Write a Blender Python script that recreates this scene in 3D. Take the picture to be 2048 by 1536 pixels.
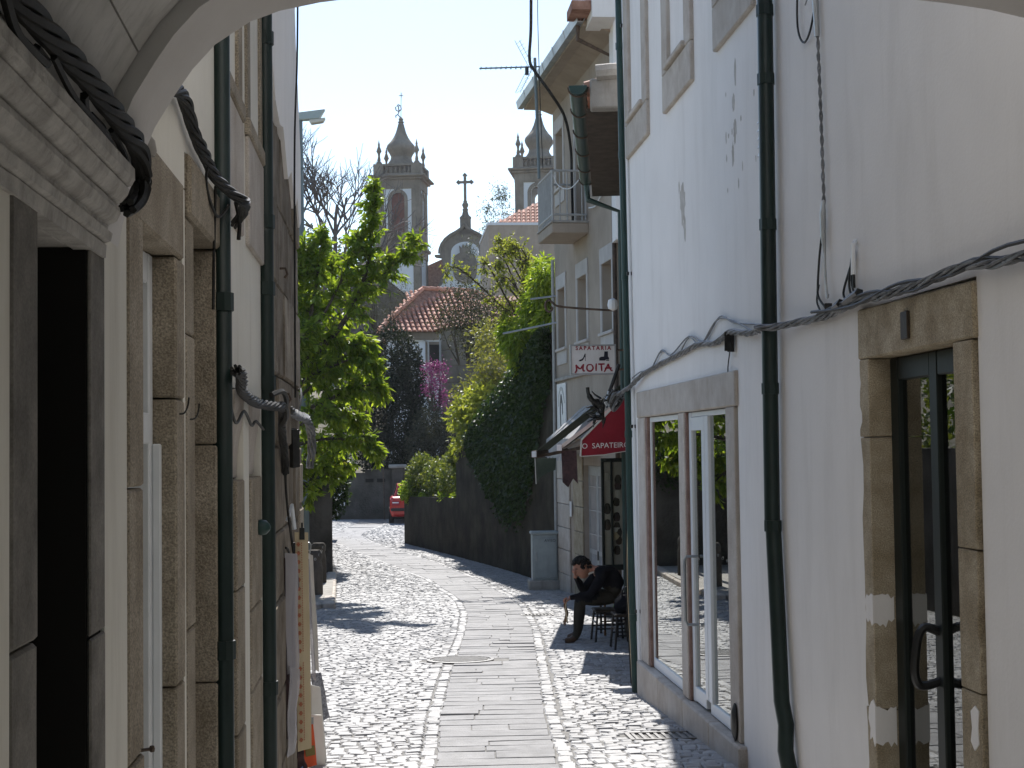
import bpy, bmesh, math, random
import numpy as np
from mathutils import Vector, Matrix
random.seed(7); rng = np.random.default_rng(11)
for o in list(bpy.data.objects): bpy.data.objects.remove(o)
SC = bpy.context.scene; COL = SC.collection
R = math.radians

# ------------------------------------------------------------------ camera, sky, sun, exposure
psi, th, rho = R(4.62), R(2.4), R(0.75)
cf = Vector((math.sin(psi)*math.cos(th), math.cos(psi)*math.cos(th), math.sin(th)))
r0 = Vector((math.cos(psi), -math.sin(psi), 0)); u0 = r0.cross(cf)
cr = r0*math.cos(rho) - u0*math.sin(rho); cu = u0*math.cos(rho) + r0*math.sin(rho)
cd = bpy.data.cameras.new('camera'); cam = bpy.data.objects.new('camera', cd); COL.objects.link(cam)
cd.sensor_width = 36; cd.lens = 3000/2048*36; cd.clip_start = 0.05; cd.clip_end = 3000
cam.matrix_world = Matrix(((cr.x, cu.x, -cf.x, 0), (cr.y, cu.y, -cf.y, 0), (cr.z, cu.z, -cf.z, 1.6), (0, 0, 0, 1)))
SC.camera = cam
SUN_EL, SUN_AZ = R(46), R(0.6)            # azimuth measured from +Y towards +X
w = bpy.data.worlds.new('World'); SC.world = w; w.use_nodes = True
nt = w.node_tree; bg = nt.nodes['Background']
sky = nt.nodes.new('ShaderNodeTexSky'); sky.sky_type = 'NISHITA'; sky.sun_disc = False
sky.sun_elevation = SUN_EL; sky.sun_rotation = SUN_AZ; sky.air_density = 1.0; sky.dust_density = 0.35; sky.ozone_density = 1.0
nt.links.new(sky.outputs[0], bg.inputs[0]); bg.inputs[1].default_value = 0.112
sd = bpy.data.lights.new('sun', 'SUN'); sun = bpy.data.objects.new('sun', sd); COL.objects.link(sun)
sd.energy = 4.6; sd.angle = R(0.53); sd.color = (1.0, 0.965, 0.92)
sdir = Vector((math.sin(SUN_AZ)*math.cos(SUN_EL), math.cos(SUN_AZ)*math.cos(SUN_EL), math.sin(SUN_EL)))
sun.rotation_euler = sdir.to_track_quat('Z', 'Y').to_euler(); sun.location = (0, 0, 60)
SC.view_settings.view_transform = 'Standard'; SC.view_settings.look = 'None'
SC.view_settings.exposure = 0.85; SC.view_settings.gamma = 1.0; SC.view_settings.use_curve_mapping = False
SC.cycles.max_bounces = 10; SC.cycles.diffuse_bounces = 5; SC.cycles.glossy_bounces = 4
SC.cycles.transparent_max_bounces = 16; SC.cycles.transmission_bounces = 4
SC.cycles.sample_clamp_indirect = 8

# ------------------------------------------------------------------ helpers
LOC = {}
def link(o, parent=None):
    COL.objects.link(o)
    if parent is not None:
        o.parent = parent
        L = LOC.get(parent.name, Vector((0, 0, 0)))
        o.matrix_parent_inverse = Matrix.Translation(-L)
    return o
def tag(o, label, cat, group=None):
    o['label'] = label; o['category'] = cat
    if group: o['group'] = group
    return o
def thing(name, label, cat, loc=(0, 0, 0), group=None):
    o = bpy.data.objects.new(name, None); o.empty_display_size = .1; COL.objects.link(o)
    o.location = loc; LOC[o.name] = Vector(loc)
    return tag(o, label, cat, group)
def struct(o): o['kind'] = 'structure'; return o
def stuff(o): o['kind'] = 'stuff'; return o

class MB:
    def __init__(s): s.v = []; s.f = []
    def add(s, vs, fs):
        n = len(s.v); s.v += [tuple(p) for p in vs]; s.f += [tuple(i+n for i in f) for f in fs]; return s
    def hexa(s, p):   # 8 points: bottom 4 ccw, top 4
        return s.add(p, [(3,2,1,0), (4,5,6,7), (0,1,5,4), (1,2,6,5), (2,3,7,6), (3,0,4,7)])
    def box(s, x0, x1, y0, y1, z0, z1):
        return s.hexa([(x0,y0,z0),(x1,y0,z0),(x1,y1,z0),(x0,y1,z0),(x0,y0,z1),(x1,y0,z1),(x1,y1,z1),(x0,y1,z1)])
    def obox(s, c, a, b, d):
        c, a, b, d = map(Vector, (c, a, b, d))
        return s.hexa([c-a-b-d, c+a-b-d, c+a+b-d, c-a+b-d, c-a-b+d, c+a-b+d, c+a+b+d, c-a+b+d])
    def prism(s, poly, ext):
        e = Vector(ext); n = len(poly); P = [Vector(p) for p in poly]
        return s.add(P+[p+e for p in P], [tuple(range(n))[::-1], tuple(range(n, 2*n))] + [(i, (i+1) % n, n+(i+1) % n, n+i) for i in range(n)])
    def tube(s, pts, r, n=8, cap=True):
        P = [Vector(p) for p in pts]; m = len(P)
        rr = r if hasattr(r, '__len__') else [r]*m
        base = len(s.v); up = None
        for i, p in enumerate(P):
            t = (P[min(i+1, m-1)] - P[max(i-1, 0)])
            t = t.normalized() if t.length > 1e-9 else Vector((0, 0, 1))
            if up is None:
                up = Vector((0, 0, 1)) if abs(t.z) < .9 else Vector((1, 0, 0))
            a = t.cross(up); a = a.normalized() if a.length > 1e-6 else Vector((1, 0, 0)); b = a.cross(t).normalized(); up = b
            for k in range(n):
                an = 2*math.pi*k/n; s.v.append(tuple(p + (a*math.cos(an) + b*math.sin(an))*rr[i]))
        for i in range(m-1):
            for k in range(n):
                s.f.append((base+i*n+k, base+i*n+(k+1) % n, base+(i+1)*n+(k+1) % n, base+(i+1)*n+k))
        if cap:
            s.f.append(tuple(base+k for k in range(n))[::-1]); s.f.append(tuple(base+(m-1)*n+k for k in range(n)))
        return s
    def lathe(s, prof, c=(0, 0, 0), n=12, rot=0, sq=1.0):
        base = len(s.v); m = len(prof)
        for (r, z) in prof:
            for k in range(n):
                an = rot + 2*math.pi*k/n; s.v.append((c[0]+r*math.cos(an), c[1]+r*math.sin(an)*sq, c[2]+z))
        for i in range(m-1):
            for k in range(n):
                s.f.append((base+i*n+k, base+i*n+(k+1) % n, base+(i+1)*n+(k+1) % n, base+(i+1)*n+k))
        s.f.append(tuple(base+k for k in range(n))[::-1]); s.f.append(tuple(base+(m-1)*n+k for k in range(n)))
        return s
    def xf(s, M):
        s.v = [tuple(M @ Vector(p)) for p in s.v]; return s
    def mesh(s, name, mat, bevel=0, smooth=False, seg=1, ang=None):
        me = bpy.data.meshes.new(name); me.from_pydata(s.v, [], s.f)
        bm = bmesh.new(); bm.from_mesh(me)
        bmesh.ops.recalc_face_normals(bm, faces=bm.faces)
        if bevel:
            ed = [e for e in bm.edges if len(e.link_faces) == 2 and e.calc_face_angle(0) > .5]
            bmesh.ops.bevel(bm, geom=ed, offset=bevel, segments=seg, affect='EDGES', profile=.6, clamp_overlap=True)
        if smooth:
            for f in bm.faces: f.smooth = True
            if ang is not None:
                for e in bm.edges:
                    if len(e.link_faces) == 2 and e.calc_face_angle(0) > ang: e.smooth = False
        bm.to_mesh(me); bm.free(); me.materials.append(mat); return me
    def build(s, name, mat, parent=None, bevel=0, smooth=False, seg=1, ang=.6):
        o = bpy.data.objects.new(name, s.mesh(name, mat, bevel, smooth, seg, ang)); return link(o, parent)
def box(name, mat, parent, x0, x1, y0, y1, z0, z1, bevel=0): return MB().box(x0, x1, y0, y1, z0, z1).build(name, mat, parent, bevel)
def lerp(a, b, t): return a + (b-a)*t
def itp(x, xs, ys): return float(np.interp(x, xs, ys))
def smooth_path(pts, n=8):
    P = [Vector(p) for p in pts]; out = []
    for i in range(len(P)-1):
        a, b, c, d = P[max(i-1, 0)], P[i], P[i+1], P[min(i+2, len(P)-1)]
        for k in range(n):
            t = k/n
            out.append(.5*((2*b) + (c-a)*t + (2*a-5*b+4*c-d)*t*t + (3*b-a-3*c+d)*t**3))
    return out + [P[-1]]
def twist(mb, path, rad, nstr, r, pitch, n=5, jit=.15):
    """a twisted bundle of cables along a path"""
    P = [Vector(p) for p in path]; L = [0]
    for i in range(1, len(P)): L.append(L[-1] + (P[i]-P[i-1]).length)
    for k in range(nstr):
        pts = []; ph0 = 2*math.pi*k/nstr; jr = random.uniform(1-jit, 1+jit)
        for i, p in enumerate(P):
            t = (P[min(i+1, len(P)-1)] - P[max(i-1, 0)]).normalized()
            a = t.cross(Vector((0, 0, 1))) if abs(t.z) < .95 else t.cross(Vector((1, 0, 0)))
            a.normalize(); b = a.cross(t); ph = ph0 + L[i]/pitch*2*math.pi
            pts.append(p + (a*math.cos(ph) + b*math.sin(ph))*rad*jr)
        mb.tube(pts, r, n)
    return mb
def gz(y):
    return itp(y, [-10, 0, 15, 19, 23, 28, 42, 56, 62, 75, 95, 165, 400, 1500], [.42, 0, -.64, -.79, -.93, -1.08, -1.1, -1.02, -.6, 1.0, 5, 10, 14, 10])
def text_mesh(body, size, mat, name, M, parent, depth=.004, spacing=1.0, shear=0, bold=0):
    cu_ = bpy.data.curves.new('t', 'FONT'); cu_.body = body; cu_.size = size; cu_.extrude = depth; cu_.space_character = spacing
    cu_.align_x = 'CENTER'; cu_.align_y = 'CENTER'; cu_.shear = shear; cu_.offset = bold; cu_.resolution_u = 3
    to = bpy.data.objects.new('t', cu_); COL.objects.link(to)
    dg = bpy.context.evaluated_depsgraph_get(); me = bpy.data.meshes.new_from_object(to.evaluated_get(dg))
    bpy.data.objects.remove(to); bpy.data.curves.remove(cu_)
    me.transform(M); me.materials.clear(); me.materials.append(mat); me.name = name
    return link(bpy.data.objects.new(name, me), parent)

# ------------------------------------------------------------------ materials
def nodes(name):
    m = bpy.data.materials.new(name); m.use_nodes = True
    return m, m.node_tree, m.node_tree.nodes['Principled BSDF']
def rgb(c): return (c[0], c[1], c[2], 1)
def mat(name, c1, c2=None, scale=4, rough=.8, bump=0., bscale=30, spec=.3, island=0., metal=0, stain=None, sscale=(1, 1, .15), samt=.5, detail=5, lo=.35, hi=.65, speck=0, spscale=120, bdist=.01):
    m, t, b = nodes(name); N = t.nodes.new; L = t.links.new
    b.inputs['Roughness'].default_value = rough; b.inputs['Metallic'].default_value = metal
    b.inputs['Specular IOR Level'].default_value = spec
    geo = N('ShaderNodeNewGeometry'); src = None
    if c2 is None and not (island or stain or speck): b.inputs['Base Color'].default_value = rgb(c1)
    else:
        if c2 is None: c2 = c1
        nz = N('ShaderNodeTexNoise'); nz.inputs['Scale'].default_value = scale; nz.inputs['Detail'].default_value = detail; nz.inputs['Roughness'].default_value = .62
        L(geo.outputs['Position'], nz.inputs['Vector'])
        rp = N('ShaderNodeValToRGB'); rp.color_ramp.elements[0].position = lo; rp.color_ramp.elements[1].position = hi
        rp.color_ramp.elements[0].color = rgb(c1); rp.color_ramp.elements[1].color = rgb(c2)
        L(nz.outputs[0], rp.inputs[0]); src = rp.outputs[0]
        if speck:
            n2 = N('ShaderNodeTexNoise'); n2.inputs['Scale'].default_value = spscale; n2.inputs['Detail'].default_value = 2
            L(geo.outputs['Position'], n2.inputs['Vector'])
            mr = N('ShaderNodeMapRange'); mr.inputs[1].default_value = .3; mr.inputs[2].default_value = .7; mr.inputs[3].default_value = 1-speck; mr.inputs[4].default_value = 1+speck
            L(n2.outputs[0], mr.inputs[0]); mx = N('ShaderNodeVectorMath'); mx.operation = 'SCALE'
            L(src, mx.inputs[0]); L(mr.outputs[0], mx.inputs['Scale']); src = mx.outputs[0]
        if stain is not None:
            mp = N('ShaderNodeMapping'); mp.inputs['Scale'].default_value = sscale; L(geo.outputs['Position'], mp.inputs[0])
            n3 = N('ShaderNodeTexNoise'); n3.inputs['Scale'].default_value = 3.2; n3.inputs['Detail'].default_value = 7; n3.inputs['Roughness'].default_value = .7
            L(mp.outputs[0], n3.inputs['Vector'])
            m3 = N('ShaderNodeMapRange'); m3.inputs[1].default_value = .5; m3.inputs[2].default_value = .75; m3.inputs[4].default_value = samt; L(n3.outputs[0], m3.inputs[0])
            mi = N('ShaderNodeMix'); mi.data_type = 'RGBA'; L(m3.outputs[0], mi.inputs['Factor']); L(src, mi.inputs['A']); mi.inputs['B'].default_value = rgb(stain); src = mi.outputs['Result']
        if island:
            mr = N('ShaderNodeMapRange'); mr.inputs[3].default_value = 1-island; mr.inputs[4].default_value = 1+island
            L(geo.outputs['Random Per Island'], mr.inputs[0])
            oi = N('ShaderNodeObjectInfo'); m2 = N('ShaderNodeMapRange'); m2.inputs[3].default_value = 1-island; m2.inputs[4].default_value = 1+island
            L(oi.outputs['Random'], m2.inputs[0])
            mm = N('ShaderNodeMath'); mm.operation = 'MULTIPLY'; L(mr.outputs[0], mm.inputs[0]); L(m2.outputs[0], mm.inputs[1])
            mx = N('ShaderNodeVectorMath'); mx.operation = 'SCALE'; L(src, mx.inputs[0]); L(mm.outputs[0], mx.inputs['Scale']); src = mx.outputs[0]
        L(src, b.inputs['Base Color'])
    if bump:
        nb = N('ShaderNodeTexNoise'); nb.inputs['Scale'].default_value = bscale; nb.inputs['Detail'].default_value = 6; L(geo.outputs['Position'], nb.inputs['Vector'])
        bp = N('ShaderNodeBump'); bp.inputs['Strength'].default_value = bump; bp.inputs['Distance'].default_value = bdist
        L(nb.outputs[0], bp.inputs['Height']); L(bp.outputs[0], b.inputs['Normal'])
    return m
def leafmat(name, c1, c2, trans=.45, tcol=None, rough=.45):
    m, t, b = nodes(name); N = t.nodes.new; L = t.links.new
    b.inputs['Roughness'].default_value = rough; b.inputs['Specular IOR Level'].default_value = .35
    geo = N('ShaderNodeNewGeometry'); rp = N('ShaderNodeValToRGB')
    rp.color_ramp.elements[0].color = rgb(c1); rp.color_ramp.elements[1].color = rgb(c2); L(geo.outputs['Random Per Island'], rp.inputs[0])
    L(rp.outputs[0], b.inputs['Base Color'])
    tr = N('ShaderNodeBsdfTranslucent'); sc = N('ShaderNodeVectorMath'); sc.operation = 'MULTIPLY'; L(rp.outputs[0], sc.inputs[0])
    sc.inputs[1].default_value = tcol or (1.5, 1.35, .5); L(sc.outputs[0], tr.inputs[0])
    mx = N('ShaderNodeMixShader'); mx.inputs[0].default_value = trans
    L(b.outputs[0], mx.inputs[1]); L(tr.outputs[0], mx.inputs[2]); L(mx.outputs[0], t.nodes['Material Output'].inputs[0])
    return m
def glassmat(name, tint=(.75, .8, .78), boost=1.0):
    m, t, b = nodes(name); N = t.nodes.new; L = t.links.new
    fr = N('ShaderNodeFresnel'); fr.inputs[0].default_value = 1.52
    mu = N('ShaderNodeMath'); mu.operation = 'MULTIPLY'; mu.use_clamp = True; mu.inputs[1].default_value = boost; L(fr.outputs[0], mu.inputs[0])
    tr = N('ShaderNodeBsdfTransparent'); tr.inputs[0].default_value = rgb(tint)
    gl = N('ShaderNodeBsdfGlossy'); gl.inputs['Roughness'].default_value = .006; gl.inputs[0].default_value = (.95, .97, .96, 1)
    mx = N('ShaderNodeMixShader'); L(mu.outputs[0], mx.inputs[0]); L(tr.outputs[0], mx.inputs[1]); L(gl.outputs[0], mx.inputs[2])
    L(mx.outputs[0], t.nodes['Material Output'].inputs[0]); return m

M = {}
M['white'] = mat('white_render', (.78, .755, .725), (.83, .805, .775), 1.2, .9, .12, 60, .15, stain=(.60, .57, .53), sscale=(1.2, 1.2, .2), samt=.35)
M['cream'] = mat('cream_render', (.68, .655, .58), (.74, .715, .64), 1.5, .9, .12, 70, .15, stain=(.36, .32, .25), sscale=(2, 2, .25), samt=.35)
M['granite'] = mat('tan_granite', (.225, .19, .14), (.34, .295, .23), 5, .85, .5, 160, .2, speck=.4, spscale=190, stain=(.12, .09, .055), sscale=(1.5, 1.5, .4), samt=.5, island=.1)
M['granite_pale'] = mat('pale_granite', (.40, .35, .30), (.50, .46, .41), 5, .85, .3, 130, .2, speck=.18, spscale=200, stain=(.26, .2, .15), sscale=(2, 2, .4), samt=.4, island=.06)
M['granite_gold'] = mat('golden_granite', (.27, .22, .145), (.41, .35, .255), 6, .85, .5, 160, .2, speck=.42, spscale=210, stain=(.17, .13, .08), sscale=(2, 2, .6), samt=.4, island=.06)
M['marble'] = mat('grey_vault_panel', (.40, .39, .365), (.56, .55, .525), 3.5, .75, .1, 40, .3, detail=9, lo=.38, hi=.6, stain=(.16, .15, .14), sscale=(2, 6, 2), samt=.6)
M['vault_ring'] = mat('arch_plaster', (.56, .54, .52), (.64, .62, .60), 2, .9, .1, 60, .15)
M['cornice'] = mat('grey_cornice_stone', (.33, .315, .29), (.50, .48, .445), 14, .85, .5, 90, .2, detail=8, stain=(.13, .12, .11), sscale=(3, 5, 3), samt=.55)
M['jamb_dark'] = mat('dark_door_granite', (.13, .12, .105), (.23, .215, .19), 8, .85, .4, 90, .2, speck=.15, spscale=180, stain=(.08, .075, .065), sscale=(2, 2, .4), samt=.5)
M['weathered'] = mat('weathered_stone', (.13, .105, .075), (.29, .245, .19), 4, .9, .8, 30, .15, detail=8, stain=(.07, .055, .038), sscale=(3, 3, .25), samt=.8, bdist=.02)
M['pipe'] = mat('dark_green_pipe', (.006, .016, .013), (.010, .024, .02), 6, .42, .05, 20, .4)
M['pipe2'] = mat('green_pipe', (.012, .040, .034), (.018, .052, .045), 6, .42, .05, 20, .4)
M['cable'] = mat('black_cable', (.010, .010, .009), (.026, .025, .022), 20, .55, .1, 40, .3)
M['cable_grey'] = mat('grey_cable', (.07, .072, .075), (.22, .225, .23), 12, .5, .15, 60, .4)
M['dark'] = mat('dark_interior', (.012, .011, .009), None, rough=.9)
M['eave_wood'] = mat('old_eave_boards', (.05, .04, .032), (.10, .08, .062), 8, .85, .3, 30)
M['dark_wood'] = mat('dark_wood', (.03, .021, .014), (.055, .04, .027), 8, .6, .2, 40)
M['white_paint'] = mat('white_paint', (.68, .70, .71), (.75, .77, .78), 6, .5, .05, 30, .4)
M['alu'] = mat('white_aluminium', (.70, .73, .75), None, rough=.35, spec=.5)
M['brownjamb'] = mat('brown_granite', (.16, .095, .075), (.27, .18, .15), 10, .7, .2, 160, .3, speck=.35, spscale=220)
M['doorgreen'] = mat('dark_green_paint', (.008, .012, .010), (.012, .018, .015), 5, .5, .05, 30, .3)
M['glass'] = glassmat('shop_glass', (.55, .6, .58), 1.7)
M['clear'] = glassmat('clear_glass', (.95, .97, .96), .8)
M['wglass'] = glassmat('window_glass', (.5, .55, .55), 1.5)
M['black'] = mat('black_plastic', (.010, .010, .010), None, rough=.35, spec=.5)
M['grey_metal'] = mat('grey_metal', (.32, .32, .31), (.40, .40, .39), 8, .5, .1, 40, .5)
M['galv'] = mat('galvanised_metal', (.30, .32, .33), (.42, .44, .45), 5, .45, .05, 40, .5, metal=.5)
M['rust'] = mat('rusty_metal', (.06, .045, .035), (.13, .09, .065), 12, .7, .3, 50, .3)
M['beige'] = mat('beige_render', (.33, .275, .22), (.40, .335, .27), 1.5, .9, .15, 60, .15, stain=(.20, .17, .145), sscale=(1.4, 1.4, .2), samt=.4)
M['beige_trim'] = mat('pale_stone_trim', (.44, .41, .38), (.52, .49, .46), 3, .85, .15, 60, .2, stain=(.32, .29, .26), sscale=(2, 2, .3), samt=.35)
M['tile'] = mat('terracotta_tile', (.50, .215, .14), (.68, .37, .27), 3, .8, .2, 30, .25, island=.16)
M['tile_old'] = mat('old_terracotta', (.20, .10, .07), (.38, .22, .16), 5, .85, .3, 30, .2, island=.2)
M['churchstone'] = mat('church_granite', (.165, .14, .11), (.275, .24, .195), .5, .9, .3, 3, .15, detail=8, stain=(.105, .09, .07), sscale=(.6, .6, .15), samt=.6)
M['churchwhite'] = mat('church_white', (.66, .69, .73), (.72, .75, .78), .3, .9, stain=(.5, .5, .48), sscale=(.4, .4, .1), samt=.3)
M['shutter_red'] = mat('red_brown_louvre', (.13, .05, .035), (.18, .07, .05), 3, .7)
M['retain'] = mat('mossy_retaining_render', (.020, .017, .012), (.062, .053, .038), 1.6, .95, .5, 25, .1, detail=8, stain=(.02, .026, .012), sscale=(1.6, 1.6, .2), samt=.8, bdist=.03)
M['gardenwall'] = mat('grey_garden_wall', (.06, .054, .046), (.125, .114, .10), 1.6, .95, .6, 18, .1, detail=8, stain=(.05, .05, .04), sscale=(1.6, 1.6, .3), samt=.6, bdist=.03)  # darkened so the colour itself carries the tree shade on the far wall
M['concrete'] = mat('concrete', (.28, .265, .24), (.38, .36, .33), 4, .9, .3, 50, .15, stain=(.15, .14, .12), sscale=(2, 2, .4), samt=.5)
M['cobble'] = mat('granite_cobble', (.275, .27, .267), (.36, .355, .35), 16, .62, .35, 90, .35, island=.16, speck=.14, spscale=160)
M['slab'] = mat('granite_slab', (.19, .187, .187), (.265, .26, .26), 6, .75, .5, 60, .25, island=.07, speck=.14, spscale=150, stain=(.2, .195, .19), sscale=(3, 3, 3), samt=.4)
M['bed'] = mat('dirt_joint', (.17, .165, .155), (.27, .26, .245), 9, .95, .4, 60, .1)
M['earth'] = mat('earth_ground', (.10, .09, .065), (.17, .15, .11), .6, .95, .3, 3, .1)
M['iron'] = mat('cast_iron', (.11, .105, .10), (.2, .19, .18), 20, .5, .3, 80, .5)
M['bark'] = mat('bark', (.05, .04, .03), (.11, .09, .07), 9, .9, .6, 30, .1)
M['twig'] = mat('grey_twig', (.09, .08, .075), (.15, .135, .125), 9, .9)
M['leaf_bright'] = leafmat('fresh_leaf', (.10, .185, .026), (.27, .36, .065), .6)
M['leaf_lime'] = leafmat('lime_leaf', (.16, .21, .05), (.30, .34, .09), .52)
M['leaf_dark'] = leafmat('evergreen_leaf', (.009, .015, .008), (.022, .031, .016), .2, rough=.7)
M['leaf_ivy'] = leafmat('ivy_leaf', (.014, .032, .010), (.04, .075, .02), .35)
M['leaf_olive'] = leafmat('olive_leaf', (.10, .12, .045), (.20, .21, .075), .45)
M['leaf_grey'] = leafmat('grey_leaf', (.035, .040, .030), (.075, .080, .060), .25, rough=.7)
M['leaf_hedge'] = leafmat('hedge_leaf', (.05, .085, .022), (.16, .19, .055), .45)
M['petal'] = leafmat('magenta_blossom', (.17, .04, .115), (.32, .10, .23), .35, (1.1, .8, 1.0))
M['far_leaf'] = leafmat('far_leaf', (.05, .065, .05), (.085, .105, .075), .3)
M['red_fabric'] = mat('red_awning_fabric', (.20, .012, .022), (.25, .018, .03), 5, .75, .1, 120, .15)
M['green_fabric'] = mat('faded_green_fabric', (.045, .06, .045), (.085, .10, .075), 3, .85, .2, 60, .1)
M['white_fabric'] = mat('off_white_fabric', (.52, .49, .44), (.62, .59, .54), 5, .85, .15, 60, .15)
M['grey_fabric'] = mat('grey_white_canvas', (.27, .265, .26), (.36, .355, .35), 4, .85, .15, 40, .15)
M['sign_white'] = mat('sign_white', (.66, .66, .65), (.74, .74, .73), 5, .5, .05, 20, .35, stain=(.45, .44, .40), sscale=(3, 3, 1), samt=.35)
M['ink_red'] = mat('sign_red', (.26, .018, .035), None, rough=.5)
M['ink_dark'] = mat('sign_navy', (.012, .014, .028), None, rough=.5)
M['ink_white'] = mat('lettering_white', (.72, .70, .68), None, rough=.7)
M['cabinet'] = mat('grey_cabinet_paint', (.25, .29, .29), (.32, .36, .36), 4, .55, .1, 40, .4, stain=(.18, .19, .18), sscale=(3, 3, .6), samt=.4)
M['car_red'] = mat('red_car_paint', (.40, .018, .014), None, rough=.25, spec=.6)
M['rubber'] = mat('tyre_rubber', (.014, .014, .014), None, rough=.8)
M['lamp_grey'] = mat('lamp_grey', (.36, .42, .40), (.42, .48, .46), 4, .45, .05, 40, .4)
M['pole'] = mat('grey_green_pole', (.12, .16, .175), (.17, .21, .22), 3, .5, .05, 40, .4)
M['lampglass'] = mat('lamp_lens', (.55, .56, .52), None, rough=.25, spec=.5)
M['linen'] = mat('cream_linen', (.50, .41, .26), (.56, .46, .30), 6, .85, .15, 200, .15)
M['linen_red'] = mat('red_embroidery', (.36, .13, .07), None, rough=.9)
M['paper_orange'] = mat('orange_print', (.62, .085, .022), (.68, .11, .03), 5, .6)
M['paper_olive'] = mat('olive_print', (.16, .12, .03), None, rough=.6)
M['paper_white'] = mat('white_card', (.62, .59, .53), (.68, .65, .6), 4, .7)
M['paper_blue'] = mat('blue_tag', (.10, .18, .42), (.15, .24, .5), 8, .5)
m_, t_, b_ = nodes('clear_film'); b_.inputs['Base Color'].default_value = (.42, .40, .41, 1); b_.inputs['Roughness'].default_value = .22; b_.inputs['Alpha'].default_value = .6; b_.inputs['Specular IOR Level'].default_value = .7; M['film'] = m_
M['fabric_dark'] = mat('dark_textile', (.035, .022, .024), (.09, .05, .05), 20, .9)
M['checker_grey'] = mat('grey_check_cloth', (.16, .16, .18), (.30, .30, .32), 60, .9, lo=.48, hi=.52)
M['jacket'] = mat('black_pullover', (.006, .0065, .009), (.011, .011, .014), 14, .95, .3, 90, .1)
M['trouser'] = mat('dark_trousers', (.028, .026, .020), (.045, .041, .032), 8, .9, .2, 60, .1)
M['skin'] = mat('skin', (.34, .165, .11), (.42, .21, .145), 20, .55, .1, 80, .3)
M['hair'] = mat('dark_curly_hair', (.008, .007, .006), (.022, .018, .015), 60, .75, .8, 90, .25)
M['shoe'] = mat('brown_shoe', (.045, .025, .014), (.075, .04, .022), 12, .5)
M['wood'] = mat('brown_wood', (.11, .05, .022), (.20, .10, .045), 10, .6, .15, 40)
M['bluegrey'] = mat('blue_glove', (.06, .13, .3), None, rough=.6)
M['green_lime'] = mat('lime_plastic', (.20, .55, .03), None, rough=.5)
# ------------------------------------------------------------------ ground and paving
def left_b(y):
    return -.57 if y < 9.75 else itp(y, [9.751, 9.9, 24.4, 24.41, 32, 45, 56], [-.58, -3.25, -3.25, -.97, -1.22, -1.95, -2.6])
def right_b(y):
    return itp(y, [0, 13.6, 13.7, 22.7, 28.2, 32.4, 37, 42.6, 42.7, 50, 56], [2.13, 2.13, 2.22, 3.54, 3.15, 2.55, 1.72, .62, 3.2, 3.6, 3.6])
XL = lambda y: itp(y, [-5, 4, 9.5, 11.6, 15.3, 19.4, 22.7, 25.2, 27.5, 30.7, 35, 40.9, 43.5, 46, 48.5, 51, 54], [.0, .08, .26, .35, .59, .92, 1.12, 1.15, 1.06, .75, -.06, -1.15, -1.6, -1.85, -1.75, -1.45, -1.2])
XR = lambda y: itp(y, [-5, 4, 9.4, 12, 15.5, 20, 24, 26.5, 28.5, 31, 35.3, 39.2, 44, 46.5, 48.5, 51, 54], [.78, .86, 1.02, 1.19, 1.48, 1.84, 2.02, 2.0, 1.88, 1.59, .98, .19, -.72, -.97, -.85, -.5, -.2])
mb = MB(); ys = [-400, -60, -10, 0, 5, 10, 15, 19, 23, 28, 35, 42, 49, 56, 62, 75, 95, 165, 400, 1500]; xs = [-700, -80, -12, -4, 0, 4, 12, 80, 700]
for y in ys:
    for x in xs: mb.v.append((x, y, gz(y)-.05))
for i in range(len(ys)-1):
    for j in range(len(xs)-1):
        a = i*len(xs)+j; mb.f.append((a, a+1, a+1+len(xs), a+len(xs)))
struct(mb.build('ground', M['earth']))
# street bed: the dirt that fills the joints
mb = MB(); ys = list(np.arange(-6, 56.01, .5))
for y in ys:
    mb.v += [(left_b(y)-.25, y, gz(y)+.0095), (right_b(y)+.3, y, gz(y)+.0095)]
for i in range(len(ys)-1): mb.f.append((2*i, 2*i+1, 2*i+3, 2*i+2))
pave = struct(mb.build('cobbled_street', M['bed']))
def stone(hw, hl, h=.02, bev=.012, jit=.006, seed=0, taper=1.0):
    """one paving stone: worn top, chamfer, sides, standing up to `h` above its centre"""
    rd = random.Random(seed); c = [(-hw, -hl), (hw, -hl), (hw, hl), (-hw, hl)]
    c = [(x+rd.uniform(-jit, jit), y+rd.uniform(-jit, jit)) for x, y in c]
    b = [(x, y, -.03) for x, y in c]; m = [(x, y, h-bev*.75) for x, y in c]
    t = [(x*(1-bev/hw), y*(1-bev/hl), h+rd.uniform(-.003, .003)) for x, y in c]
    return b+m+t, [(0, 1, 5, 4), (1, 2, 6, 5), (2, 3, 7, 6), (3, 0, 4, 7), (4, 5, 9, 8), (5, 6, 10, 9), (6, 7, 11, 10), (7, 4, 8, 11), (8, 9, 10, 11)]
holes = [(.71, 16.1, .40), (2.12, 22.2, .30), (1.86, 10.45, .30)]
cob = []
rd = random.Random(3)
def try_cob(x, y, hw, hl, a):
    if any((x-hx)**2 + (y-hy)**2*.9 < (hr+.02)**2 for hx, hy, hr in holes[:1]): return
    if any(abs(x-hx) < .26 and abs(y-hy) < .2 for hx, hy, hr in holes[1:]): return
    cob.append((x, y, hw, hl, a))
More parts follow.
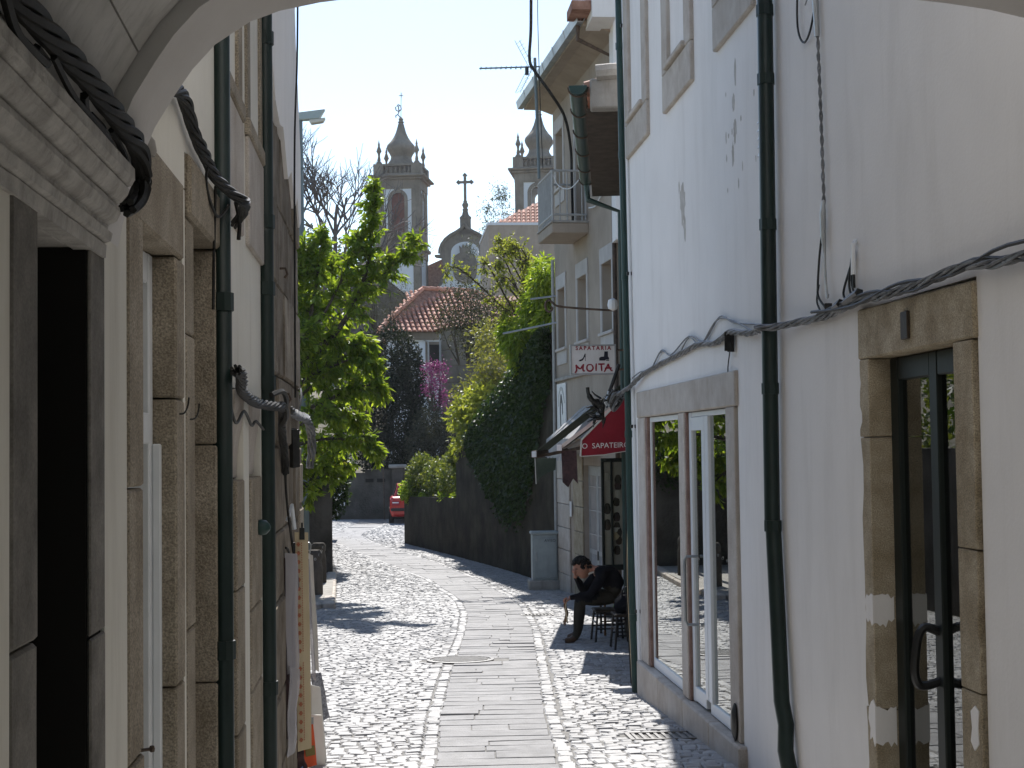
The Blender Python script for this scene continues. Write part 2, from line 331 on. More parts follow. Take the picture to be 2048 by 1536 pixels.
for side in (-1, 1):                                   # border rows that follow the slab path
    for k in range(1):
        y = -1.5
        while y < 55.8:
            l = rd.uniform(.075, .13); yc = y+l/2
            d = .052 + k*.097 + rd.uniform(-.01,.01)
            x = XL(yc)-d if side < 0 else XR(yc)+d
            e = XL if side < 0 else XR
            sl = (e(yc+.2)-e(yc-.2))/.4
            if left_b(yc)+.05 < x < right_b(yc)-.05: try_cob(x+rd.uniform(-.008, .008), yc, rd.uniform(.045,.053), l/2-.004, -math.atan(sl))
            y += l/math.sqrt(1+sl*sl)
y = -1.5
while y < 55.8:                                          # rows across the street
    p = rd.uniform(.078, .102); yc = y+p/2
    for (a, b) in ((left_b(yc)+.02, XL(yc)-.105), (XR(yc)+.105, right_b(yc)-.01)):
        if b-a < .06: continue
        x = a + rd.uniform(0, .04)
        while x < b-.03:
            l = rd.uniform(.075, .14)
            if b-(x+l) < .07: l = b-x
            wob = .07*math.sin(x*1.7+yc*.55)+.03*math.sin(x*4.3-yc*1.3)
            try_cob(x+l/2, yc+wob+rd.uniform(-.006, .006), l/2-.004, p/2-.004, rd.uniform(-.07, .07)+.10*math.cos(x*1.7+yc*.55)+.1*math.cos(x*4.3-yc*1.3))
            x += l
    y += p
near = sorted([c for c in cob if c[1] > 9.0], key=lambda c: c[1])[:300]; ns = set(near)
protos = []
for k in range(10):
    vs, fs = stone(.062, .048, seed=k); q = MB().add(vs, fs); protos.append(q.mesh('cobble', M['cobble']))
for (x, y, hw, hl, a) in near:
    o = bpy.data.objects.new('cobble', rd.choice(protos)); o.location = (x, y, gz(y)+rd.uniform(-.006, .004)); o.scale = (hw/.062, hl/.048, 1)
    o.rotation_euler = (rd.uniform(-.05, .05), rd.uniform(-.05, .05), a); COL.objects.link(o); o.parent = pave
V = []; Fc = []
T = [stone(.062, .048, seed=k) for k in range(10)]; TV = [np.array(t[0]) for t in T]; TF = np.array(T[0][1])
n = 0
for c in cob:
    if c in ns: continue
    x, y, hw, hl, a = c; v = TV[rd.randrange(10)].copy(); v[:, 0] *= hw/.062; v[:, 1] *= hl/.048
    v[:, 2] += v[:, 0]*rd.uniform(-.06, .06) + v[:, 1]*rd.uniform(-.06, .06)
    ca, sa = math.cos(a), math.sin(a); X = v[:, 0]*ca - v[:, 1]*sa + x; Y = v[:, 0]*sa + v[:, 1]*ca + y
    V.append(np.stack([X, Y, v[:, 2]+gz(y)+rd.uniform(-.006, .004)], 1)); Fc.append(TF+n); n += 12
me = bpy.data.meshes.new('cobble_field'); me.from_pydata(np.concatenate(V).tolist(), [], np.concatenate(Fc).tolist()); me.materials.append(M['cobble'])
o = bpy.data.objects.new('cobble_field', me); COL.objects.link(o); o.parent = pave; stuff(o)
# slab path
mb = MB(); ys = list(np.arange(-5.8, 54, .4))
for y in ys: mb.v += [(XL(y)-.01, y, gz(y)+.0115), (XR(y)+.01, y, gz(y)+.0115)]
for i in range(len(ys)-1): mb.f.append((2*i, 2*i+1, 2*i+3, 2*i+2))
path = struct(mb.build('slab_path', M['bed']))
y = 4.0; slabn = 0
while y < 55.5 and slabn < 298:
    h = rd.uniform(.17, .31) if y < 26 else rd.uniform(.30, .46)
    ya, yb = y+.003, y+h-.003; sl = (XL(y+.3)+XR(y+.3)-XL(y-.3)-XR(y-.3))/1.2
    cuts = [0] + ([rd.uniform(.28, .72)] if rd.random() < .62 else []) + [1]
    if rd.random() < .15: cuts = [0, rd.uniform(.2, .4), rd.uniform(.6, .8), 1]
    for i in range(len(cuts)-1):
        P = []
        for (t, yy) in ((cuts[i], ya), (cuts[i+1], ya), (cuts[i+1], yb), (cuts[i], yb)):
            e0, e1 = XL(yy), XR(yy); g = .003*(1 if t == cuts[i] else -1)
            rag = rd.uniform(-.012, .012) if t in (0, 1) else 0
            xx = lerp(e0, e1, t)+g+rag
            P.append((xx, yy-(xx-(e0+e1)/2)*sl*.9+rd.uniform(-.008, .008)))
        if any((sum(p[0] for p in P)/4-hx)**2+(sum(p[1] for p in P)/4-hy)**2 < (hr*.75)**2 for hx, hy, hr in holes[:1]): continue
        z0 = gz((ya+yb)/2); cx, cy = sum(p[0] for p in P)/4, sum(p[1] for p in P)/4; top = rd.uniform(.0165, .0205) + (.009 if rd.random() < .10 else 0)
        zz = lambda yy: gz(yy)
        bt = [(px, py, zz(py)-.04) for px, py in P]; md = [(px, py, zz(py)+top-.006) for px, py in P]
        tp = [(lerp(px, cx, .015), py+(.006 if py < cy else -.006), zz(py)+top+rd.uniform(-.003, .003)) for px, py in P]
        q = MB().add(bt+md+tp, [(0, 1, 5, 4), (1, 2, 6, 5), (2, 3, 7, 6), (3, 0, 4, 7), (4, 5, 9, 8), (5, 6, 10, 9), (6, 7, 11, 10), (7, 4, 8, 11), (8, 9, 10, 11)])
        q.build('paving_slab', M['slab'], path); slabn += 1
    y += h
mb = MB()
for y in (-40, -20, -10, -1.6): mb.v += [(-.8 if y > -6 else -2.5, y, gz(y)+.014), (2.3 if y > -6 else 4.5, y, gz(y)+.014)]
for i in range(3): mb.f.append((2*i, 2*i+1, 2*i+3, 2*i+2))
struct(mb.build('street_behind', M['slab']))  # unseen paving behind the camera, added to bounce light into the vault
# iron covers
def cover(x, y, r):
    z = gz(y); t = thing('manhole_cover', 'round cast iron manhole cover at the edge of the slab path', 'manhole cover', (x, y, z))
    tl = -math.atan(.04); Mx = Matrix.Translation((x, y, z+.014)) @ Matrix.Rotation(tl, 4, 'X')
    q = MB().lathe([(r, -.05), (r, .012), (r-.035, .016), (r-.035, .004)], n=32).xf(Mx); q.build('rim', M['iron'], t)
    q = MB().lathe([(r-.04, -.03), (r-.04, .008), (r-.05, .011)], n=32).xf(Mx); lid = q.build('lid', M['iron'], t)
    q = MB()
    for i in range(-5, 6):
        w = math.sqrt(max(0, (r-.06)**2-(i*.055)**2)); q.box(-w, w, i*.055-.012, i*.055+.012, .010, .017)
    q.xf(Mx).build('tread', M['iron'], lid)
cover(.71, 16.1, .36)
def grate(x, y, lab):
    z = gz(y); t = thing('drain_grate', lab, 'drain', (x, y, z)); q = MB(); Mx = Matrix.Translation((x, y, z+.012)) @ Matrix.Rotation(-.04, 4, 'X')
    q.box(-.24, .24, -.17, -.14, -.05, .012).box(-.24, .24, .14, .17, -.05, .012).box(-.24, -.21, -.14, .14, -.05, .012).box(.21, .24, -.14, .14, -.05, .012)
    q.xf(Mx).build('frame', M['iron'], t)
    for i in range(8): MB().box(-.185+i*.053-.011, -.185+i*.053+.011, -.14, .14, -.03, .008).xf(Mx).build('bar', M['iron'], t)
grate(2.12, 22.2, 'small iron drain grate beside the slab path near the sitting man')
grate(1.86, 10.45, 'iron drain grate in the cobbles below the shop window')
# raised kerb on the far left with its pavement
mb = MB(); P = [(-3.3, 24.4), (-.99, 24.42), (-1.24, 32.0), (-3.3, 32.0)]
mb.hexa([(x, y, gz(y)-.1) for x, y in P]+[(x, y, gz(y)+.085) for x, y in P]); sw = struct(mb.build('pavement', M['concrete']))
ks = MB()
for i in range(7):
    y0 = 24.36+i*1.08; y1 = y0+1.06; xa = -.93-.033*(y0-24.4); xb = -.93-.033*(y1-24.4)
    MB().hexa([(xa-.2, y0, gz(y0)-.1), (xa, y0, gz(y0)-.1), (xb, y1, gz(y1)-.1), (xb-.2, y1, gz(y1)-.1), (xa-.2, y0, gz(y0)+.11), (xa, y0, gz(y0)+.11), (xb, y1, gz(y1)+.11), (xb-.2, y1, gz(y1)+.11)]).build('kerbstone', M['granite_pale'], sw, .02)
for i in range(3):
    x1 = -1.15-i*.75; MB().box(x1-.72, x1, 24.28, 24.48, gz(24.4)-.1, gz(24.4)+.108).build('kerbstone', M['granite_pale'], sw, .02)

# ------------------------------------------------------------------ arched passage the camera stands in
arch = thing('arch_passage', 'grey panelled vault and pale plaster arch spanning the lane', 'archway', (.6, 2.9, 2.5))
half = [(-.572, 2.02), (-.560, 2.08), (-.543, 2.136), (-.529, 2.195), (-.493, 2.285), (-.451, 2.355), (-.414, 2.410), (-.366, 2.464), (-.292, 2.514), (-.229, 2.538), (-.144, 2.557), (-.05, 2.570), (.1, 2.585), (.3, 2.597), (.595, 2.603)]
prof = half + [(1.19-x, z) for x, z in half[-2::-1]]
prof = [(x, z) for x, z in prof]
def off(pr, d):
    out = []
    for i, (x, z) in enumerate(pr):
        a = pr[max(i-1, 0)]; b = pr[min(i+1, len(pr)-1)]; tx, tz = b[0]-a[0], b[1]-a[1]; l = math.hypot(tx, tz)
        out.append((x-tz/l*d, z+tx/l*d))
    return out
def ring(pr_in, pr_out, y0, y1, dz0=0, dz1=0):
    q = MB(); n = len(pr_in)
    for (y, dz) in ((y0, dz0), (y1, dz1)):
        q.v += [(x, y, z+dz) for x, z in pr_in] + [(x, y, z+dz) for x, z in pr_out]
    m = 2*n
    for i in range(n-1):
        q.f += [(i, i+1, m+i+1, m+i), (n+i+1, n+i, m+n+i, m+n+i+1), (i+1, i, n+i, n+i+1), (m+i, m+i+1, m+n+i+1, m+n+i)]
    q.f += [(0, m, m+n, n), (n-1, 2*n-1, m+2*n-1, m+n-1)]
    return q
ring(prof, off(prof, .35), 2.93, 3.2).build('arch_ring', M['vault_ring'], arch, smooth=True, ang=.5)
vp = off(prof, .035); S = .05                      # vault a touch wider than the ring, running down with the lane
bandi = [(0, 3), (3, 5), (5, 7), (7, 9), (9, 12), (12, 16), (16, 19), (19, 21), (21, 23), (23, 25), (25, 28)]
vo = off(prof, .30)
for (a, b) in bandi:
    for (ya, yb) in ((-5.0, -2.3), (-2.3, .3), (.3, 2.925)):
        g = .004
        def seg(pr):
            pts = [Vector((x, 0, z)) for x, z in pr[a:b+1]]
            pts[0] = pts[0].lerp(pts[1], .03); pts[-1] = pts[-1].lerp(pts[-2], .03); return [(p.x, p.z) for p in pts]
        ring(seg(vp), seg(vo), ya+g, yb-g, (2.9-ya)*S, (2.9-yb)*S).build('vault_panel', M['marble'], arch, smooth=True, ang=.5)
ring(off(prof, .06), off(prof, .34), -5.0, 2.92, 7.9*S, 0).build('vault_core', M['dark'], arch)
MB().box(-3.0, 4.4, -5.0, 3.19, 3.35, 5.6).build('unseen_storey', M['white'], arch)  # unseen mass over the vault, added to block light from above
MB().box(1.77, 2.12, -5, 3.19, -.2, 3.34).build('pier', M['white'], arch)
MB().box(-.95, -.9, 0, 1, 3.0, 3.34).build('tie_block', M['white'], arch)

# ------------------------------------------------------------------ left house
WX = -.57
lh = thing('left_house', 'narrow old house with granite door and window jambs beside the arch', 'house', (-2, 5, 0))
def lwall(y0, y1, z0, z1, mt, x=WX, name='wall'):
    return box(name, M[mt], lh, -3.2, x, y0, y1, z0, z1)
lwall(-5, 2.30, -.2, 3.34, 'cream')
lwall(3.045, 3.30, -.3, 3.34, 'cream')
lwall(2.30, 3.044, 2.02, 3.34, 'cream')                # over the door
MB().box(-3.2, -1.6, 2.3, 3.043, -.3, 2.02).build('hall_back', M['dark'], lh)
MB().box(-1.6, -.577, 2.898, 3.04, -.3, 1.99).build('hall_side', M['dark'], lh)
MB().box(-1.6, -.66, 2.31, 2.40, -.3, 1.99).build('door_leaf', M['dark_wood'], lh)
def jamb(x1, y0, y1, zs, mt='granite', x0=-.9, nm='jamb_stone', bev=.006):
    for a, b in zip(zs[:-1], zs[1:]): box(nm, M[mt], lh, x0, x1+random.uniform(-.0015, .0015), y0, y1, a+.0025, b-.0025, bev)
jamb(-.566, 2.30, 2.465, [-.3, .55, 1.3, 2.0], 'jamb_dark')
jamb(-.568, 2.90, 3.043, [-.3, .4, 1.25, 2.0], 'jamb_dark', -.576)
MB().box(-.9, -.604, 2.47, 2.897, 1.99, 2.02).build('door_head', M['cornice'], lh, .005)
# moulded cornice over the door
cp = [(-.60, 1.955), (-.562, 1.955), (-.560, 1.985), (-.566, 1.988), (-.552, 1.994), (-.548, 2.012), (-.558, 2.020), (-.556, 2.030), (-.540, 2.040), (-.532, 2.058), (-.534, 2.072), (-.546, 2.076), (-.530, 2.084), (-.518, 2.100), (-.514, 2.112), (-.524, 2.116), (-.510, 2.122), (-.504, 2.135), (-.504, 2.160), (-.512, 2.170), (-.60, 2.178)]
cp = [(x, 1.985+(z-1.955)*.193/.223) for x, z in cp]
cq = MB(); NY = 24
for j in range(NY+1):
    y = lerp(.9, 3.02, j/NY)
    for (x, z) in cp: cq.v.append((x+(random.uniform(-.0007, .0007) if x > -.59 else 0), y, z+random.uniform(-.0007, .0007)+.012*(1-j/NY)))
k = len(cp)
for j in range(NY):
    for i in range(k): cq.f.append((j*k+i, j*k+(i+1) % k, (j+1)*k+(i+1) % k, (j+1)*k+i))
cq.f += [tuple(range(k))[::-1], tuple(NY*k+i for i in range(k))]
cq.build('cornice', M['cornice'], lh)
# first window (white frame), granite surround
jamb(-.566, 3.302, 3.49, [-.3, .25, .92, 1.52, 2.18])
lwall(3.49, 4.03, -.3, .05, 'cream', -.60); lwall(3.49, 4.03, 2.18, 3.34, 'cream', -.60)
jamb(-.567, 4.03, 4.185, [-.35, .15, .98, 1.74, 2.12])
MB().box(-.9, -.563, 3.36, 4.16, 2.122, 2.335).build('lintel', M['granite'], lh, .008)
lwall(3.30, 4.24, 2.336, 7, 'cream', -.572)
wn = MB(); wn.box(-.70, -.628, 3.495, 3.56, .05, 2.12).box(-.70, -.628, 3.97, 4.028, .05, 2.12).box(-.70, -.632, 3.56, 3.97, 2.04, 2.12).box(-.70, -.624, 3.56, 3.97, 1.62, 1.70)
win = wn.build('window', M['white_paint'], lh, .004)
MB().box(-.69, -.683, 3.56, 3.97, .05, 2.04).build('pane', M['wglass'], win)
box('curtain', M['dark'], win, -.78, -.76, 3.5, 4.02, .05, 2.1)
MB().box(-.628, -.605, 4.006, 4.0285, .06, 1.62).build('paint_strip', M['white_paint'], lh, .004)
box('mortar_joint', M['cream'], lh, -.9, -.5715, 4.187, 4.238, -.35, 2.33)
# second opening (dark door)
jamb(-.568, 4.24, 4.41, [-.35, .3, 1.1, 1.93, 2.26])
jamb(-.568, 4.955, 5.07, [-.35, .2, .85, 1.62, 2.26])
MB().box(-.9, -.556, 4.26, 5.06, 2.262, 2.44).build('lintel', M['granite'], lh, .01)
lwall(4.24, 5.12, 2.442, 7, 'cream', -.573)
box('door_leaf', M['dark_wood'], lh, -.75, -.645, 4.412, 4.953, -.35, 2.26)
lwall(5.07, 5.12, -.4, 2.44, 'cream', -.573)
# part between the pipes: two shop openings with bracketed jambs, plaster above
lwall(5.12, 7.05, 1.83, 7, 'cream', -.573)
def bracket(y0, y1, zt, mt):
    pr = [(-.9, zt-.33), (-.60, zt-.33), (-.597, zt-.25), (-.588, zt-.17), (-.574, zt-.10), (-.569, zt-.04), (-.569, zt), (-.9, zt)]
    MB().prism([(x, y0, z) for x, z in pr], (0, y1-y0, 0)).build('bracket_stone', M[mt], lh, .004)
bracket(5.56, 5.90, 1.825, 'granite_pale'); bracket(6.12, 6.62, 1.825, 'granite_pale')
jamb(-.569, 5.62, 5.90, [-.45, .05, .55, 1.08, 1.49]); jamb(-.569, 6.18, 6.66, [-.45, .0, .62, .95, 1.49])
box('mortar_joint', M['cream'], lh, -.9, -.5735, 5.902, 6.118, -.45, 1.828)
box('mortar_joint', M['cream'], lh, -.9, -.5735, 6.662, 7.05, -.45, 1.828)
box('door_leaf', M['dark_wood'], lh, -.9, -.66, 5.12, 5.62, -.45, 1.83)
box('door_leaf', M['dark_wood'], lh, -.9, -.66, 6.12, 6.18, -.45, 1.49)
# upper windows: stone frames standing proud with aprons
for (y0, y1) in ((5.14, 5.80), (6.02, 6.78)):
    MB().prism([(-.59, y0, 2.50), (-.553, y0, 2.43), (-.553, y1, 2.43), (-.59, y1, 2.50)][:0] or [(-.6, y0, 2.42), (-.556, y0, 2.42), (-.556, y0, 2.86), (-.6, y0, 2.86)], (0, y1-y0, 0)).build('window_apron', M['granite_pale'], lh, .006)
    box('window_sill', M['granite'], lh, -.62, -.548, y0-.02, y1+.015, 2.862, 2.93, .008)
    for (a, b) in ((y0, y0+.13), (y1-.15, y1)):
        for (za, zb) in ((2.932, 3.75), (3.752, 4.6), (4.602, 5.2)): box('window_jamb', M['granite'], lh, -.70, -.560+random.uniform(-.001, .001), a, b, za, zb, .005)
    box('window_head', M['granite'], lh, -.66, -.558, y0-.03, y1+.03, 5.202, 5.45, .006)
    box('shutter', M['dark_wood'], lh, -.68, -.60, y0+.132, y1-.152, 2.932, 5.2)
box('roof_slab', M['tile_old'], lh, -3.4, -.35, 3.3, 7.2, 7.0, 7.15)

# ------------------------------------------------------------------ weathered house at the far end of the left side
wh = thing('weathered_house', 'stained stone house end with peeling white render above, shop goods on it', 'house', (-2, 8.5, -.3))
box('wall', M['weathered'], wh, -3.2, -.60, 7.05, 9.62, -.6, 4.2)
zc = [-.45, -.02, .36, .83, 1.18, 1.62, 1.98, 2.45, 2.88, 3.3]
for r_, (a, b) in enumerate(zip(zc[:-1], zc[1:])):     # rough granite blocks
    yy = 7.06; js = [7.06] + ([7.75, 8.7] if r_ % 2 else [8.15, 9.05]) + [9.68]
    for ya, yb in zip(js[:-1], js[1:]): box('wall_stone', M['weathered'], wh, -.85, -.578+random.uniform(-.012, .01), ya+.004, yb-.004, a+.004, b-.004, .012)
rp = [(7.06, 7.0), (7.06, 3.62), (7.4, 3.5), (7.55, 3.36), (7.85, 3.3), (8.1, 3.34), (8.45, 3.12), (8.75, 3.22), (9.05, 3.05), (9.3, 3.16), (9.5, 3.0), (9.66, 3.06), (9.66, 3.5), (9.25, 4.1), (9.05, 4.7), (8.95, 7.0)]
MB().prism([(-.565, y, z) for y, z in rp], (-.05, 0, 0)).build('render_coat', M['white'], wh)
box('upper_wall', M['white'], wh, -3.2, -.616, 7.06, 8.93, 4.2, 7.0)
box('quoin', M['granite'], wh, -.9, -.562, 9.30, 9.70, .93, 1.24, .015)
box('quoin', M['granite'], wh, -.9, -.566, 9.36, 9.69, 1.26, 1.52, .015)
for (y, z) in ((7.9, 2.55), (8.1, 1.9)): MB().tube([(-.575, y, z), (-.545, y, z), (-.535, y, z-.03), (-.55, y, z-.05)], .007, 6).build('iron_hook', M['rust'], wh)
box('roof_slab', M['tile_old'], wh, -3.4, -.38, 7.0, 9.05, 7.0, 7.15)

# ------------------------------------------------------------------ right: white house with shop window, door and upper windows
RX = 2.13
b1 = thing('white_house', 'long white rendered house with a shop window and green pipes', 'house', (3.5, 8, -.3))
def rw(y0, y1, z0, z1, x=RX, mt='white', nm='wall'): return box(nm, M[mt], b1, x, 6.5, y0, y1, z0, z1)
rw(-5, 5.29, -.4, 8); rw(6.64, 9.10, -.6, 8); rw(12.76, 13.30, -.75, 8)
rw(5.29, 6.64, 2.2, 8); rw(9.10, 12.76, 2.055, 8)
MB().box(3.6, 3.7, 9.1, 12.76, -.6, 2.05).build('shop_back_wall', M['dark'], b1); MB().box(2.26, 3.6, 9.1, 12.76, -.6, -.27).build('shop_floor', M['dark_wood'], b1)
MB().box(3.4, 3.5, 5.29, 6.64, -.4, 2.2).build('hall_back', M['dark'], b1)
# shop front: pale granite lintel, jambs, plinth
MB().box(2.105, 2.6, 9.08, 12.79, 1.835, 2.055).build('shop_lintel', M['granite_pale'], b1, .008)
for ya, yb in ((9.14, 9.38), (12.44, 12.79), (10.74, 10.96)):
    box('shop_jamb', M['granite_pale'], b1, 2.112, 2.5, ya, yb, -.235, 1.833, .006)
box('jamb_lining', M['brownjamb'], b1, 2.120, 2.4, 10.70, 10.738, -.235, 1.833, .003)
box('jamb_lining', M['brownjamb'], b1, 2.120, 2.4, 12.36, 12.438, -.235, 1.833, .004)
ys_ = [9.02, 9.9, 10.8, 11.8, 12.82]
for a, b in zip(ys_[:-1], ys_[1:]): box('plinth_stone', M['granite_pale'], b1, 2.075, 2.6, a+.003, b-.003, -.72, -.238, .012)
def alu(nm, x0, x1, y0, y1, z0, z1, par): return box(nm, M['alu'], par, x0, x1, y0, y1, z0, z1, .004)
sw_ = thing('shop_window', 'wide aluminium shop window with a glass door in the white house', 'shop window', (2.2, 11, -.23))
for (y0, y1) in ((10.965, 12.355),):
    for a in ((2.145, 2.17, y0, y0+.03, -.23, 1.83), (2.145, 2.17, y1-.03, y1, -.23, 1.83), (2.143, 2.172, y0+.031, y1-.031, 1.79, 1.83), (2.143, 2.172, y0+.031, y1-.031, -.23, -.15)): alu('frame', *a, sw_)
    box('pane', M['glass'], sw_, 2.153, 2.158, y0+.03, y1-.03, -.16, 1.80)
alu('frame', 2.14, 2.18, 10.62, 10.695, -.23, 1.83, sw_); alu('frame', 2.14, 2.18, 9.382, 9.41, -.23, 1.83, sw_)
alu('frame', 2.145, 2.18, 9.411, 10.619, 1.795, 1.83, sw_); alu('frame', 2.145, 2.18, 9.411, 10.13, -.23, -.15, sw_)
for (a, b) in ((10.04, 10.14), (10.16, 10.25)): alu('door_stile', 2.136, 2.18, a, b, -.15, 1.794, sw_)
alu('door_rail', 2.140, 2.178, 10.252, 10.618, -.22, -.12, sw_); alu('door_rail', 2.140, 2.178, 10.252, 10.618, 1.70, 1.793, sw_)
box('pane', M['glass'], sw_, 2.158, 2.163, 9.41, 10.04, -.15, 1.795); box('pane', M['glass'], sw_, 2.158, 2.163, 10.25, 10.62, -.12, 1.70)
MB().tube([(2.15, 10.51, .33), (2.07, 10.51, .33), (2.055, 10.51, .36), (2.055, 10.51, .78), (2.07, 10.51, .81), (2.15, 10.51, .81)], .011, 6).build('door_handle', M['galv'], sw_, smooth=True)
MB().lathe([(.05, 0), (.052, .01), (.03, .028), (0.004, .03)], n=14).xf(Matrix.Translation((2.108, 9.22, -.12)) @ Matrix.Rotation(-math.pi/2, 4, 'Y') @ Matrix.Diagonal((2.3, 1, 1, 1))).build('bump_stop', M['black'], b1, smooth=True)
# granite door surround
MB().prism([(2.112, 5.285, 1.975), (2.112, 6.645, 1.972), (2.112, 6.64, 2.20), (2.112, 5.29, 2.185)], (.5, 0, 0)).build('door_lintel', M['granite_gold'], b1, .008)
def ragged(y0, y1, z0, z1, sd_, x=2.113, edge=0):
    rd2 = random.Random(sd_); L = []; n = 10
    for i in range(n+1): L.append((y1+(rd2.uniform(-.018, .018) if edge == 1 else 0), lerp(z0, z1, i/n)))
    Rr = [(y0+(rd2.uniform(-.012, .012) if edge == 0 else 0), lerp(z1, z0, i/n)) for i in range(n+1)]
    MB().prism([(x, y, z) for y, z in L+Rr], (.5, 0, 0)).build('door_jamb', M['granite_gold'], b1, .004)
for i, (a, b) in enumerate(((-.4, .42), (.425, 1.62), (1.625, 1.97))): ragged(6.505, 6.625, a, b, i, edge=1)
for i, (a, b) in enumerate(((-.4, .68), (.685, 1.20), (1.205, 1.97))): ragged(5.31, 5.495, a, b, 9+i, edge=0)
box('number_plate', M['dark_wood'], b1, 2.098, 2.112, 5.95, 6.03, 2.02, 2.135, .003)
def patch(pts, seed, x=2.109): MB().prism([(x, y, z) for y, z in pts], (.006, 0, 0)).build('plaster_patch', M['white'], b1)
patch([(6.504, .925), (6.53, .93), (6.56, .915), (6.59, .92), (6.612, .895), (6.60, .86), (6.607, .82), (6.58, .80), (6.55, .815), (6.525, .79), (6.504, .80)], 1)
for (z0, z1, sd_) in ((.80, .92, 5), (.27, .43, 6)):
    rd2 = random.Random(sd_); tp = [(lerp(2.114, 2.205, i/7), z1+rd2.uniform(-.012, .012)) for i in range(8)]; bt = [(lerp(2.205, 2.114, i/7), z0+rd2.uniform(-.022, .022)) for i in range(8)]
    MB().prism([(x, 6.5025, z) for x, z in tp+bt], (0, .006, 0)).build('plaster_patch', M['white'], b1)
patch([(6.504, .44), (6.53, .465), (6.56, .45), (6.59, .42), (6.60, .37), (6.575, .33), (6.585, .28), (6.55, .30), (6.52, .26), (6.504, .285)], 2); patch([(5.325, .62), (5.36, .635), (5.40, .61), (5.39, .55), (5.405, .50), (5.37, .47), (5.33, .50), (5.335, .56)], 3)
gd = thing('glass_door', 'dark green framed glass door with a long pull handle, in a golden granite surround', 'door', (2.22, 6, -.3))
for a in ((6.40, 6.50, -.3, 1.97), (5.93, 6.02, -.3, 1.97), (5.495, 5.56, -.3, 1.97)): box('stile', M['doorgreen'], gd, 2.21, 2.26, a[0], a[1], a[2], a[3], .006)
for (y0, y1) in ((6.021, 6.399), (5.561, 5.929)):
    box('rail', M['doorgreen'], gd, 2.212, 2.258, y0, y1, 1.87, 1.969, .005); box('rail', M['doorgreen'], gd, 2.212, 2.258, y0, y1, -.3, -.12, .005)
    box('pane', M['glass'], gd, 2.232, 2.238, y0, y1, -.12, 1.87)
MB().tube(smooth_path([(2.215, 5.985, .825), (2.16, 5.985, .845), (2.13, 5.985, .815), (2.115, 5.985, .74), (2.11, 5.985, .66), (2.125, 5.985, .615), (2.16, 5.985, .61), (2.215, 5.985, .625)], 5), .019, 8).build('pull_handle', M['black'], gd, smooth=True)
# upper windows of the white house
for i, (y0, y1) in enumerate(((12.02, 13.16), (10.22, 11.31), (8.45, 9.50))):
    wn = thing('upper_window', ('tall upper window of the white house next to the far green pipe', 'middle upper window of the white house in its stone surround', 'upper window of the white house by the near downpipe, only its apron showing')[i], 'window', (2.1, (y0+y1)/2, 4.13))
    box('apron', M['granite_pale'], wn, 2.10, 2.2, y0+.002, y1-.002, 4.14, 4.425, .008)
    box('sill', M['granite_pale'], wn, 2.07, 2.3, y0+.18, y1-.2, 4.427, 4.47, .008)
    for (a, b) in ((y0, y0+.22), (y1-.22, y1)): box('jamb', M['granite_pale'], wn, 2.10, 2.3, a, b, 4.428, 6.2, .006)
    box('head', M['granite_pale'], wn, 2.098, 2.3, y0-.02, y1+.02, 6.202, 6.45, .008)
    for (a, b) in ((y0+.221, y0+.28), (y1-.28, y1-.221), ((y0+y1)/2-.04, (y0+y1)/2+.04)): box('frame', M['alu'], wn, 2.16, 2.20, a, b, 4.47, 6.2, .004)
    box('frame', M['alu'], wn, 2.162, 2.198, y0+.281, y1-.281, 4.47, 4.53); box('frame', M['alu'], wn, 2.162, 2.198, y0+.281, y1-.281, 5.55, 5.60)
    box('pane', M['wglass'], wn, 2.178, 2.183, y0+.25, y1-.25, 4.5, 6.2)
box('roof_slab', M['tile_old'], b1, 1.75, 6.6, 3.3, 13.7, 8.0, 8.15)
# peeled patches and louvre vent on the white house
peel = mat('bare_render', (.42, .385, .34), (.55, .52, .48), 14, .95, .4, 40)
def blob(cy, cz, ry, rz, seed, name='peeled_patch'):
    rd2 = random.Random(seed); pts = []
    n = 22
    for i in range(n):
        a = 2*math.pi*i/n; k_ = rd2.uniform(.72, 1.12); pts.append((2.1285, cy+ry*math.cos(a)*k_, cz+rz*math.sin(a)*k_*(1.35 if math.sin(a) < 0 else 1)))
    MB().prism(pts, (.01, 0, 0)).build(name, peel, b1)
blob(10.72, 3.38, .10, .13, 1); blob(10.66, 3.18, .045, .08, 2); blob(10.84, 3.5, .02, .04, 3); blob(9.0, 3.9, .03, .07, 4); blob(9.06, 3.72, .035, .05, 6); blob(9.03, 3.55, .045, .06, 7); blob(9.1, 3.4, .03, .07, 8)
for k in range(12):
    blob(random.gauss(9.2, .3), random.gauss(3.45, .25), random.uniform(.006, .018), random.uniform(.012, .035), 20+k)
vt = thing('wall_vent', 'small white louvred vent on the white wall beside the downpipe', 'vent', (2.13, 8.31, 3.3))
box('backplate', M['alu'], vt, 2.119, 2.13, 8.27, 8.36, 3.215, 3.47, .004)
for k in range(5): MB().prism([(2.118, 8.272, 3.235+k*.047), (2.095, 8.272, 3.235+k*.047), (2.118, 8.272, 3.275+k*.047)], (0, .086, 0)).build('louvre', M['alu'], vt)
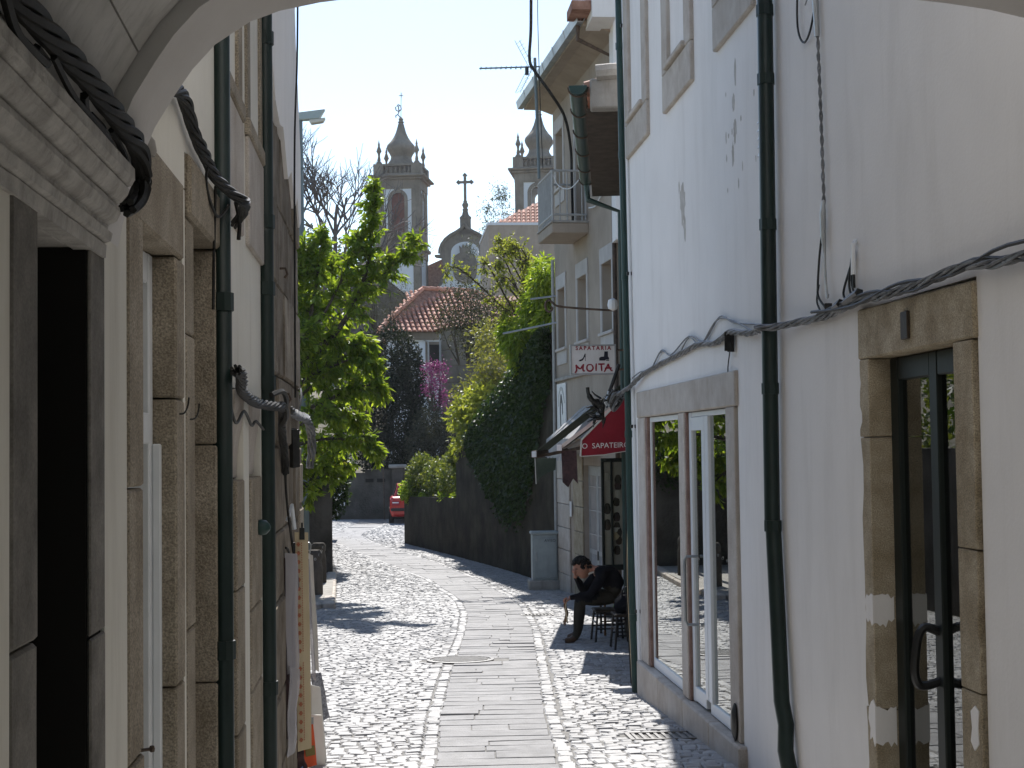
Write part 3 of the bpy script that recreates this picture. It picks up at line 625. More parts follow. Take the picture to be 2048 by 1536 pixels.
# ------------------------------------------------------------------ downpipes
def downpipe(label, pts, r, mt, collars, par_n=10):
    t = thing('downpipe', label, 'downpipe', pts[-1])
    MB().tube(pts, r, par_n).build('pipe', mt, t, smooth=True, ang=1.0)
    P = [Vector(p) for p in pts]
    for z in collars:
        for a, b in zip(P[:-1], P[1:]):
            if (a.z-z)*(b.z-z) <= 0 and abs(a.z-b.z) > 1e-6:
                c = a.lerp(b, (a.z-z)/(a.z-b.z)); MB().lathe([(r+.001, -.03), (r+.006, -.03), (r+.006, .03), (r+.001, .03)], c, par_n).build('collar', mt, t); break
    return t
downpipe('thick black drainpipe in front of the second granite doorway on the left', [(-.556, 5.0, 7), (-.556, 5.0, 2.1), (-.553, 4.995, 2.09), (-.552, 4.99, -.2), (-.552, 5.0, -.4)], .033, M['pipe'], [2.09, .95, .28])
box('pipe_clip', M['galv'], bpy.data.objects['downpipe'], -.584, -.522, 4.955, 4.965, .06, .085)
downpipe('dark green drainpipe fixed where the cream wall meets the weathered stone house', [(-.552, 6.74, 7), (-.552, 6.74, 2.0), (-.55, 6.75, -.5)], .036, M['pipe'], [3.45, 2.62, 2.32, 1.9, .55])
downpipe('black cast drainpipe with a bent crumpled foot on the white wall', [(2.07, 8.02, 8), (2.07, 8.02, 3.9), (2.07, 8.06, 2.2), (2.075, 8.10, 1.18), (2.077, 8.09, 1.14), (2.078, 8.03, .6), (2.07, 7.96, .22), (2.083, 7.93, .10), (2.07, 7.90, -.03), (2.085, 7.87, -.15), (2.08, 7.86, -.38)], .043, M['pipe'], [3.98, 3.6, 2.8, 1.9, 1.15])
downpipe("green drainpipe at the far corner of the white house beside the awnings", [(2.085, 13.36, 8), (2.085, 13.30, 5.6), (2.085, 13.13, 2.4), (2.085, 13.10, .9), (2.085, 12.97, -.55)], .029, M["pipe2"], [5.2, 4.2, 3.1, 1.7, .1])
t = thing('downpipe', 'thin white conduit running beside the far green drainpipe', 'conduit', (2.11, 13.2, -.5))
MB().tube([(2.112, 13.22, 8), (2.112, 13.2, 5.6), (2.112, 13.0, 1.9), (2.11, 12.86, -.5)], .014, 6).build('pipe', M['alu'], t, smooth=True)
for z in (5.35, 3.1, 1.75, .15): MB().box(2.085, 2.128, 12.9+.055*z-.015, 12.9+.055*z+.015, z, z+.03).build('clip', M['black'], t)
# ------------------------------------------------------------------ cables
def bundle(label, pts, rad, ns, r, pitch, mt='cable', extra=None, name='cable_bundle', n=6):
    t = thing(name, label, 'cable', pts[0])
    q = MB(); twist(q, smooth_path(pts, n*3), rad, ns, r, pitch); q.build('strand', M[mt], t, smooth=True)
    if extra:
        for nm, m_, ps, rr in extra: MB().tube(smooth_path(ps, 5), rr, 5).build(nm, M[m_], t, smooth=True)
    return t
random.seed(5)
bundle('thick twisted bundle of black cables lying on the grey cornice inside the arch', [(-.502, .9, 2.235), (-.50, 1.6, 2.225), (-.502, 2.1, 2.222), (-.50, 2.55, 2.225), (-.503, 2.9, 2.222), (-.505, 3.06, 2.212), (-.508, 3.13, 2.17), (-.515, 3.11, 2.12), (-.525, 3.04, 2.09)], .0125, 5, .0085, .6, extra=[
    ('loop', 'cable', [(-.505, 2.3, 2.20), (-.515, 2.5, 2.185), (-.512, 2.75, 2.178), (-.514, 2.95, 2.15), (-.52, 3.0, 2.185), (-.52, 2.85, 2.205)], .006),
    ('loop', 'cable', [(-.51, 2.55, 2.2), (-.52, 2.62, 2.185), (-.515, 2.70, 2.18), (-.52, 2.76, 2.19), (-.53, 2.70, 2.2)], .008),
    ('loop', 'cable', [(-.503, 2.0, 2.205), (-.512, 2.1, 2.183), (-.51, 2.2, 2.18), (-.515, 2.3, 2.19), (-.52, 2.25, 2.2)], .008)])
bundle('sagging black cable bundle crossing the cream wall and looped round the black drainpipe', [(-0.550, 3.75, 2.500), (-0.545, 4.00, 2.545), (-0.545, 4.25, 2.500), (-0.545, 4.50, 2.475), (-0.540, 4.70, 2.455), (-0.510, 4.92, 2.440), (-0.485, 5.02, 2.430), (-0.490, 5.15, 2.445), (-0.510, 5.28, 2.430), (-0.545, 5.35, 2.400)], .012, 6, .0065, .6, extra=[
    ('loop', 'cable', [(-0.545, 4.55, 2.460), (-0.555, 4.60, 2.410), (-0.550, 4.70, 2.360), (-0.545, 4.85, 2.350), (-0.520, 4.92, 2.400)], .005),
    ('tail', 'cable', [(-0.505, 4.98, 2.420), (-0.495, 5.00, 2.360), (-0.500, 5.02, 2.300)], .007), ('tail', 'cable', [(-0.550, 4.80, 2.440), (-0.560, 4.83, 2.200), (-0.562, 4.83, 2.050)], .005)])
bundle('tangle of black cables hanging between the two drainpipes on the left wall', [(-0.500, 4.92, 1.860), (-0.495, 5.02, 1.855), (-0.510, 5.20, 1.840), (-0.540, 5.50, 1.820), (-0.545, 5.90, 1.800), (-0.540, 6.20, 1.790), (-0.500, 6.60, 1.790), (-0.490, 6.80, 1.790), (-0.510, 7.14, 1.760), (-0.545, 7.58, 1.700), (-0.555, 7.89, 1.580), (-0.560, 8.01, 1.480)], .016, 7, .0065, .7, extra=[
    ('loop', 'cable', [(-0.560, 5.20, 1.800), (-0.562, 5.50, 1.700), (-0.560, 5.80, 1.750), (-0.560, 6.10, 1.700), (-0.560, 6.30, 1.720), (-0.555, 6.60, 1.690)], .006),
    ('loop', 'cable', [(-0.560, 7.95, 1.600), (-0.555, 8.01, 1.350), (-0.540, 8.20, 1.100), (-0.530, 8.50, 0.880), (-0.540, 8.60, 0.820), (-0.550, 8.45, 0.900), (-0.560, 8.20, 1.050), (-0.565, 8.07, 1.080)], .007),
    ('loop', 'cable', [(-0.520, 6.60, 1.840), (-0.480, 6.72, 1.860), (-0.475, 6.89, 1.820), (-0.500, 7.08, 1.780)], .012), ('loop', 'cable', [(-0.510, 6.65, 1.800), (-0.475, 6.76, 1.800), (-0.480, 6.95, 1.750), (-0.520, 7.20, 1.720)], .012)])
bundle('grey coil of aluminium cable strapped at the corner of the weathered house', [(-.57, 8.6, 1.82), (-.55, 9.1, 1.80), (-.54, 9.5, 1.80), (-.52, 9.75, 1.74), (-.515, 9.8, 1.6), (-.53, 9.78, 1.48)], .02, 6, .008, .5, 'cable_grey', extra=[
    ('wire', 'cable_grey', [(-.56, 9.2, 1.82), (-.55, 9.3, 1.92), (-.56, 9.4, 1.98)], .006), ('end_cap', 'cable', [(-.565, 8.7, 1.72), (-.565, 8.75, 1.5)], .025), ('end_cap', 'cable', [(-.56, 8.9, 1.72), (-.56, 8.95, 1.5)], .022),
    ('wire', 'cable_grey', [(-.575, 9.4, .62), (-.56, 9.5, .5), (-.565, 9.3, .47), (-.57, 8.9, .44)], .005)])
random.seed(8)
bundle('grey twisted cable bundle sagging along the white house above shop window and door', [(2.07, 13.9, 2.02), (2.04, 13.5, 2.05), (2.07, 13.0, 2.10), (2.10, 12.4, 2.19), (2.11, 11.6, 2.235), (2.11, 10.8, 2.262), (2.11, 10.2, 2.285), (2.11, 9.6, 2.26), (2.10, 9.15, 2.29), (2.09, 8.6, 2.245), (2.06, 8.25, 2.235), (2.005, 8.07, 2.235), (2.06, 7.9, 2.225), (2.10, 7.5, 2.22), (2.105, 7.1, 2.215), (2.10, 6.8, 2.225), (2.10, 6.5, 2.235), (2.09, 6.1, 2.22), (2.09, 5.7, 2.225), (2.09, 5.3, 2.235), (2.09, 4.8, 2.21), (2.09, 3.3, 2.24)], .014, 5, .0072, .8, 'cable_grey', extra=[
    ('wire', 'cable_grey', [(2.11, 13.1, 2.18), (2.11, 12.6, 2.22), (2.115, 12.1, 2.22), (2.115, 11.6, 2.34), (2.115, 11.2, 2.28), (2.115, 10.5, 2.37), (2.115, 10.0, 2.30), (2.115, 9.5, 2.42), (2.115, 9.1, 2.35), (2.11, 8.3, 2.27)], .0055),
    ('wire', 'cable_grey', [(2.11, 12.6, 2.17), (2.115, 12.1, 2.21), (2.115, 11.6, 2.33), (2.115, 11.0, 2.25), (2.115, 10.5, 2.36), (2.115, 10.1, 2.28), (2.115, 9.5, 2.41), (2.11, 8.6, 2.26)], .005),
    ('wire', 'cable', [(2.09, 7.3, 2.25), (2.08, 6.6, 2.215), (2.085, 6.0, 2.25), (2.08, 5.4, 2.215), (2.085, 4.9, 2.26), (2.08, 4.0, 2.2)], .008),
    ('wire', 'cable', [(2.09, 7.2, 2.23), (2.085, 6.4, 2.255), (2.08, 5.8, 2.2), (2.085, 5.2, 2.25), (2.08, 4.6, 2.18), (2.085, 4.0, 2.25)], .007),
    ('junction', 'black', [(2.10, 9.2, 2.30), (2.098, 9.2, 2.18)], .026), ('junction', 'black', [(2.10, 9.13, 2.28), (2.098, 9.13, 2.17)], .024), ('wire', 'cable', [(2.11, 9.2, 2.18), (2.112, 9.28, 2.05), (2.112, 9.2, 1.86)], .004),
    ('junction', 'black', [(2.10, 6.92, 2.235), (2.095, 6.82, 2.245)], .026), ('junction', 'black', [(2.095, 6.75, 2.245), (2.095, 6.55, 2.27)], .022), ('junction', 'black', [(2.10, 7.05, 2.27), (2.10, 7.05, 2.225)], .02),
    ('wire', 'cable', [(2.11, 6.75, 2.25), (2.115, 6.85, 2.30), (2.115, 6.72, 2.42), (2.115, 6.68, 2.48)], .006), ('wire', 'cable', [(2.11, 6.70, 2.26), (2.115, 6.76, 2.34), (2.115, 6.69, 2.48)], .006), ('wire', 'cable', [(2.11, 6.66, 2.27), (2.115, 6.72, 2.34), (2.112, 6.67, 2.47)], .006)])
t = thing('wall_bracket', 'short white metal bracket holding cable tails on the white wall', 'bracket', (2.12, 6.65, 2.4)); MB().tube([(2.125, 6.68, 2.52), (2.10, 6.64, 2.50), (2.095, 6.63, 2.36)], .011, 6).build('arm', M['white_paint'], t); MB().tube([(2.096, 6.63, 2.37), (2.096, 6.625, 2.30)], .007, 6).build('tip', M['cable'], t)
# tensioned overhead line ending on the white wall
t = thing('line_anchor', 'twisted wire with a turnbuckle hanging down the white wall', 'wire', (2.115, 7.1, 2.28))
q = MB(); twist(q, smooth_path([(2.112, 7.22, 4.6), (2.112, 7.18, 3.85), (2.112, 7.14, 3.2), (2.112, 7.12, 2.76)], 30), .005, 2, .005, .12); q.build('wire', M['cable_grey'], t, smooth=True)
MB().tube([(2.11, 7.175, 3.85), (2.105, 7.17, 3.8), (2.11, 7.165, 3.60)], [.01, .017, .014], 6).build('clamp', M['galv'], t)
MB().tube([(2.11, 7.12, 2.78), (2.105, 7.12, 2.72), (2.105, 7.12, 2.60), (2.11, 7.12, 2.52)], [.008, .016, .014, .006], 6).build('clamp', M['galv'], t)
MB().tube(smooth_path([(2.11, 7.12, 2.53), (2.108, 7.11, 2.42), (2.108, 7.09, 2.32), (2.105, 7.07, 2.30), (2.105, 7.06, 2.315)], 4), .006, 6).build('hook', M['galv'], t, smooth=True)
MB().tube(smooth_path([(2.11, 7.13, 2.68), (2.113, 7.22, 2.52), (2.113, 7.26, 2.38), (2.113, 7.25, 2.32), (2.113, 7.12, 2.25)], 6), .006, 5).build('wire', M['cable'], t, smooth=True)
MB().tube(smooth_path([(2.113, 7.24, 2.38), (2.113, 7.28, 2.3), (2.11, 7.18, 2.23)], 6), .005, 5).build('wire', M['cable'], t, smooth=True)
MB().tube(smooth_path([(2.108, 7.17, 3.78), (2.112, 7.3, 3.66), (2.112, 7.42, 3.64), (2.112, 7.52, 3.75), (2.112, 7.5, 3.95), (2.112, 7.38, 4.12), (2.112, 7.25, 4.3)], 6), .006, 5).build('loop', M['cable'], t, smooth=True)
q = MB()
for k in range(7): q.tube([(2.11, 7.27, 3.86), (2.11-random.uniform(0, .03), 7.27+random.uniform(-.07, .07), 3.86+random.uniform(-.06, .06))], .004, 4)
q.build('wire_end', M['galv'], t)
# thin wire hanging along the weathered house and overhead wires
t = thing('hanging_wire', 'single thin black wire dropping past the peeling render', 'wire', (-.54, 9.0, 3.2)); MB().tube(smooth_path([(-.53, 8.9, 7.0), (-.53, 8.95, 5.0), (-.535, 8.9, 4.0), (-.545, 8.72, 3.3), (-.55, 8.72, 1.9)], 6), .006, 5).build('wire', M['cable'], t)
# small things on the left wall
t = thing('wall_lamp', 'small grey hooded lamp on the left wall below the arch springing', 'lamp', (-.555, 3.4, 2.3)); MB().lathe([(.0, .0), (.020, .0), (.024, .012), (.020, .035), (.010, .048), (.002, .05)], (-.537, 3.36, 2.255), 10).build('hood', M['concrete'], t, smooth=True); MB().tube([(-.57, 3.40, 2.31), (-.53, 3.37, 2.305)], .005, 6).build('arm', M['rust'], t)
t = thing('wall_lamp', 'green enamel bulkhead lamp on the left wall beside the dark green pipe', 'lamp', (-.56, 6.45, 1.26)); MB().lathe([(.032, 0), (.035, .012), (.03, .035), (.014, .05), (.002, .054)], n=12).xf(Matrix.Translation((-.572, 6.5, 1.27)) @ Matrix.Rotation(math.pi/2, 4, 'Y')).build('shade', M['pipe2'], t, smooth=True); MB().tube([(-.56, 6.78, 1.75), (-.555, 6.78, 1.1)], .006, 6).build('conduit', M['linen'], t)
for y, z, lb in ((4.08, 1.70, 'bent wire hook on the granite jamb of the white framed window'), (4.30, 1.69, 'bent wire hook on the granite jamb beside the black drainpipe doorway')):
    t = thing('wall_hook', lb, 'hook', (-.57, y, z)); MB().tube(smooth_path([(-.57, y, z), (-.555, y+.01, z+.002), (-.548, y+.03, z+.02), (-.545, y+.035, z+.045)], 3), .0025, 5).build('wire', M['cable'], t)
t = thing('door_bolt', 'iron bolt sticking out of the first granite window jamb', 'bolt', (-.57, 3.5, .9)); MB().tube([(-.575, 3.45, .93), (-.545, 3.47, .93)], .004, 6).build('shaft', M['rust'], t); MB().tube([(-.548, 3.468, .93), (-.542, 3.472, .93)], .008, 6).build('head', M['rust'], t)
# ------------------------------------------------------------------ shop goods hung on the weathered house
def sheet(name, mt, parent, P, nx=6, nz=10, wob=.006, seed=1, th_=.003):
    """slightly rippled sheet on 4 corners: top a,b bottom d,c"""
    a, b, c, d = map(Vector, P); rd2 = random.Random(seed); ph = rd2.uniform(0, 6); nrm = (b-a).cross(d-a).normalized(); q = MB()
    for s_ in (0, 1):
        for j in range(nz+1):
            for i in range(nx+1):
                u, v = i/nx, j/nz; p = a.lerp(b, u).lerp(d.lerp(c, u), v)
                w_ = wob*(math.sin(u*7+ph+v*2)+.6*math.sin(v*9+ph*2)+rd2.uniform(-.2, .2) if s_ == 0 else 0)
                if s_ == 0: q.v.append(p+nrm*w_)
                else: q.v.append(Vector(q.v[j*(nx+1)+i])+nrm*th_)
    N_ = (nx+1)*(nz+1)
    for j in range(nz):
        for i in range(nx):
            k = j*(nx+1)+i; q.f += [(k, k+1, k+nx+2, k+nx+1), (N_+k+nx+1, N_+k+nx+2, N_+k+1, N_+k)]
    for i in range(nx): q.f += [(i+1, i, N_+i, N_+i+1), (nz*(nx+1)+i, nz*(nx+1)+i+1, N_+nz*(nx+1)+i+1, N_+nz*(nx+1)+i)]
    for j in range(nz): q.f += [(j*(nx+1), (j+1)*(nx+1), N_+(j+1)*(nx+1), N_+j*(nx+1)), ((j+1)*(nx+1)+nx, j*(nx+1)+nx, N_+j*(nx+1)+nx, N_+(j+1)*(nx+1)+nx)]
    return q.build(name, M[mt], parent, smooth=True)
t = thing('packed_textile', 'dark textile in clear plastic hung on the weathered stone wall', 'textile', (-.55, 8.4, 1.1))
sheet('textile', 'fabric_dark', t, [(-.575, 8.15, 1.02), (-.522, 8.22, 1.02), (-.53, 8.30, .02), (-.578, 8.2, .05)], seed=3, wob=.004)
sheet('plastic_cover', 'film', t, [(-.565, 8.10, 1.05), (-.505, 8.17, 1.04), (-.515, 8.25, .42), (-.57, 8.15, .40)], seed=4, wob=.007)
sheet('plastic_cover', 'film', t, [(-.56, 8.12, .45), (-.508, 8.2, .42), (-.53, 8.28, -.02), (-.57, 8.16, -.05)], seed=6, wob=.009)
MB().tube([(-.56, 8.15, 1.22), (-.54, 8.2, 1.3), (-.528, 8.22, 1.17)], .012, 6).build('hanger', M['alu'], t); box('clip', M['black'], t, -.535, -.522, 8.18, 8.2, 1.02, 1.10)
t = thing('embroidered_hanging', 'long cream linen hanging with red stitched motifs on a black clip', 'textile', (-.53, 9.1, .3))
ln = sheet('linen', 'linen', t, [(-.572, 8.92, 1.115), (-.497, 8.97, 1.11), (-.487, 9.0, -.16), (-.565, 8.95, -.17)], 6, 16, .002, 9)
for (z0, z1) in ((.42, 1.06), (-.10, .36)):
    k = 0; z = z0
    while z < z1:
        q = MB(); f = (1.11-z)/1.27; xa = -.567+.008*f; y_ = 8.915+.03*f
        q.obox((xa+.016, y_-.0005, z), (.006, .004, 0), (0, .003, 0), (0, 0, .012)); q.obox((xa+.016, y_-.0008, z), (.011, .007, 0), (0, .003, 0), (0, 0, .004)); q.build('stitched_motif', M['linen_red'], ln); z += .052
    q = MB(); z = z0
    while z < z1:
        f = (1.11-z)/1.27; q.obox((-.567+.008*f+.034, 8.925+.03*f, z), (.0022, .0015, 0), (0, .004, 0), (0, 0, .004)); z += .014
    stuff(q.build('stitched_border', M['linen_red'], ln))
MB().box(-.545, -.515, 8.93, 8.95, 1.07, 1.14).tube([(-.53, 8.94, 1.13), (-.53, 8.94, 1.17)], .006, 6).build('clip', M['black'], t)
t = thing('packed_textile', 'pale folded cloth on a ring hook at the house corner by the chained post', 'textile', (-.5, 9.72, .9)); sheet('textile', 'white_fabric', t, [(-.545, 9.72, .94), (-.512, 9.75, .92), (-.478, 9.78, .17), (-.505, 9.75, .2)], seed=12, wob=.005); sheet('plastic_cover', 'film', t, [(-.552, 9.70, .9), (-.53, 9.72, .9), (-.50, 9.74, .12), (-.52, 9.72, .15)], seed=13); MB().tube(smooth_path([(-.53, 9.73, .93), (-.522, 9.73, .99), (-.545, 9.73, 1.0), (-.54, 9.73, .93)], 4), .004, 5).build('ring', M['galv'], t)
t = thing('checked_cloth', 'grey checked cloth hanging lowest at the house corner', 'textile', (-.48, 9.9, .1)); sheet('cloth', 'checker_grey', t, [(-.53, 9.80, .16), (-.465, 9.90, .15), (-.42, 9.95, -.15), (-.49, 9.85, -.17)], seed=14, wob=.004)
t = thing('white_board', 'white card display board leaning on the house corner', 'board', (-.48, 9.9, -.45)); sheet('card', 'paper_white', t, [(-.52, 9.70, .10), (-.468, 9.74, .08), (-.432, 9.80, -.41), (-.53, 9.74, -.42)], seed=15, wob=.001, th_=.012)
sheet('card_front', 'paper_white', t, [(-.54, 9.55, -.06), (-.455, 9.58, -.07), (-.435, 9.66, -.40), (-.53, 9.6, -.41)], seed=16, wob=.001, th_=.01)
t = thing('printed_bag', 'orange printed bag with an olive band hanging low at the house corner', 'bag', (-.5, 9.4, -.3)); sheet('bag', 'paper_orange', t, [(-.56, 9.33, -.07), (-.498, 9.36, -.06), (-.478, 9.42, -.345), (-.55, 9.38, -.36)], seed=17, wob=.002, th_=.02); sheet('printed_band', 'paper_olive', t, [(-.545, 9.332, -.215), (-.489, 9.366, -.215), (-.485, 9.38, -.275), (-.54, 9.345, -.28)], seed=18, wob=.0003, th_=.002); box('tag', M['galv'], t, -.51, -.492, 9.33, 9.345, -.08, -.04)
t = thing('dark_cloth', 'dark navy cloth bunched on the lower corner of the weathered wall', 'cloth', (-.56, 9.0, -.2)); sheet('cloth', 'fabric_dark', t, [(-.58, 8.95, -.10), (-.555, 8.98, -.12), (-.515, 9.02, -.27), (-.575, 8.98, -.32)], seed=19, wob=.012)
t = thing('price_tag', 'blue printed tag hanging below the dark cloth', 'tag', (-.55, 9.0, -.35)); sheet('card', 'paper_blue', t, [(-.575, 8.90, -.28), (-.535, 8.93, -.25), (-.53, 8.95, -.42), (-.57, 8.92, -.45)], seed=20, wob=.001)
sheet('dark_panel', 'ink_dark', t, [(-.567, 8.897, -.30), (-.548, 8.91, -.287), (-.547, 8.912, -.335), (-.565, 8.9, -.345)], seed=21, wob=.0003, th_=.002)
for k in range(2): sheet('print_line', 'ink_white', t, [(-.567, 8.90+.004*k, -.37-.025*k), (-.540, 8.918+.004*k, -.35-.025*k), (-.540, 8.918+.004*k, -.355-.025*k), (-.567, 8.90+.004*k, -.376-.025*k)], 2, 2, seed=22, wob=.0003, th_=.002)
# ------------------------------------------------------------------ chained stone posts on the left pavement
for i, (x, y) in enumerate(((-1.36, 26.4), (-1.42, 29.2))):
    z = gz(y)+.085; t = thing('stone_post', ('squat granite post with a chain at the kerb end', 'granite chain post further along the kerb')[i], 'bollard', (x, y, z))
    MB().lathe([(.16, 0), (.155, .5), (.13, .62), (.15, .66), (.15, .74), (.11, .80)], (x, y, z), 8, .39).build('post', M['gardenwall'], t, .01)
    q = MB()
    for k in range(9):
        u = k/8; a = Vector((x+.09, y-.1, z+.72)).lerp(Vector((x-.12-.3*(1-i), y-.7, z+.40)), u); a.z -= .25*u*(1-u)
        q.tube([a+Vector((math.cos(j*math.pi/3)*.016*(1 if k % 2 else .4), math.cos(j*math.pi/3)*.016*(.4 if k % 2 else 1), math.sin(j*math.pi/3)*.022)) for j in range(7)], .005, 4)
    q.build('chain', M['galv'], t)
# ------------------------------------------------------------------ oriented facade helper
class Facade:
    def __init__(s, a, b):
        s.a = Vector((a[0], a[1], 0)); d = Vector((b[0]-a[0], b[1]-a[1], 0)); s.L = d.length; s.d = d.normalized(); s.n = Vector((-s.d.y, s.d.x, 0))
    def p(s, u, o, z): q = s.a + s.d*u + s.n*o; return Vector((q.x, q.y, z))
    def box(s, name, mt, par, u0, u1, o0, o1, z0, z1, bevel=0):
        return s.mb(u0, u1, o0, o1, z0, z1).build(name, M[mt], par, bevel)
    def mb(s, u0, u1, o0, o1, z0, z1, q=None):
        q = q or MB(); P = [s.p(u0, o0, z0), s.p(u1, o0, z0), s.p(u1, o1, z0), s.p(u0, o1, z0)]
        return q.hexa(P + [Vector((v.x, v.y, z1)) for v in P])
# ------------------------------------------------------------------ old low shop building (seen edge-on)
SB = Facade((2.22, 13.62), (3.54, 22.6))      # runs on from the white house's corner
sb = thing('old_shop_building', 'low old shop building with a gutter under its tiled eave, beyond the white house', 'building', (3.5, 17, -.8))
SB.box('wall', 'weathered', sb, 0, SB.L, -3.5, 0, -1.1, 4.70)
SB.box('eave_stone', 'concrete', sb, -.02, .16, -.2, .36, 4.72, 5.0, .015)
SB.box('eave_soffit', 'eave_wood', sb, .17, 4.9, -.2, .40, 4.72, 4.76)
MB().tube([SB.p(-.03, -.1, 5.06), SB.p(-.03, .16, 5.06), SB.p(-.03, .30, 5.05)], .075, 8).build('verge_tile', M['concrete'], sb, smooth=True)
for k in range(18):                                     # tile ends along the eave
    MB().tube([SB.p(.12+k*.265, -.6, 5.20), SB.p(.12+k*.265, .40, 4.93)], .075, 8).build('eave_tile', M['tile_old'], sb, smooth=True)
SB.box('roof_deck', 'tile_old', sb, 0, 4.95, -3.4, .32, 4.765, 4.80)
q = MB(); n = 10                                        # half-round gutter
for u in (-.05, 4.88):
    for k in range(n+1):
        a = math.pi + math.pi*k/n; q.v.append(tuple(SB.p(u, .47+.085*math.cos(a), 4.93+.085*math.sin(a))))
for k in range(n): q.f.append((k, k+1, n+2+k, n+1+k))
for u in (-.05, 4.88):
    for k in range(n+1):
        a = math.pi + math.pi*k/n; q.v.append(tuple(SB.p(u, .47+.078*math.cos(a), 4.93+.078*math.sin(a))))
for k in range(n): q.f.append((2*(n+1)+k+1, 2*(n+1)+k, 3*(n+1)+k, 3*(n+1)+k+1))
q.f.append(tuple(range(n+1)))
q.build('gutter', M['pipe2'], sb, smooth=True)
for u in (.02, .9, 1.9, 2.9, 3.9, 4.8): MB().tube([SB.p(u, .47+.09*math.cos(math.pi+math.pi*k/8), 4.93+.09*math.sin(math.pi+math.pi*k/8)) for k in range(9)], .01, 4).build('gutter_strap', M['rust'], sb)
MB().tube([SB.p(4.8, .47, 4.86), SB.p(4.8, .45, 4.66), SB.p(4.8, .05, 4.5), SB.p(4.8, .05, -.9)], .04, 8).build('gutter_spout', M['pipe2'], sb, smooth=True)
# ------------------------------------------------------------------ beige house
B2 = Facade((3.47, 22.7), (3.10, 28.0))
bh = thing('beige_house', 'three storey beige house with balcony, pale window surrounds and tiled eave', 'house', (5.5, 25.4, -1))
# wall built round its openings
ops = [(.32, 1.08, 3.40, 4.50), (2.30, 3.10, 3.40, 4.50), (4.28, 5.00, 3.40, 4.50), (4.28, 5.00, 6.36, 7.42), (2.32, 3.12, 5.40, 7.45), (1.36, 2.83, -1.2, 1.27)]
us = sorted({-.0, 5.31} | {o[0] for o in ops} | {o[1] for o in ops}); q = MB()
for a, b in zip(us[:-1], us[1:]):
    zz = sorted([(o[2], o[3]) for o in ops if o[0] <= a+1e-6 and o[1] >= b-1e-6]); z = -1.3
    for (z0, z1) in zz:
        if z0 > z: B2.mb(a, b, -.3, 0, z, z0, q)
        z = z1
    B2.mb(a, b, -.3, 0, z, 8.02, q)
q.build('wall', M['beige'], bh)
B2.box('far_wall', 'beige', bh, 5.02, 5.309, -5, -.301, -1.3, 8.0); B2.box('near_wall', 'beige', bh, .001, .2, -5, -.301, -1.3, 8.0)
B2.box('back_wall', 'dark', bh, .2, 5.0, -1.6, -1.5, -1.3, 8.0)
for (u0, u1, z0, z1, kind) in ((.32, 1.08, 3.40, 4.50, 'w'), (2.30, 3.10, 3.40, 4.50, 'w'), (4.28, 5.00, 3.40, 4.50, 'w'), (4.28, 5.00, 6.36, 7.42, 's'), (2.32, 3.12, 5.40, 7.45, 'd')):
    wnd = B2.box('window_surround', 'beige_trim', bh, u0-.11, u1+.11, .002, .022, z1, z1+.26, .004)
    B2.box('jamb', 'beige_trim', wnd, u0-.11, u0-.001, -.29, .020, z0, z1-.002, .004); B2.box('jamb', 'beige_trim', wnd, u1+.001, u1+.11, -.29, .020, z0, z1-.002, .004)
    if kind != 'd':
        B2.box('sill', 'beige_trim', wnd, u0-.13, u1+.13, -.2, .06, z0-.05, z0-.002, .006)
        B2.box('apron', 'beige_trim', wnd, u0-.11, u1+.11, .002, .018, z0-.30, z0-.052, .004)
    B2.box('frame', 'alu', wnd, u0, u0+.06, -.22, -.17, z0, z1); B2.box('frame', 'alu', wnd, u1-.06, u1, -.22, -.17, z0, z1)
    B2.box('frame', 'alu', wnd, (u0+u1)/2-.035, (u0+u1)/2+.035, -.22, -.17, z0, z1)
    B2.box('pane', 'wglass', wnd, u0+.05, u1-.05, -.2, -.195, z0, z1)
    if kind in 'sd':
        zt = z0+.1 if kind == 's' else z1-.5; z = z1
        while z > zt: B2.box('shutter_slat', 'white_paint', wnd, u0+.005, u1-.005, -.165, -.145, z-.055, z-.006); z -= .058
# balcony
bal = B2.box('balcony', 'beige', bh, 2.10, 3.50, .0, .62, 5.16, 5.33, .01)
B2.box('slab_edge', 'concrete', bal, 2.08, 3.52, .0, .64, 5.331, 5.37, .006)
rails = MB()
for (a, b) in (((2.13, .60), (3.47, .60)), ((2.13, .02), (2.13, .60)), ((3.47, .02), (3.47, .60))):
    for z in (5.47, 6.21): MB().tube([B2.p(a[0], a[1], z), B2.p(b[0], b[1], z)], .02, 6).build('rail', M['grey_metal'], bal)
for k in range(14): MB().tube([B2.p(2.13+k*1.34/13, .60, 5.37), B2.p(2.13+k*1.34/13, .60, 6.21)], .012 if k % 13 else .022, 6).build('baluster', M['grey_metal'], bal)
for k in range(1, 5): MB().tube([B2.p(2.13, .60-k*.125, 5.37), B2.p(2.13, .60-k*.125, 6.21)], .012, 6).build('baluster', M['grey_metal'], bal)
for k in range(1, 5): MB().tube([B2.p(3.47, .60-k*.125, 5.37), B2.p(3.47, .60-k*.125, 6.21)], .012, 6).build('baluster', M['grey_metal'], bal)
for k in range(9): B2.box('rail_panel', 'beige_trim', bal, 2.2+k*.14, 2.305+k*.14, .585, .592, 5.48, 6.19)
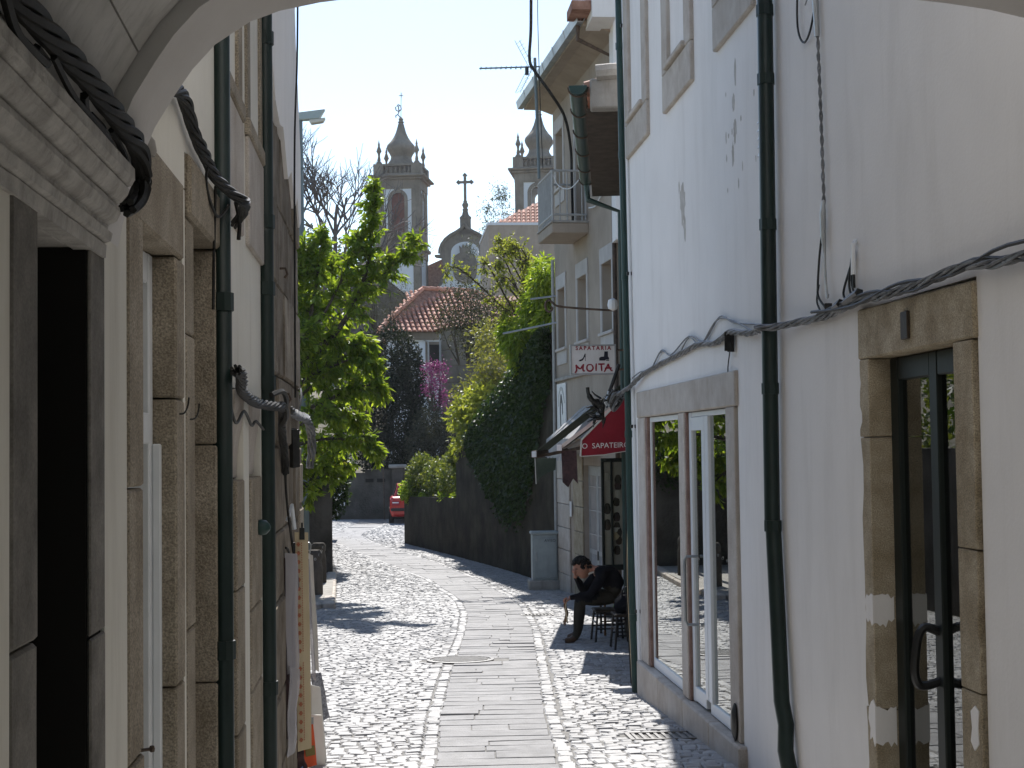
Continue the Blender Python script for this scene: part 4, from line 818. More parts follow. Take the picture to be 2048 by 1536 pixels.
# ground floor: stone piers, grille door, string course
B2.box('string_course', 'concrete', bh, -.0, 5.33, .0, .05, 2.80, 2.86, .008)
zs = [-1.15, -.72, -.28, .12, .55, 1.0, 1.46]
for a, b in zip(zs[:-1], zs[1:]):
    B2.box('pier_stone', 'granite_gold', bh, 2.835, 3.65, .002, .03+random.uniform(-.003, .003), a+.006, b-.006, .008); B2.box('pier_stone', 'granite_pale', bh, 4.05, 5.25, .002, .034+random.uniform(-.003, .003), a+.006, b-.006, .008)
dr = thing('grille_door', 'white metal shop door with barred panes, behind the sitting man', 'door', tuple(B2.p(2.1, -.1, -1.0)))
for (u0, u1) in ((1.37, 2.09), (2.10, 2.82)):
    for a in ((u0, u0+.07, -1.05, 1.26), (u1-.07, u1, -1.05, 1.26)): B2.box('stile', 'grey_metal', dr, a[0], a[1], -.12, -.08, a[2], a[3])
    B2.box('panel', 'grey_fabric', dr, u0+.07, u1-.07, -.115, -.095, -1.05, -.22); B2.box('rail', 'grey_metal', dr, u0+.07, u1-.07, -.12, -.08, -.22, -.14); B2.box('rail', 'grey_metal', dr, u0+.07, u1-.07, -.12, -.08, 1.10, 1.26)
    B2.box('pane', 'grey_fabric', dr, u0+.07, u1-.07, -.115, -.11, -.14, 1.10)
    for k in range(5): B2.box('bar', 'beige_trim', dr, u0+.13+k*.11, u0+.15+k*.11, -.105, -.085, -.14, 1.10)
    for z in (.1, .5, .9): B2.box('bar', 'beige_trim', dr, u0+.071, u1-.071, -.084, -.078, z, z+.02)
B2.box('lock', 'black', dr, 2.06, 2.1, -.079, -.06, -.3, -.15)
B2.box('door_plate', 'sign_white', bh, 3.78, 3.93, .035, .045, .35, .62)
# eave, gutter and tiled roof
B2.box('eave_soffit', 'beige', bh, -.15, 5.62, -.2, .50, 8.021, 8.10)
MB().prism([B2.p(-.15, -.3, 7.9), B2.p(-.15, .0, 7.9), B2.p(-.15, .32, 8.02), B2.p(-.15, -.3, 8.02)], B2.d*5.6).build('eave_cove', M['beige'], bh)
g = MB(); prf = [(.47, 8.12), (.50, 8.06), (.60, 8.06), (.63, 8.20), (.615, 8.20), (.59, 8.08), (.51, 8.08), (.485, 8.13)]
g.prism([B2.p(-.2, o, z) for o, z in prf], B2.d*5.95).build('gutter', M['galv'], bh)
for k in range(1, 6): MB().prism([B2.p(k*1.0-.2, .468, 8.13), B2.p(k*1.0-.2, .498, 8.052), B2.p(k*1.0-.2, .602, 8.052), B2.p(k*1.0-.2, .64, 8.21)], B2.d*.03).build('gutter_strap', M['grey_metal'], bh)
roof = MB().prism([B2.p(-.15, .50, 8.11), B2.p(-.15, -3, 9.3), B2.p(-.15, -3, 9.2), B2.p(-.15, .50, 8.10)], B2.d*5.75).build('roof', M['tile_old'], bh)
for k in range(29): MB().tube([B2.p(-.1+k*.20, .56, 8.17), B2.p(-.1+k*.20, -2.9, 9.36)], .07, 6).build('roof_tile_row', M['tile'], roof, smooth=True)
MB().tube([B2.p(.02, .55, 8.07), B2.p(.02, .55, 7.85), B2.p(.02, .02, 7.6), B2.p(.02, .03, 5.0), B2.p(.02, .03, -1)], .035, 8).build('downpipe', M['rust'], bh, smooth=True)
MB().tube([B2.p(5.26, .05, 5.1), B2.p(5.26, .05, 2.9), B2.p(5.24, .06, 1.4), B2.p(5.24, .06, -1.05)], .03, 7).build('downpipe', M['grey_metal'], bh, smooth=True)
MB().tube(smooth_path([B2.p(1.9, .03, 5.55), B2.p(1.4, .03, 5.5), B2.p(.9, .03, 5.6), B2.p(.4, .03, 5.62)], 5), .012, 5).build('wire', M['white_paint'], bh)
# taller white neighbour end, seen above the low roof
wn2 = thing('white_gable', 'pale upper wall and boxed cornice rising above the low tiled roof', 'building', (4.2, 22.4, 0)); box('wall', M['white'], wn2, 3.40, 6.5, 22.25, 22.66, 4.7, 10); box('cornice_box', M['white'], wn2, 3.04, 3.40, 21.9, 22.66, 7.98, 10); box('roof_end', M['tile_old'], wn2, 2.75, 3.04, 22.0, 22.66, 8.12, 8.26)
# ------------------------------------------------------------------ signs
sg = thing('hanging_sign', 'white hanging shoe shop sign reading SAPATARIA MOITA in red', 'sign', (2.17, 16, 2.37))
box('panel', M['sign_white'], sg, 1.932, 2.412, 16.0, 16.05, 2.372, 2.682, .004)
for a in ((1.925, 2.42, 15.992, 16.056, 2.674, 2.69), (1.925, 2.42, 15.992, 16.056, 2.364, 2.38), (1.925, 1.938, 15.992, 16.056, 2.381, 2.673), (2.406, 2.42, 15.992, 16.056, 2.381, 2.673)): box('frame', M['galv'], sg, *a)
RXm = Matrix.Rotation(math.pi/2, 4, 'X')
text_mesh('SAPATARIA', .058, M['ink_red'], 'lettering', Matrix.Translation((2.175, 15.998, 2.650)) @ RXm, sg, .002, 1.38, bold=.0014)
# brush-like MOITA built from strokes
def strokes(par, S, ox, oz, sx, sz, r, y, mt):
    for st in S: 
        q = MB(); pts = smooth_path([(ox+x*sx, y, oz+z*sz) for x, z in st], 4)
        rr = [r*(.75+.5*math.sin(math.pi*(i+.5)/len(pts))) for i in range(len(pts))]
        q.tube(pts, rr, 6); q.v = [(a, y+(b-y)*.15, c) for a, b, c in q.v]; q.build('brush_letter_stroke', M[mt], par)
strokes(sg, [[(0, -.15), (.06, .2), (.04, .85)], [(.04, .85), (.13, .45), (.2, .35)], [(.2, .35), (.24, .6), (.30, .92)], [(.30, .92), (.27, .4), (.29, .1), (.34, .12)],
    [(.56, .85), (.44, .82), (.40, .45), (.44, .12), (.54, .08), (.61, .4), (.58, .75), (.52, .9)], [(.72, 1.0), (.71, .5), (.71, .08)], [(.78, .92), (.88, .9), (1.0, .93)], [(.88, .9), (.89, .5), (.90, .05)],
    [(.98, -.05), (1.05, .4), (1.12, .95)], [(1.12, .95), (1.15, .5), (1.22, .1)], [(1.0, .38), (1.1, .42), (1.24, .42)], [(1.22, .1), (1.26, .12)]], 1.972, 2.398, .325, .088, .0085, 15.998, 'ink_red')
# shoe and boot silhouettes
shoe = [(0, .0), (.02, .02), (.06, .035), (.085, .06), (.105, .11), (.118, .135), (.128, .12), (.127, .06), (.128, .0), (.121, .0), (.119, .06), (.112, .075), (.095, .04), (.075, .01), (.04, -.003)]
MB().prism([(2.012+x*.62, 15.9975, 2.512+z*.62) for x, z in shoe], (0, .004, 0)).build('shoe_print', M['ink_dark'], sg)
boot = [(0, 0), (.0, .05), (.03, .07), (.09, .075), (.10, .17), (.165, .17), (.165, .075), (.185, .05), (.185, .015), (.12, .015), (.11, 0)]
MB().prism([(2.238+x*.58, 15.9975, 2.516+z*.58) for x, z in boot], (0, .004, 0)).box(2.312, 2.346, 15.9975, 16.0, 2.512, 2.520).build('boot_print', M['ink_dark'], sg)
for z in (2.42, 2.63): MB().tube([(2.41, 16.025, z), (2.60, 16.03, z)], .012, 6).build('bracket', M['rust'], sg)
vs = thing('wall_sign', 'tall narrow white hairdresser sign with a dark arched figure on the beige house', 'sign', tuple(B2.p(4.7, .03, 1.7)))
B2.box('panel', 'sign_white', vs, 4.25, 5.12, .012, .03, 1.66, 2.75)
def figure(pts, mt, o): MB().prism([B2.p(4.25+.87*(1-x), o, 1.66+1.09*z) for x, z in pts], B2.n*.004).build('printed_figure', M[mt], vs)
figure([(.18, .62), (.22, .80), (.36, .93), (.52, .95), (.68, .92), (.82, .80), (.9, .66), (.86, .66), (.74, .80), (.62, .87), (.5, .89), (.38, .87), (.28, .78), (.22, .62)], 'grey_metal', .031)
figure([(.40, .28), (.36, .48), (.36, .66), (.44, .80), (.50, .83), (.58, .79), (.66, .66), (.70, .50), (.64, .47), (.62, .60), (.54, .69), (.46, .66), (.44, .5), (.46, .34), (.54, .22), (.47, .20)], 'ink_dark', .0315)
Mt = Matrix.Translation(B2.p(4.68, .031, 1.66+1.09*.10)) @ Matrix(((-B2.d.x, 0, B2.n.x, 0), (-B2.d.y, 0, B2.n.y, 0), (0, 1, 0, 0), (0, 0, 0, 1)))
text_mesh('CABELEIREIRO', .105, M['ink_dark'], 'lettering', Mt, vs, .001, .92)
# ------------------------------------------------------------------ awnings
def poly_sheet(name, mt, par, P, th_=.006):
    P = [Vector(p) for p in P]; nn = (P[1]-P[0]).cross(P[2]-P[0]).normalized(); return MB().prism(P, nn*th_).build(name, M[mt], par)
def su(y): return (y-13.62)/.9894
ra = thing('red_awning', 'small red awning with white piping lettered O SAPATEIRO', 'awning', tuple(SB.p(su(15.95), 0, 2.1)))
u0, u1 = su(15.66), su(16.42)
poly_sheet('canopy', 'red_fabric', ra, [SB.p(u0, .02, 2.16), SB.p(u1, .02, 2.16), SB.p(u1, .52, 1.66), SB.p(u0, .52, 1.66)])
poly_sheet('valance', 'red_fabric', ra, [SB.p(u0, .525, 1.66), SB.p(u1, .525, 1.66), SB.p(u1, .535, 1.49), SB.p(u0, .535, 1.49)])
poly_sheet('side_panel', 'red_fabric', ra, [SB.p(u0-.004, .02, 2.155), SB.p(u0-.004, .52, 1.655), SB.p(u0-.004, .53, 1.49), SB.p(u0-.004, .3, 1.505), SB.p(u0-.004, .02, 1.545)], .004)
MB().tube([SB.p(u0-.012, .02, 2.165), SB.p(u0-.012, .525, 1.665), SB.p(u0-.012, .538, 1.49)], .011, 6).build('piping', M['white_fabric'], ra, smooth=True)
MB().tube([SB.p(u0-.012, .538, 1.49), SB.p(u0-.012, .3, 1.503), SB.p(u0-.012, .02, 1.545)], .005, 6).build('piping', M['white_fabric'], ra)
zt = Matrix.Translation(SB.p(u0-.012, .272, 1.600)) @ Matrix(((-SB.n.x, 0, -SB.d.x, 0), (-SB.n.y, 0, -SB.d.y, 0), (.02, 1, 0, 0), (0, 0, 0, 1)))
text_mesh('O  SAPATEIRO', .078, M['ink_white'], 'lettering', zt, ra, .001, 1.0)
ma = thing('retractable_awning', 'dark awning with pale hem between the red awning and the long green one', 'awning', tuple(SB.p(su(17.4), 0, 2.2)))
u0, u1 = su(16.5), su(18.6)
poly_sheet('canopy', 'green_fabric', ma, [SB.p(u0, .02, 2.14), SB.p(u1, .02, 2.14), SB.p(u1, .76, 1.60), SB.p(u0, .76, 1.60)])
poly_sheet('hem', 'white_fabric', ma, [SB.p(u0-.008, .02, 2.165), SB.p(u0-.008, .76, 1.625), SB.p(u0-.008, .76, 1.575), SB.p(u0-.008, .02, 2.12)], .004)
MB().obox(SB.p((u0+u1)/2, .79, 1.585), SB.d*((u1-u0)/2), SB.n*.035, (0, 0, .04)).build('front_bar', M['dark_wood'], ma, .008)
MB().obox(SB.p(u0-.02, .79, 1.585), SB.d*.015, SB.n*.03, (0, 0, .035)).build('bar_cap', M['white_paint'], ma, .004)
for u in (u0+.15, u1-.15): MB().tube([SB.p(u, .05, 1.75), SB.p(u, .4, 1.70), SB.p(u, .76, 1.58)], .018, 6).build('arm', M['grey_metal'], ma)
poly_sheet('hanging_tatter', 'fabric_dark', ma, [SB.p(u0+.02, .77, 1.55), SB.p(u0+.03, .60, 1.55), SB.p(u0+.03, .59, 1.18), SB.p(u0+.03, .64, 1.24), SB.p(u0+.02, .70, 1.14), SB.p(u0+.02, .76, 1.2)], .004)
ga = thing('retractable_awning', 'long faded green awning with a ragged end beside the beige house', 'awning', tuple(SB.p(su(20.7), 0, 2.2)))
u0, u1 = su(19.0), su(22.5)
poly_sheet('canopy', 'green_fabric', ga, [SB.p(u0, .02, 2.42), SB.p(u1, .02, 2.42), SB.p(u1, 1.17, 1.54), SB.p(u0, 1.17, 1.54)])
MB().obox(SB.p((u0+u1)/2, 1.2, 1.50), SB.d*((u1-u0)/2), SB.n*.04, (0, 0, .045)).build('front_bar', M['rust'], ga, .008)
MB().obox(SB.p(u0-.012, 1.2, 1.50), SB.d*.010, SB.n*.03, (0, 0, .036)).build('bar_cap', M['white_paint'], ga, .006)
for u in (u0+.12, u1-.2): MB().tube([SB.p(u, .05, 1.75), SB.p(u+.1, .6, 1.58), SB.p(u, 1.17, 1.47)], .022, 6).build('arm', M['rust'], ga)
poly_sheet('hanging_tatter', 'green_fabric', ga, [SB.p(u0+.0, 1.19, 1.45), SB.p(u0+.02, .92, 1.45), SB.p(u0+.02, .93, 1.30), SB.p(u0+.02, 1.04, 1.26), SB.p(u0+.0, 1.13, 1.2), SB.p(u0, 1.17, 1.12)], .003)
MB().tube([SB.p(u0-.01, 1.19, 1.45), SB.p(u0-.01, 1.18, 1.12)], .006, 5).build('cord', M['white_fabric'], ga)
ca = thing('hood_canopy', 'grey white canvas hood canopy with scalloped edge over the grille door', 'awning', tuple(B2.p(2.6, 0, 1.5)))
for P in ([B2.p(1.55, .01, 2.27), B2.p(2.75, .01, 2.27), B2.p(3.6, .5, 1.72), B2.p(1.3, .5, 1.72)], [B2.p(1.3, .5, 1.72), B2.p(3.6, .5, 1.72), B2.p(3.62, .53, 1.42), B2.p(1.3, .53, 1.42)], [B2.p(2.75, .01, 2.27), B2.p(3.6, .01, 1.72), B2.p(3.6, .5, 1.72)], [B2.p(1.55, .01, 2.27), B2.p(1.3, .5, 1.72), B2.p(1.3, .01, 1.72)]): poly_sheet('canvas', 'grey_fabric', ca, P, .004)
for k in range(7): B2_p = [B2.p(1.32+k*.3, .534, 1.43), B2.p(1.60+k*.3, .534, 1.43), B2.p(1.53+k*.3, .536, 1.36), B2.p(1.39+k*.3, .536, 1.36)]; poly_sheet('scallop', 'grey_fabric', ca, B2_p, .003)
for u in (1.9, 2.4, 3.2): MB().tube([B2.p(1.55+(u-1.3)/2.7*1.2, .02, 2.28), B2.p(u, .505, 1.73)], .008, 4).build('seam', M['grey_metal'], ca)
# ------------------------------------------------------------------ brackets, bars, antenna, cables on the right
t = thing('scroll_bracket', 'wrought iron bracket with a curled end and a white insulator', 'bracket', (2.24, 15, 3.0)); MB().tube(smooth_path([(2.26, 15, 2.965), (1.95, 15, 2.985), (1.70, 15, 3.01), (1.635, 15, 3.045), (1.60, 15, 3.075), (1.565, 15, 3.05), (1.565, 15, 2.985), (1.60, 15, 2.955), (1.63, 15, 2.985), (1.615, 15, 3.01)], 5), .012, 6).build('arm', M['rust'], t, smooth=True); MB().lathe([(.01, -.06), (.045, -.04), (.055, .0), (.045, .05), (.01, .07)], (2.245, 15, 3.02), 10).build('insulator', M['white_paint'], t, smooth=True)
t = thing('sign_pole', 'short pale metal bar sticking out of the beige house corner', 'pole', (3.1, 28, 4.35)); MB().tube([(3.12, 27.9, 4.42), (2.63, 28.0, 4.37)], .02, 6).build('bar', M['galv'], t)
t = thing('sign_pole', 'long pale metal bar reaching out over the ivy below the short one', 'pole', (3.1, 28, 3.9)); MB().tube([(3.12, 27.9, 3.92), (2.12, 28.2, 3.74)], .02, 6).build('bar', M['galv'], t)
t = thing('cable_brush', 'frayed black cable end sprouting from the corner above the red awning', 'cable', (2.3, 15.2, 2.1)); rd = random.Random(2)
MB().tube(smooth_path([(2.30, 15.0, 2.42), (2.22, 15.0, 2.2), (2.13, 15.0, 1.98), (2.14, 15.05, 1.83)], 4), .02, 6).build('stem', M['cable'], t, smooth=True)
MB().tube(smooth_path([(2.13, 15, 2.0), (2.03, 15, 2.05), (1.985, 15, 2.12), (1.975, 15, 2.19)], 4), [.03]*8+[.02]*5, 6).build('branch', M['cable'], t, smooth=True)
for k in range(26):
    a = rd.uniform(2.2, 4.6); c = Vector((2.10+rd.uniform(-.06, .05), 15+rd.uniform(-.05, .05), 2.0+rd.uniform(-.14, .08))); L_ = rd.uniform(.05, .13)
    MB().tube([c, c+Vector((math.cos(a)*L_*.6, rd.uniform(-.04, .04), math.sin(a)*L_*.5)), c+Vector((math.cos(a)*L_, rd.uniform(-.06, .06), math.sin(a)*L_*.9))], [.012, .009, .004], 4).build('sprig', M['cable'], t)
MB().tube([(2.18, 15.3, 2.10), (2.42, 15.3, 2.105)], .009, 5).build('bracket', M['galv'], t)
t = thing('cable_coil', 'glossy grey cable coil strapped to the far green drainpipe', 'cable', (2.15, 13.4, 2.0)); random.seed(4)
for k in range(4): MB().tube([(2.02+.012*k+.05*math.cos(a), 13.5-.06*math.sin(a), 2.02+.075*math.sin(a+.3*k)-.01*k) for a in np.linspace(0, 6.0, 16)], .012, 5).build('strand', M['cable_grey' if k % 2 else 'cable'], t, smooth=True)
for k in range(12): c = Vector((1.96+random.uniform(-.02, .05), 13.5, 2.0+random.uniform(-.06, .14))); MB().tube([c, c+Vector((random.uniform(-.03, .02), 0, random.uniform(-.03, .04)))], .009, 4).build('connector', M['galv' if k % 2 else 'black'], t)
for k in range(4): MB().tube(smooth_path([(2.12+random.uniform(-.02, .02), 13.42, 2.05), (2.14+random.uniform(-.02, .02), 13.5+.04*k, 1.2), (2.12+random.uniform(-.02, .02), 13.45+.04*k, .4), (2.15, 13.5+.04*k, gz(13.5))], 5), .004, 5).build('loose_wire', M['linen' if k == 1 else 'cable'], t)
an = thing('tv_antenna', 'television aerial on a thin mast at the balcony corner', 'antenna', (2.5, 25.2, 6.2))
MB().tube([(2.545, 25.2, 6.15), (2.50, 25.2, 8.22)], .028, 6).build('mast', M['pole'], an)
MB().tube([(1.55, 25.2, 8.03), (2.58, 25.2, 8.07)], .014, 5).build('boom', M['pole'], an)
for k in range(11): MB().tube([(1.58+k*.085, 25.1, 8.032+k*.0035), (1.58+k*.085, 25.3, 8.032+k*.0035)], .006, 4).build('element', M['galv'], an); MB().tube([(1.58+k*.085, 25.2, 8.02), (1.58+k*.085, 25.2, 8.06)], .008, 4).build('clip', M['black'], an)
for sgn in (1, -1):
    for k in range(7): MB().tube([(2.50-.035*k*1.0-.02, 25.05+.0*k, 8.07+sgn*(.06+.06*k)), (2.40-.035*k, 25.35, 8.07+sgn*(.06+.06*k))], .004, 4).build('reflector_rod', M['galv'], an)
    for x_ in (2.47, 2.39): MB().tube([(x_, 25.2, 8.07), (x_-.23, 25.2, 8.07+sgn*.45)], .005, 4).build('reflector_rail', M['galv'], an)
box('connection_box', M['black'], an, 2.33, 2.39, 25.17, 25.23, 7.93, 8.06)
t = thing('overhead_cable', 'thick black service cable dropping from above to the beige house wall', 'cable', (2.4, 25, 8)); MB().tube(smooth_path([(2.30, 21.5, 10.2), (2.36, 24.0, 9.4), (2.40, 24.8, 8.6), (2.39, 25.0, 8.15), (2.47, 25.0, 7.95), (2.75, 25.0, 7.55), (3.0, 25.2, 7.2), (3.18, 25.9, 6.8), (3.20, 26.0, 6.3), (3.21, 26.0, 5.5)], 6), .026, 6).build('cable', M['cable'], t, smooth=True)
t = thing('overhead_cable', 'thin wire rising beside the aerial mast', 'wire', (2.5, 25, 7)); MB().tube(smooth_path([(2.60, 25.1, 6.3), (2.55, 25.0, 8.0), (2.50, 24.5, 9.3), (2.42, 22.5, 10.2)], 6), .007, 4).build('wire', M['cable'], t)
t = thing('hanging_wire', 'white wire looping from the balcony rail to the wall', 'wire', (3.0, 24.8, 6)); MB().tube(smooth_path([B2.p(2.13, .60, 6.2), B2.p(2.1, .5, 5.95), B2.p(1.9, .3, 5.9), B2.p(1.6, .05, 6.3), B2.p(1.5, .03, 6.6)], 6), .009, 5).build('wire', M['white_paint'], t)
# ------------------------------------------------------------------ utility cabinet
cz = gz(28.0); uc = thing('utility_cabinet', 'grey green electricity cabinet on a concrete plinth by the dark wall', 'cabinet', (2.84, 28.0, cz))
box('plinth', M['concrete'], uc, 2.52, 3.10, 27.78, 28.2, cz-.1, cz+.2, .015)
box('body', M['cabinet'], uc, 2.59, 3.06, 27.85, 28.15, cz+.2, cz+1.04, .01); box('lid', M['cabinet'], uc, 2.565, 3.085, 27.82, 28.18, cz+1.042, cz+1.10, .015)
box('door', M['cabinet'], uc, 2.62, 3.03, 27.835, 27.849, cz+.24, cz+.97, .005); box('door_handle', M['galv'], uc, 2.65, 2.67, 27.815, 27.834, cz+.55, cz+.72, .004)
text_mesh('AVISO', .07, M['ink_dark'], 'lettering', Matrix.Translation((2.92, 27.833, cz+.93)) @ RXm, uc, .001, 1.1)
# ------------------------------------------------------------------ the sitting man
py, gzp = 17.95, gz(17.95)
pers = thing('person', 'man in a black pullover and dark trousers sitting hunched with a hand at his mouth', 'person', (2.4, py, gzp))
def skin_mesh(name, joints, edges, root, sub=2):
    """joints: name -> (x, y, z, rx, ry)"""
    names = list(joints); idx = {n: i for i, n in enumerate(names)}
    me = bpy.data.meshes.new(name); me.from_pydata([joints[n][:3] for n in names], [(idx[a], idx[b]) for a, b in edges], [])
    o = bpy.data.objects.new(name, me); COL.objects.link(o)
    md = o.modifiers.new('s', 'SKIN'); md.use_smooth_shade = True; md.branch_smoothing = .6
    for n, v in zip(names, me.skin_vertices[0].data):
        j = joints[n]; v.radius = (j[3], j[4]); v.use_root = (n == root)
    m2 = o.modifiers.new('u', 'SUBSURF'); m2.levels = sub; m2.render_levels = sub
    dg = bpy.context.evaluated_depsgraph_get(); out = bpy.data.meshes.new_from_object(o.evaluated_get(dg)); bpy.data.objects.remove(o); out.name = name
    for p in out.polygons: p.use_smooth = True
    return out
g0 = gzp; near, far = py-.19, py+.19       # his left side is towards the camera
J = {'pelvis': (2.66, py, g0+.56, .15, .16), 'belly': (2.655, py, g0+.67, .17, .18), 'chest': (2.57, py, g0+.785, .165, .195), 'upper': (2.47, py, g0+.85, .125, .17), 'neck': (2.395, py, g0+.875, .06, .06), 'skull': (2.31, py, g0+.90, .062, .06),
     'hipL': (2.60, py-.10, g0+.54, .108, .108), 'thL': (2.42, py-.13, g0+.535, .098, .098), 'knL': (2.22, py-.15, g0+.53, .084, .084), 'shL': (2.20, py-.155, g0+.32, .072, .072), 'anL': (2.175, py-.16, g0+.11, .052, .052), 'ftL': (2.11, py-.165, g0+.05, .042, .045), 'toL': (2.02, py-.17, g0+.038, .034, .045),
     'hipR': (2.60, py+.10, g0+.54, .108, .108), 'thR': (2.43, py+.15, g0+.535, .098, .098), 'knR': (2.26, py+.20, g0+.54, .084, .084), 'shR': (2.25, py+.20, g0+.32, .072, .072), 'anR': (2.24, py+.20, g0+.11, .052, .052), 'ftR': (2.17, py+.20, g0+.05, .042, .045), 'toR': (2.09, py+.20, g0+.038, .034, .045),
     'soL': (2.49, py-.17, g0+.82, .088, .088), 'uaL': (2.42, py-.20, g0+.70, .072, .072), 'elL': (2.33, py-.20, g0+.585, .055, .055), 'faL': (2.20, py-.17, g0+.565, .045, .045), 'wrL': (2.12, py-.15, g0+.555, .033, .033), 'haL': (2.075, py-.145, g0+.545, .03, .036),
     'soR': (2.49, py+.17, g0+.82, .088, .088), 'uaR': (2.40, py+.20, g0+.70, .072, .072), 'elR': (2.29, py+.17, g0+.60, .055, .055), 'faR': (2.245, py+.09, g0+.70, .045, .045), 'wrR': (2.195, py+.0, g0+.765, .032, .032), 'haR': (2.17, py-.03, g0+.81, .028, .034)}
E_ = [('pelvis', 'belly'), ('belly', 'chest'), ('chest', 'upper'), ('upper', 'neck'), ('neck', 'skull')]
for s_ in 'LR': E_ += [('pelvis', 'hip'+s_), ('hip'+s_, 'th'+s_), ('th'+s_, 'kn'+s_), ('kn'+s_, 'sh'+s_), ('sh'+s_, 'an'+s_), ('an'+s_, 'ft'+s_), ('ft'+s_, 'to'+s_), ('upper', 'so'+s_), ('so'+s_, 'ua'+s_), ('ua'+s_, 'el'+s_), ('el'+s_, 'fa'+s_), ('fa'+s_, 'wr'+s_), ('wr'+s_, 'ha'+s_)]
body = skin_mesh('body', J, E_, 'pelvis', 2)
# head: sculpted ellipsoid with brow, nose, jaw and ear, tilted down; joined to the body mesh
def head_mesh():
    bm = bmesh.new(); bmesh.ops.create_uvsphere(bm, u_segments=28, v_segments=20, radius=1)
    for v in bm.verts:
        x, y, z = v.co            # face looks along -x
        fx = .105*(1.0 if x < 0 else 1.08); X, Y, Z = x*fx, y*.078, z*.125
        if z < -.2: X *= 1-.18*(abs(z)-.2) if x < 0 else 1-.35*(abs(z)-.2); Y *= 1-.32*(abs(z)-.2)
        if x < -.6 and abs(y) < .28 and -.35 < z < .12: X -= .030*(1-abs(y)/.28)*(1-(z+.35)/.6 if z > -.3 else .5)     # nose
        if x < -.6 and .12 < z < .32 and abs(y) < .6: X -= .008                                                       # brow
        if x < -.55 and .0 < z < .14 and .2 < abs(y) < .55: X += .010                                                 # eye socket
        if x < -.5 and -.62 < z < -.48 and abs(y) < .4: X -= .006                                                     # lips
        if x < -.35 and z < -.8: X -= .012                                                                            # chin
        v.co = (X, Y, Z)
    for s_ in (-1, 1):
        r_ = bmesh.ops.create_uvsphere(bm, u_segments=10, v_segments=8, radius=1)
        for v in r_['verts']: v.co = (v.co.x*.020+.012, v.co.y*.012+s_*.076, v.co.z*.034-.008)
    Mh = Matrix.Translation((2.265, py-.005, g0+.885)) @ Matrix.Rotation(R(-22), 4, 'Y') @ Matrix.Rotation(R(14), 4, 'Z')
    bmesh.ops.transform(bm, matrix=Mh, verts=bm.verts); me = bpy.data.meshes.new('h')
    for f in bm.faces: f.smooth = True
    bm.to_mesh(me); bm.free(); return me, Mh
hm, Mh = head_mesh()
def fingers(side):
    out = []
    if side == 'L':       # relaxed hand over the knee holding a bunch of straps
        base = Vector((2.075, py-.145, g0+.545)); ups = [(-.03, i*.017-.028, -.002) for i in range(4)]
        for i, u in enumerate(ups):
            b = base+Vector((-.012, u[1], .004)); L_ = (.030, .034, .032, .025)[i]
            out.append([b, b+Vector((-L_, 0, -.010)), b+Vector((-L_*1.25, 0, -.040)), b+Vector((-L_*.75, 0, -.062))])
        b = base+Vector((.008, -.034, -.004)); out.append([b, b+Vector((-.022, -.012, -.020)), b+Vector((-.042, .0, -.038))])
    else:                 # fist against the mouth
        base = Vector((2.17, py-.03, g0+.81))
        for i in range(4):
            b = base+Vector((-.006, .026-i*.017, .020)); L_ = (.028, .033, .031, .024)[i]
            out.append([b, b+Vector((-.016, 0, L_*.9)), b+Vector((.008, 0, L_*1.35)), b+Vector((.020, 0, L_*.7))])
        b = base+Vector((.004, -.034, -.004)); out.append([b, b+Vector((-.012, -.012, .030)), b+Vector((-.004, .002, .056))])
    return out
bm = bmesh.new(); bm.from_mesh(body); nb = len(bm.faces)
# colour regions on the one body mesh
keys = {n: Vector(J[n][:3]) for n in J}
grp = {**{k+s_: 1 for k in ('hip', 'th', 'kn', 'sh', 'an') for s_ in 'LR'}, **{k+s_: 3 for k in ('ft', 'to') for s_ in 'LR'}, **{k+s_: 2 for k in ('ha',) for s_ in 'LR'}, 'neck': 2, 'skull': 2, 'pelvis': 1}
segs = [(keys[a], keys[b], grp.get(a, 0), grp.get(b, 0)) for a, b in E_]
for f in bm.faces:
    c = f.calc_center_median(); best = 9; mi = 0
    for a, b, ga_, gb_ in segs:
        d = b-a; t_ = max(0, min(1, (c-a).dot(d)/d.length_squared)); dd = (c-a-d*t_).length
        if dd < best: best = dd; mi = ga_ if t_ < .5 else gb_
    f.material_index = mi
bm.from_mesh(hm)
bm.faces.ensure_lookup_table()
for f in bm.faces[nb:]: f.material_index = 2
n1 = len(bm.faces)
q = MB()
for s_ in 'LR':
    for ch in fingers(s_): q.tube(smooth_path(ch, 3), [.0095]*(3*(len(ch)-1)-1)+[.0085, .006], 7)
fm = bpy.data.meshes.new('f'); fm.from_pydata(q.v, [], q.f); bm.from_mesh(fm); bm.faces.ensure_lookup_table()
for f in bm.faces[n1:]: f.material_index = 2; f.smooth = True
bmesh.ops.recalc_face_normals(bm, faces=bm.faces)
body.materials.clear()
for k in ('jacket', 'trouser', 'skin', 'shoe'): body.materials.append(M[k])
bm.to_mesh(body); bm.free()
link(bpy.data.objects.new('body', body), pers)
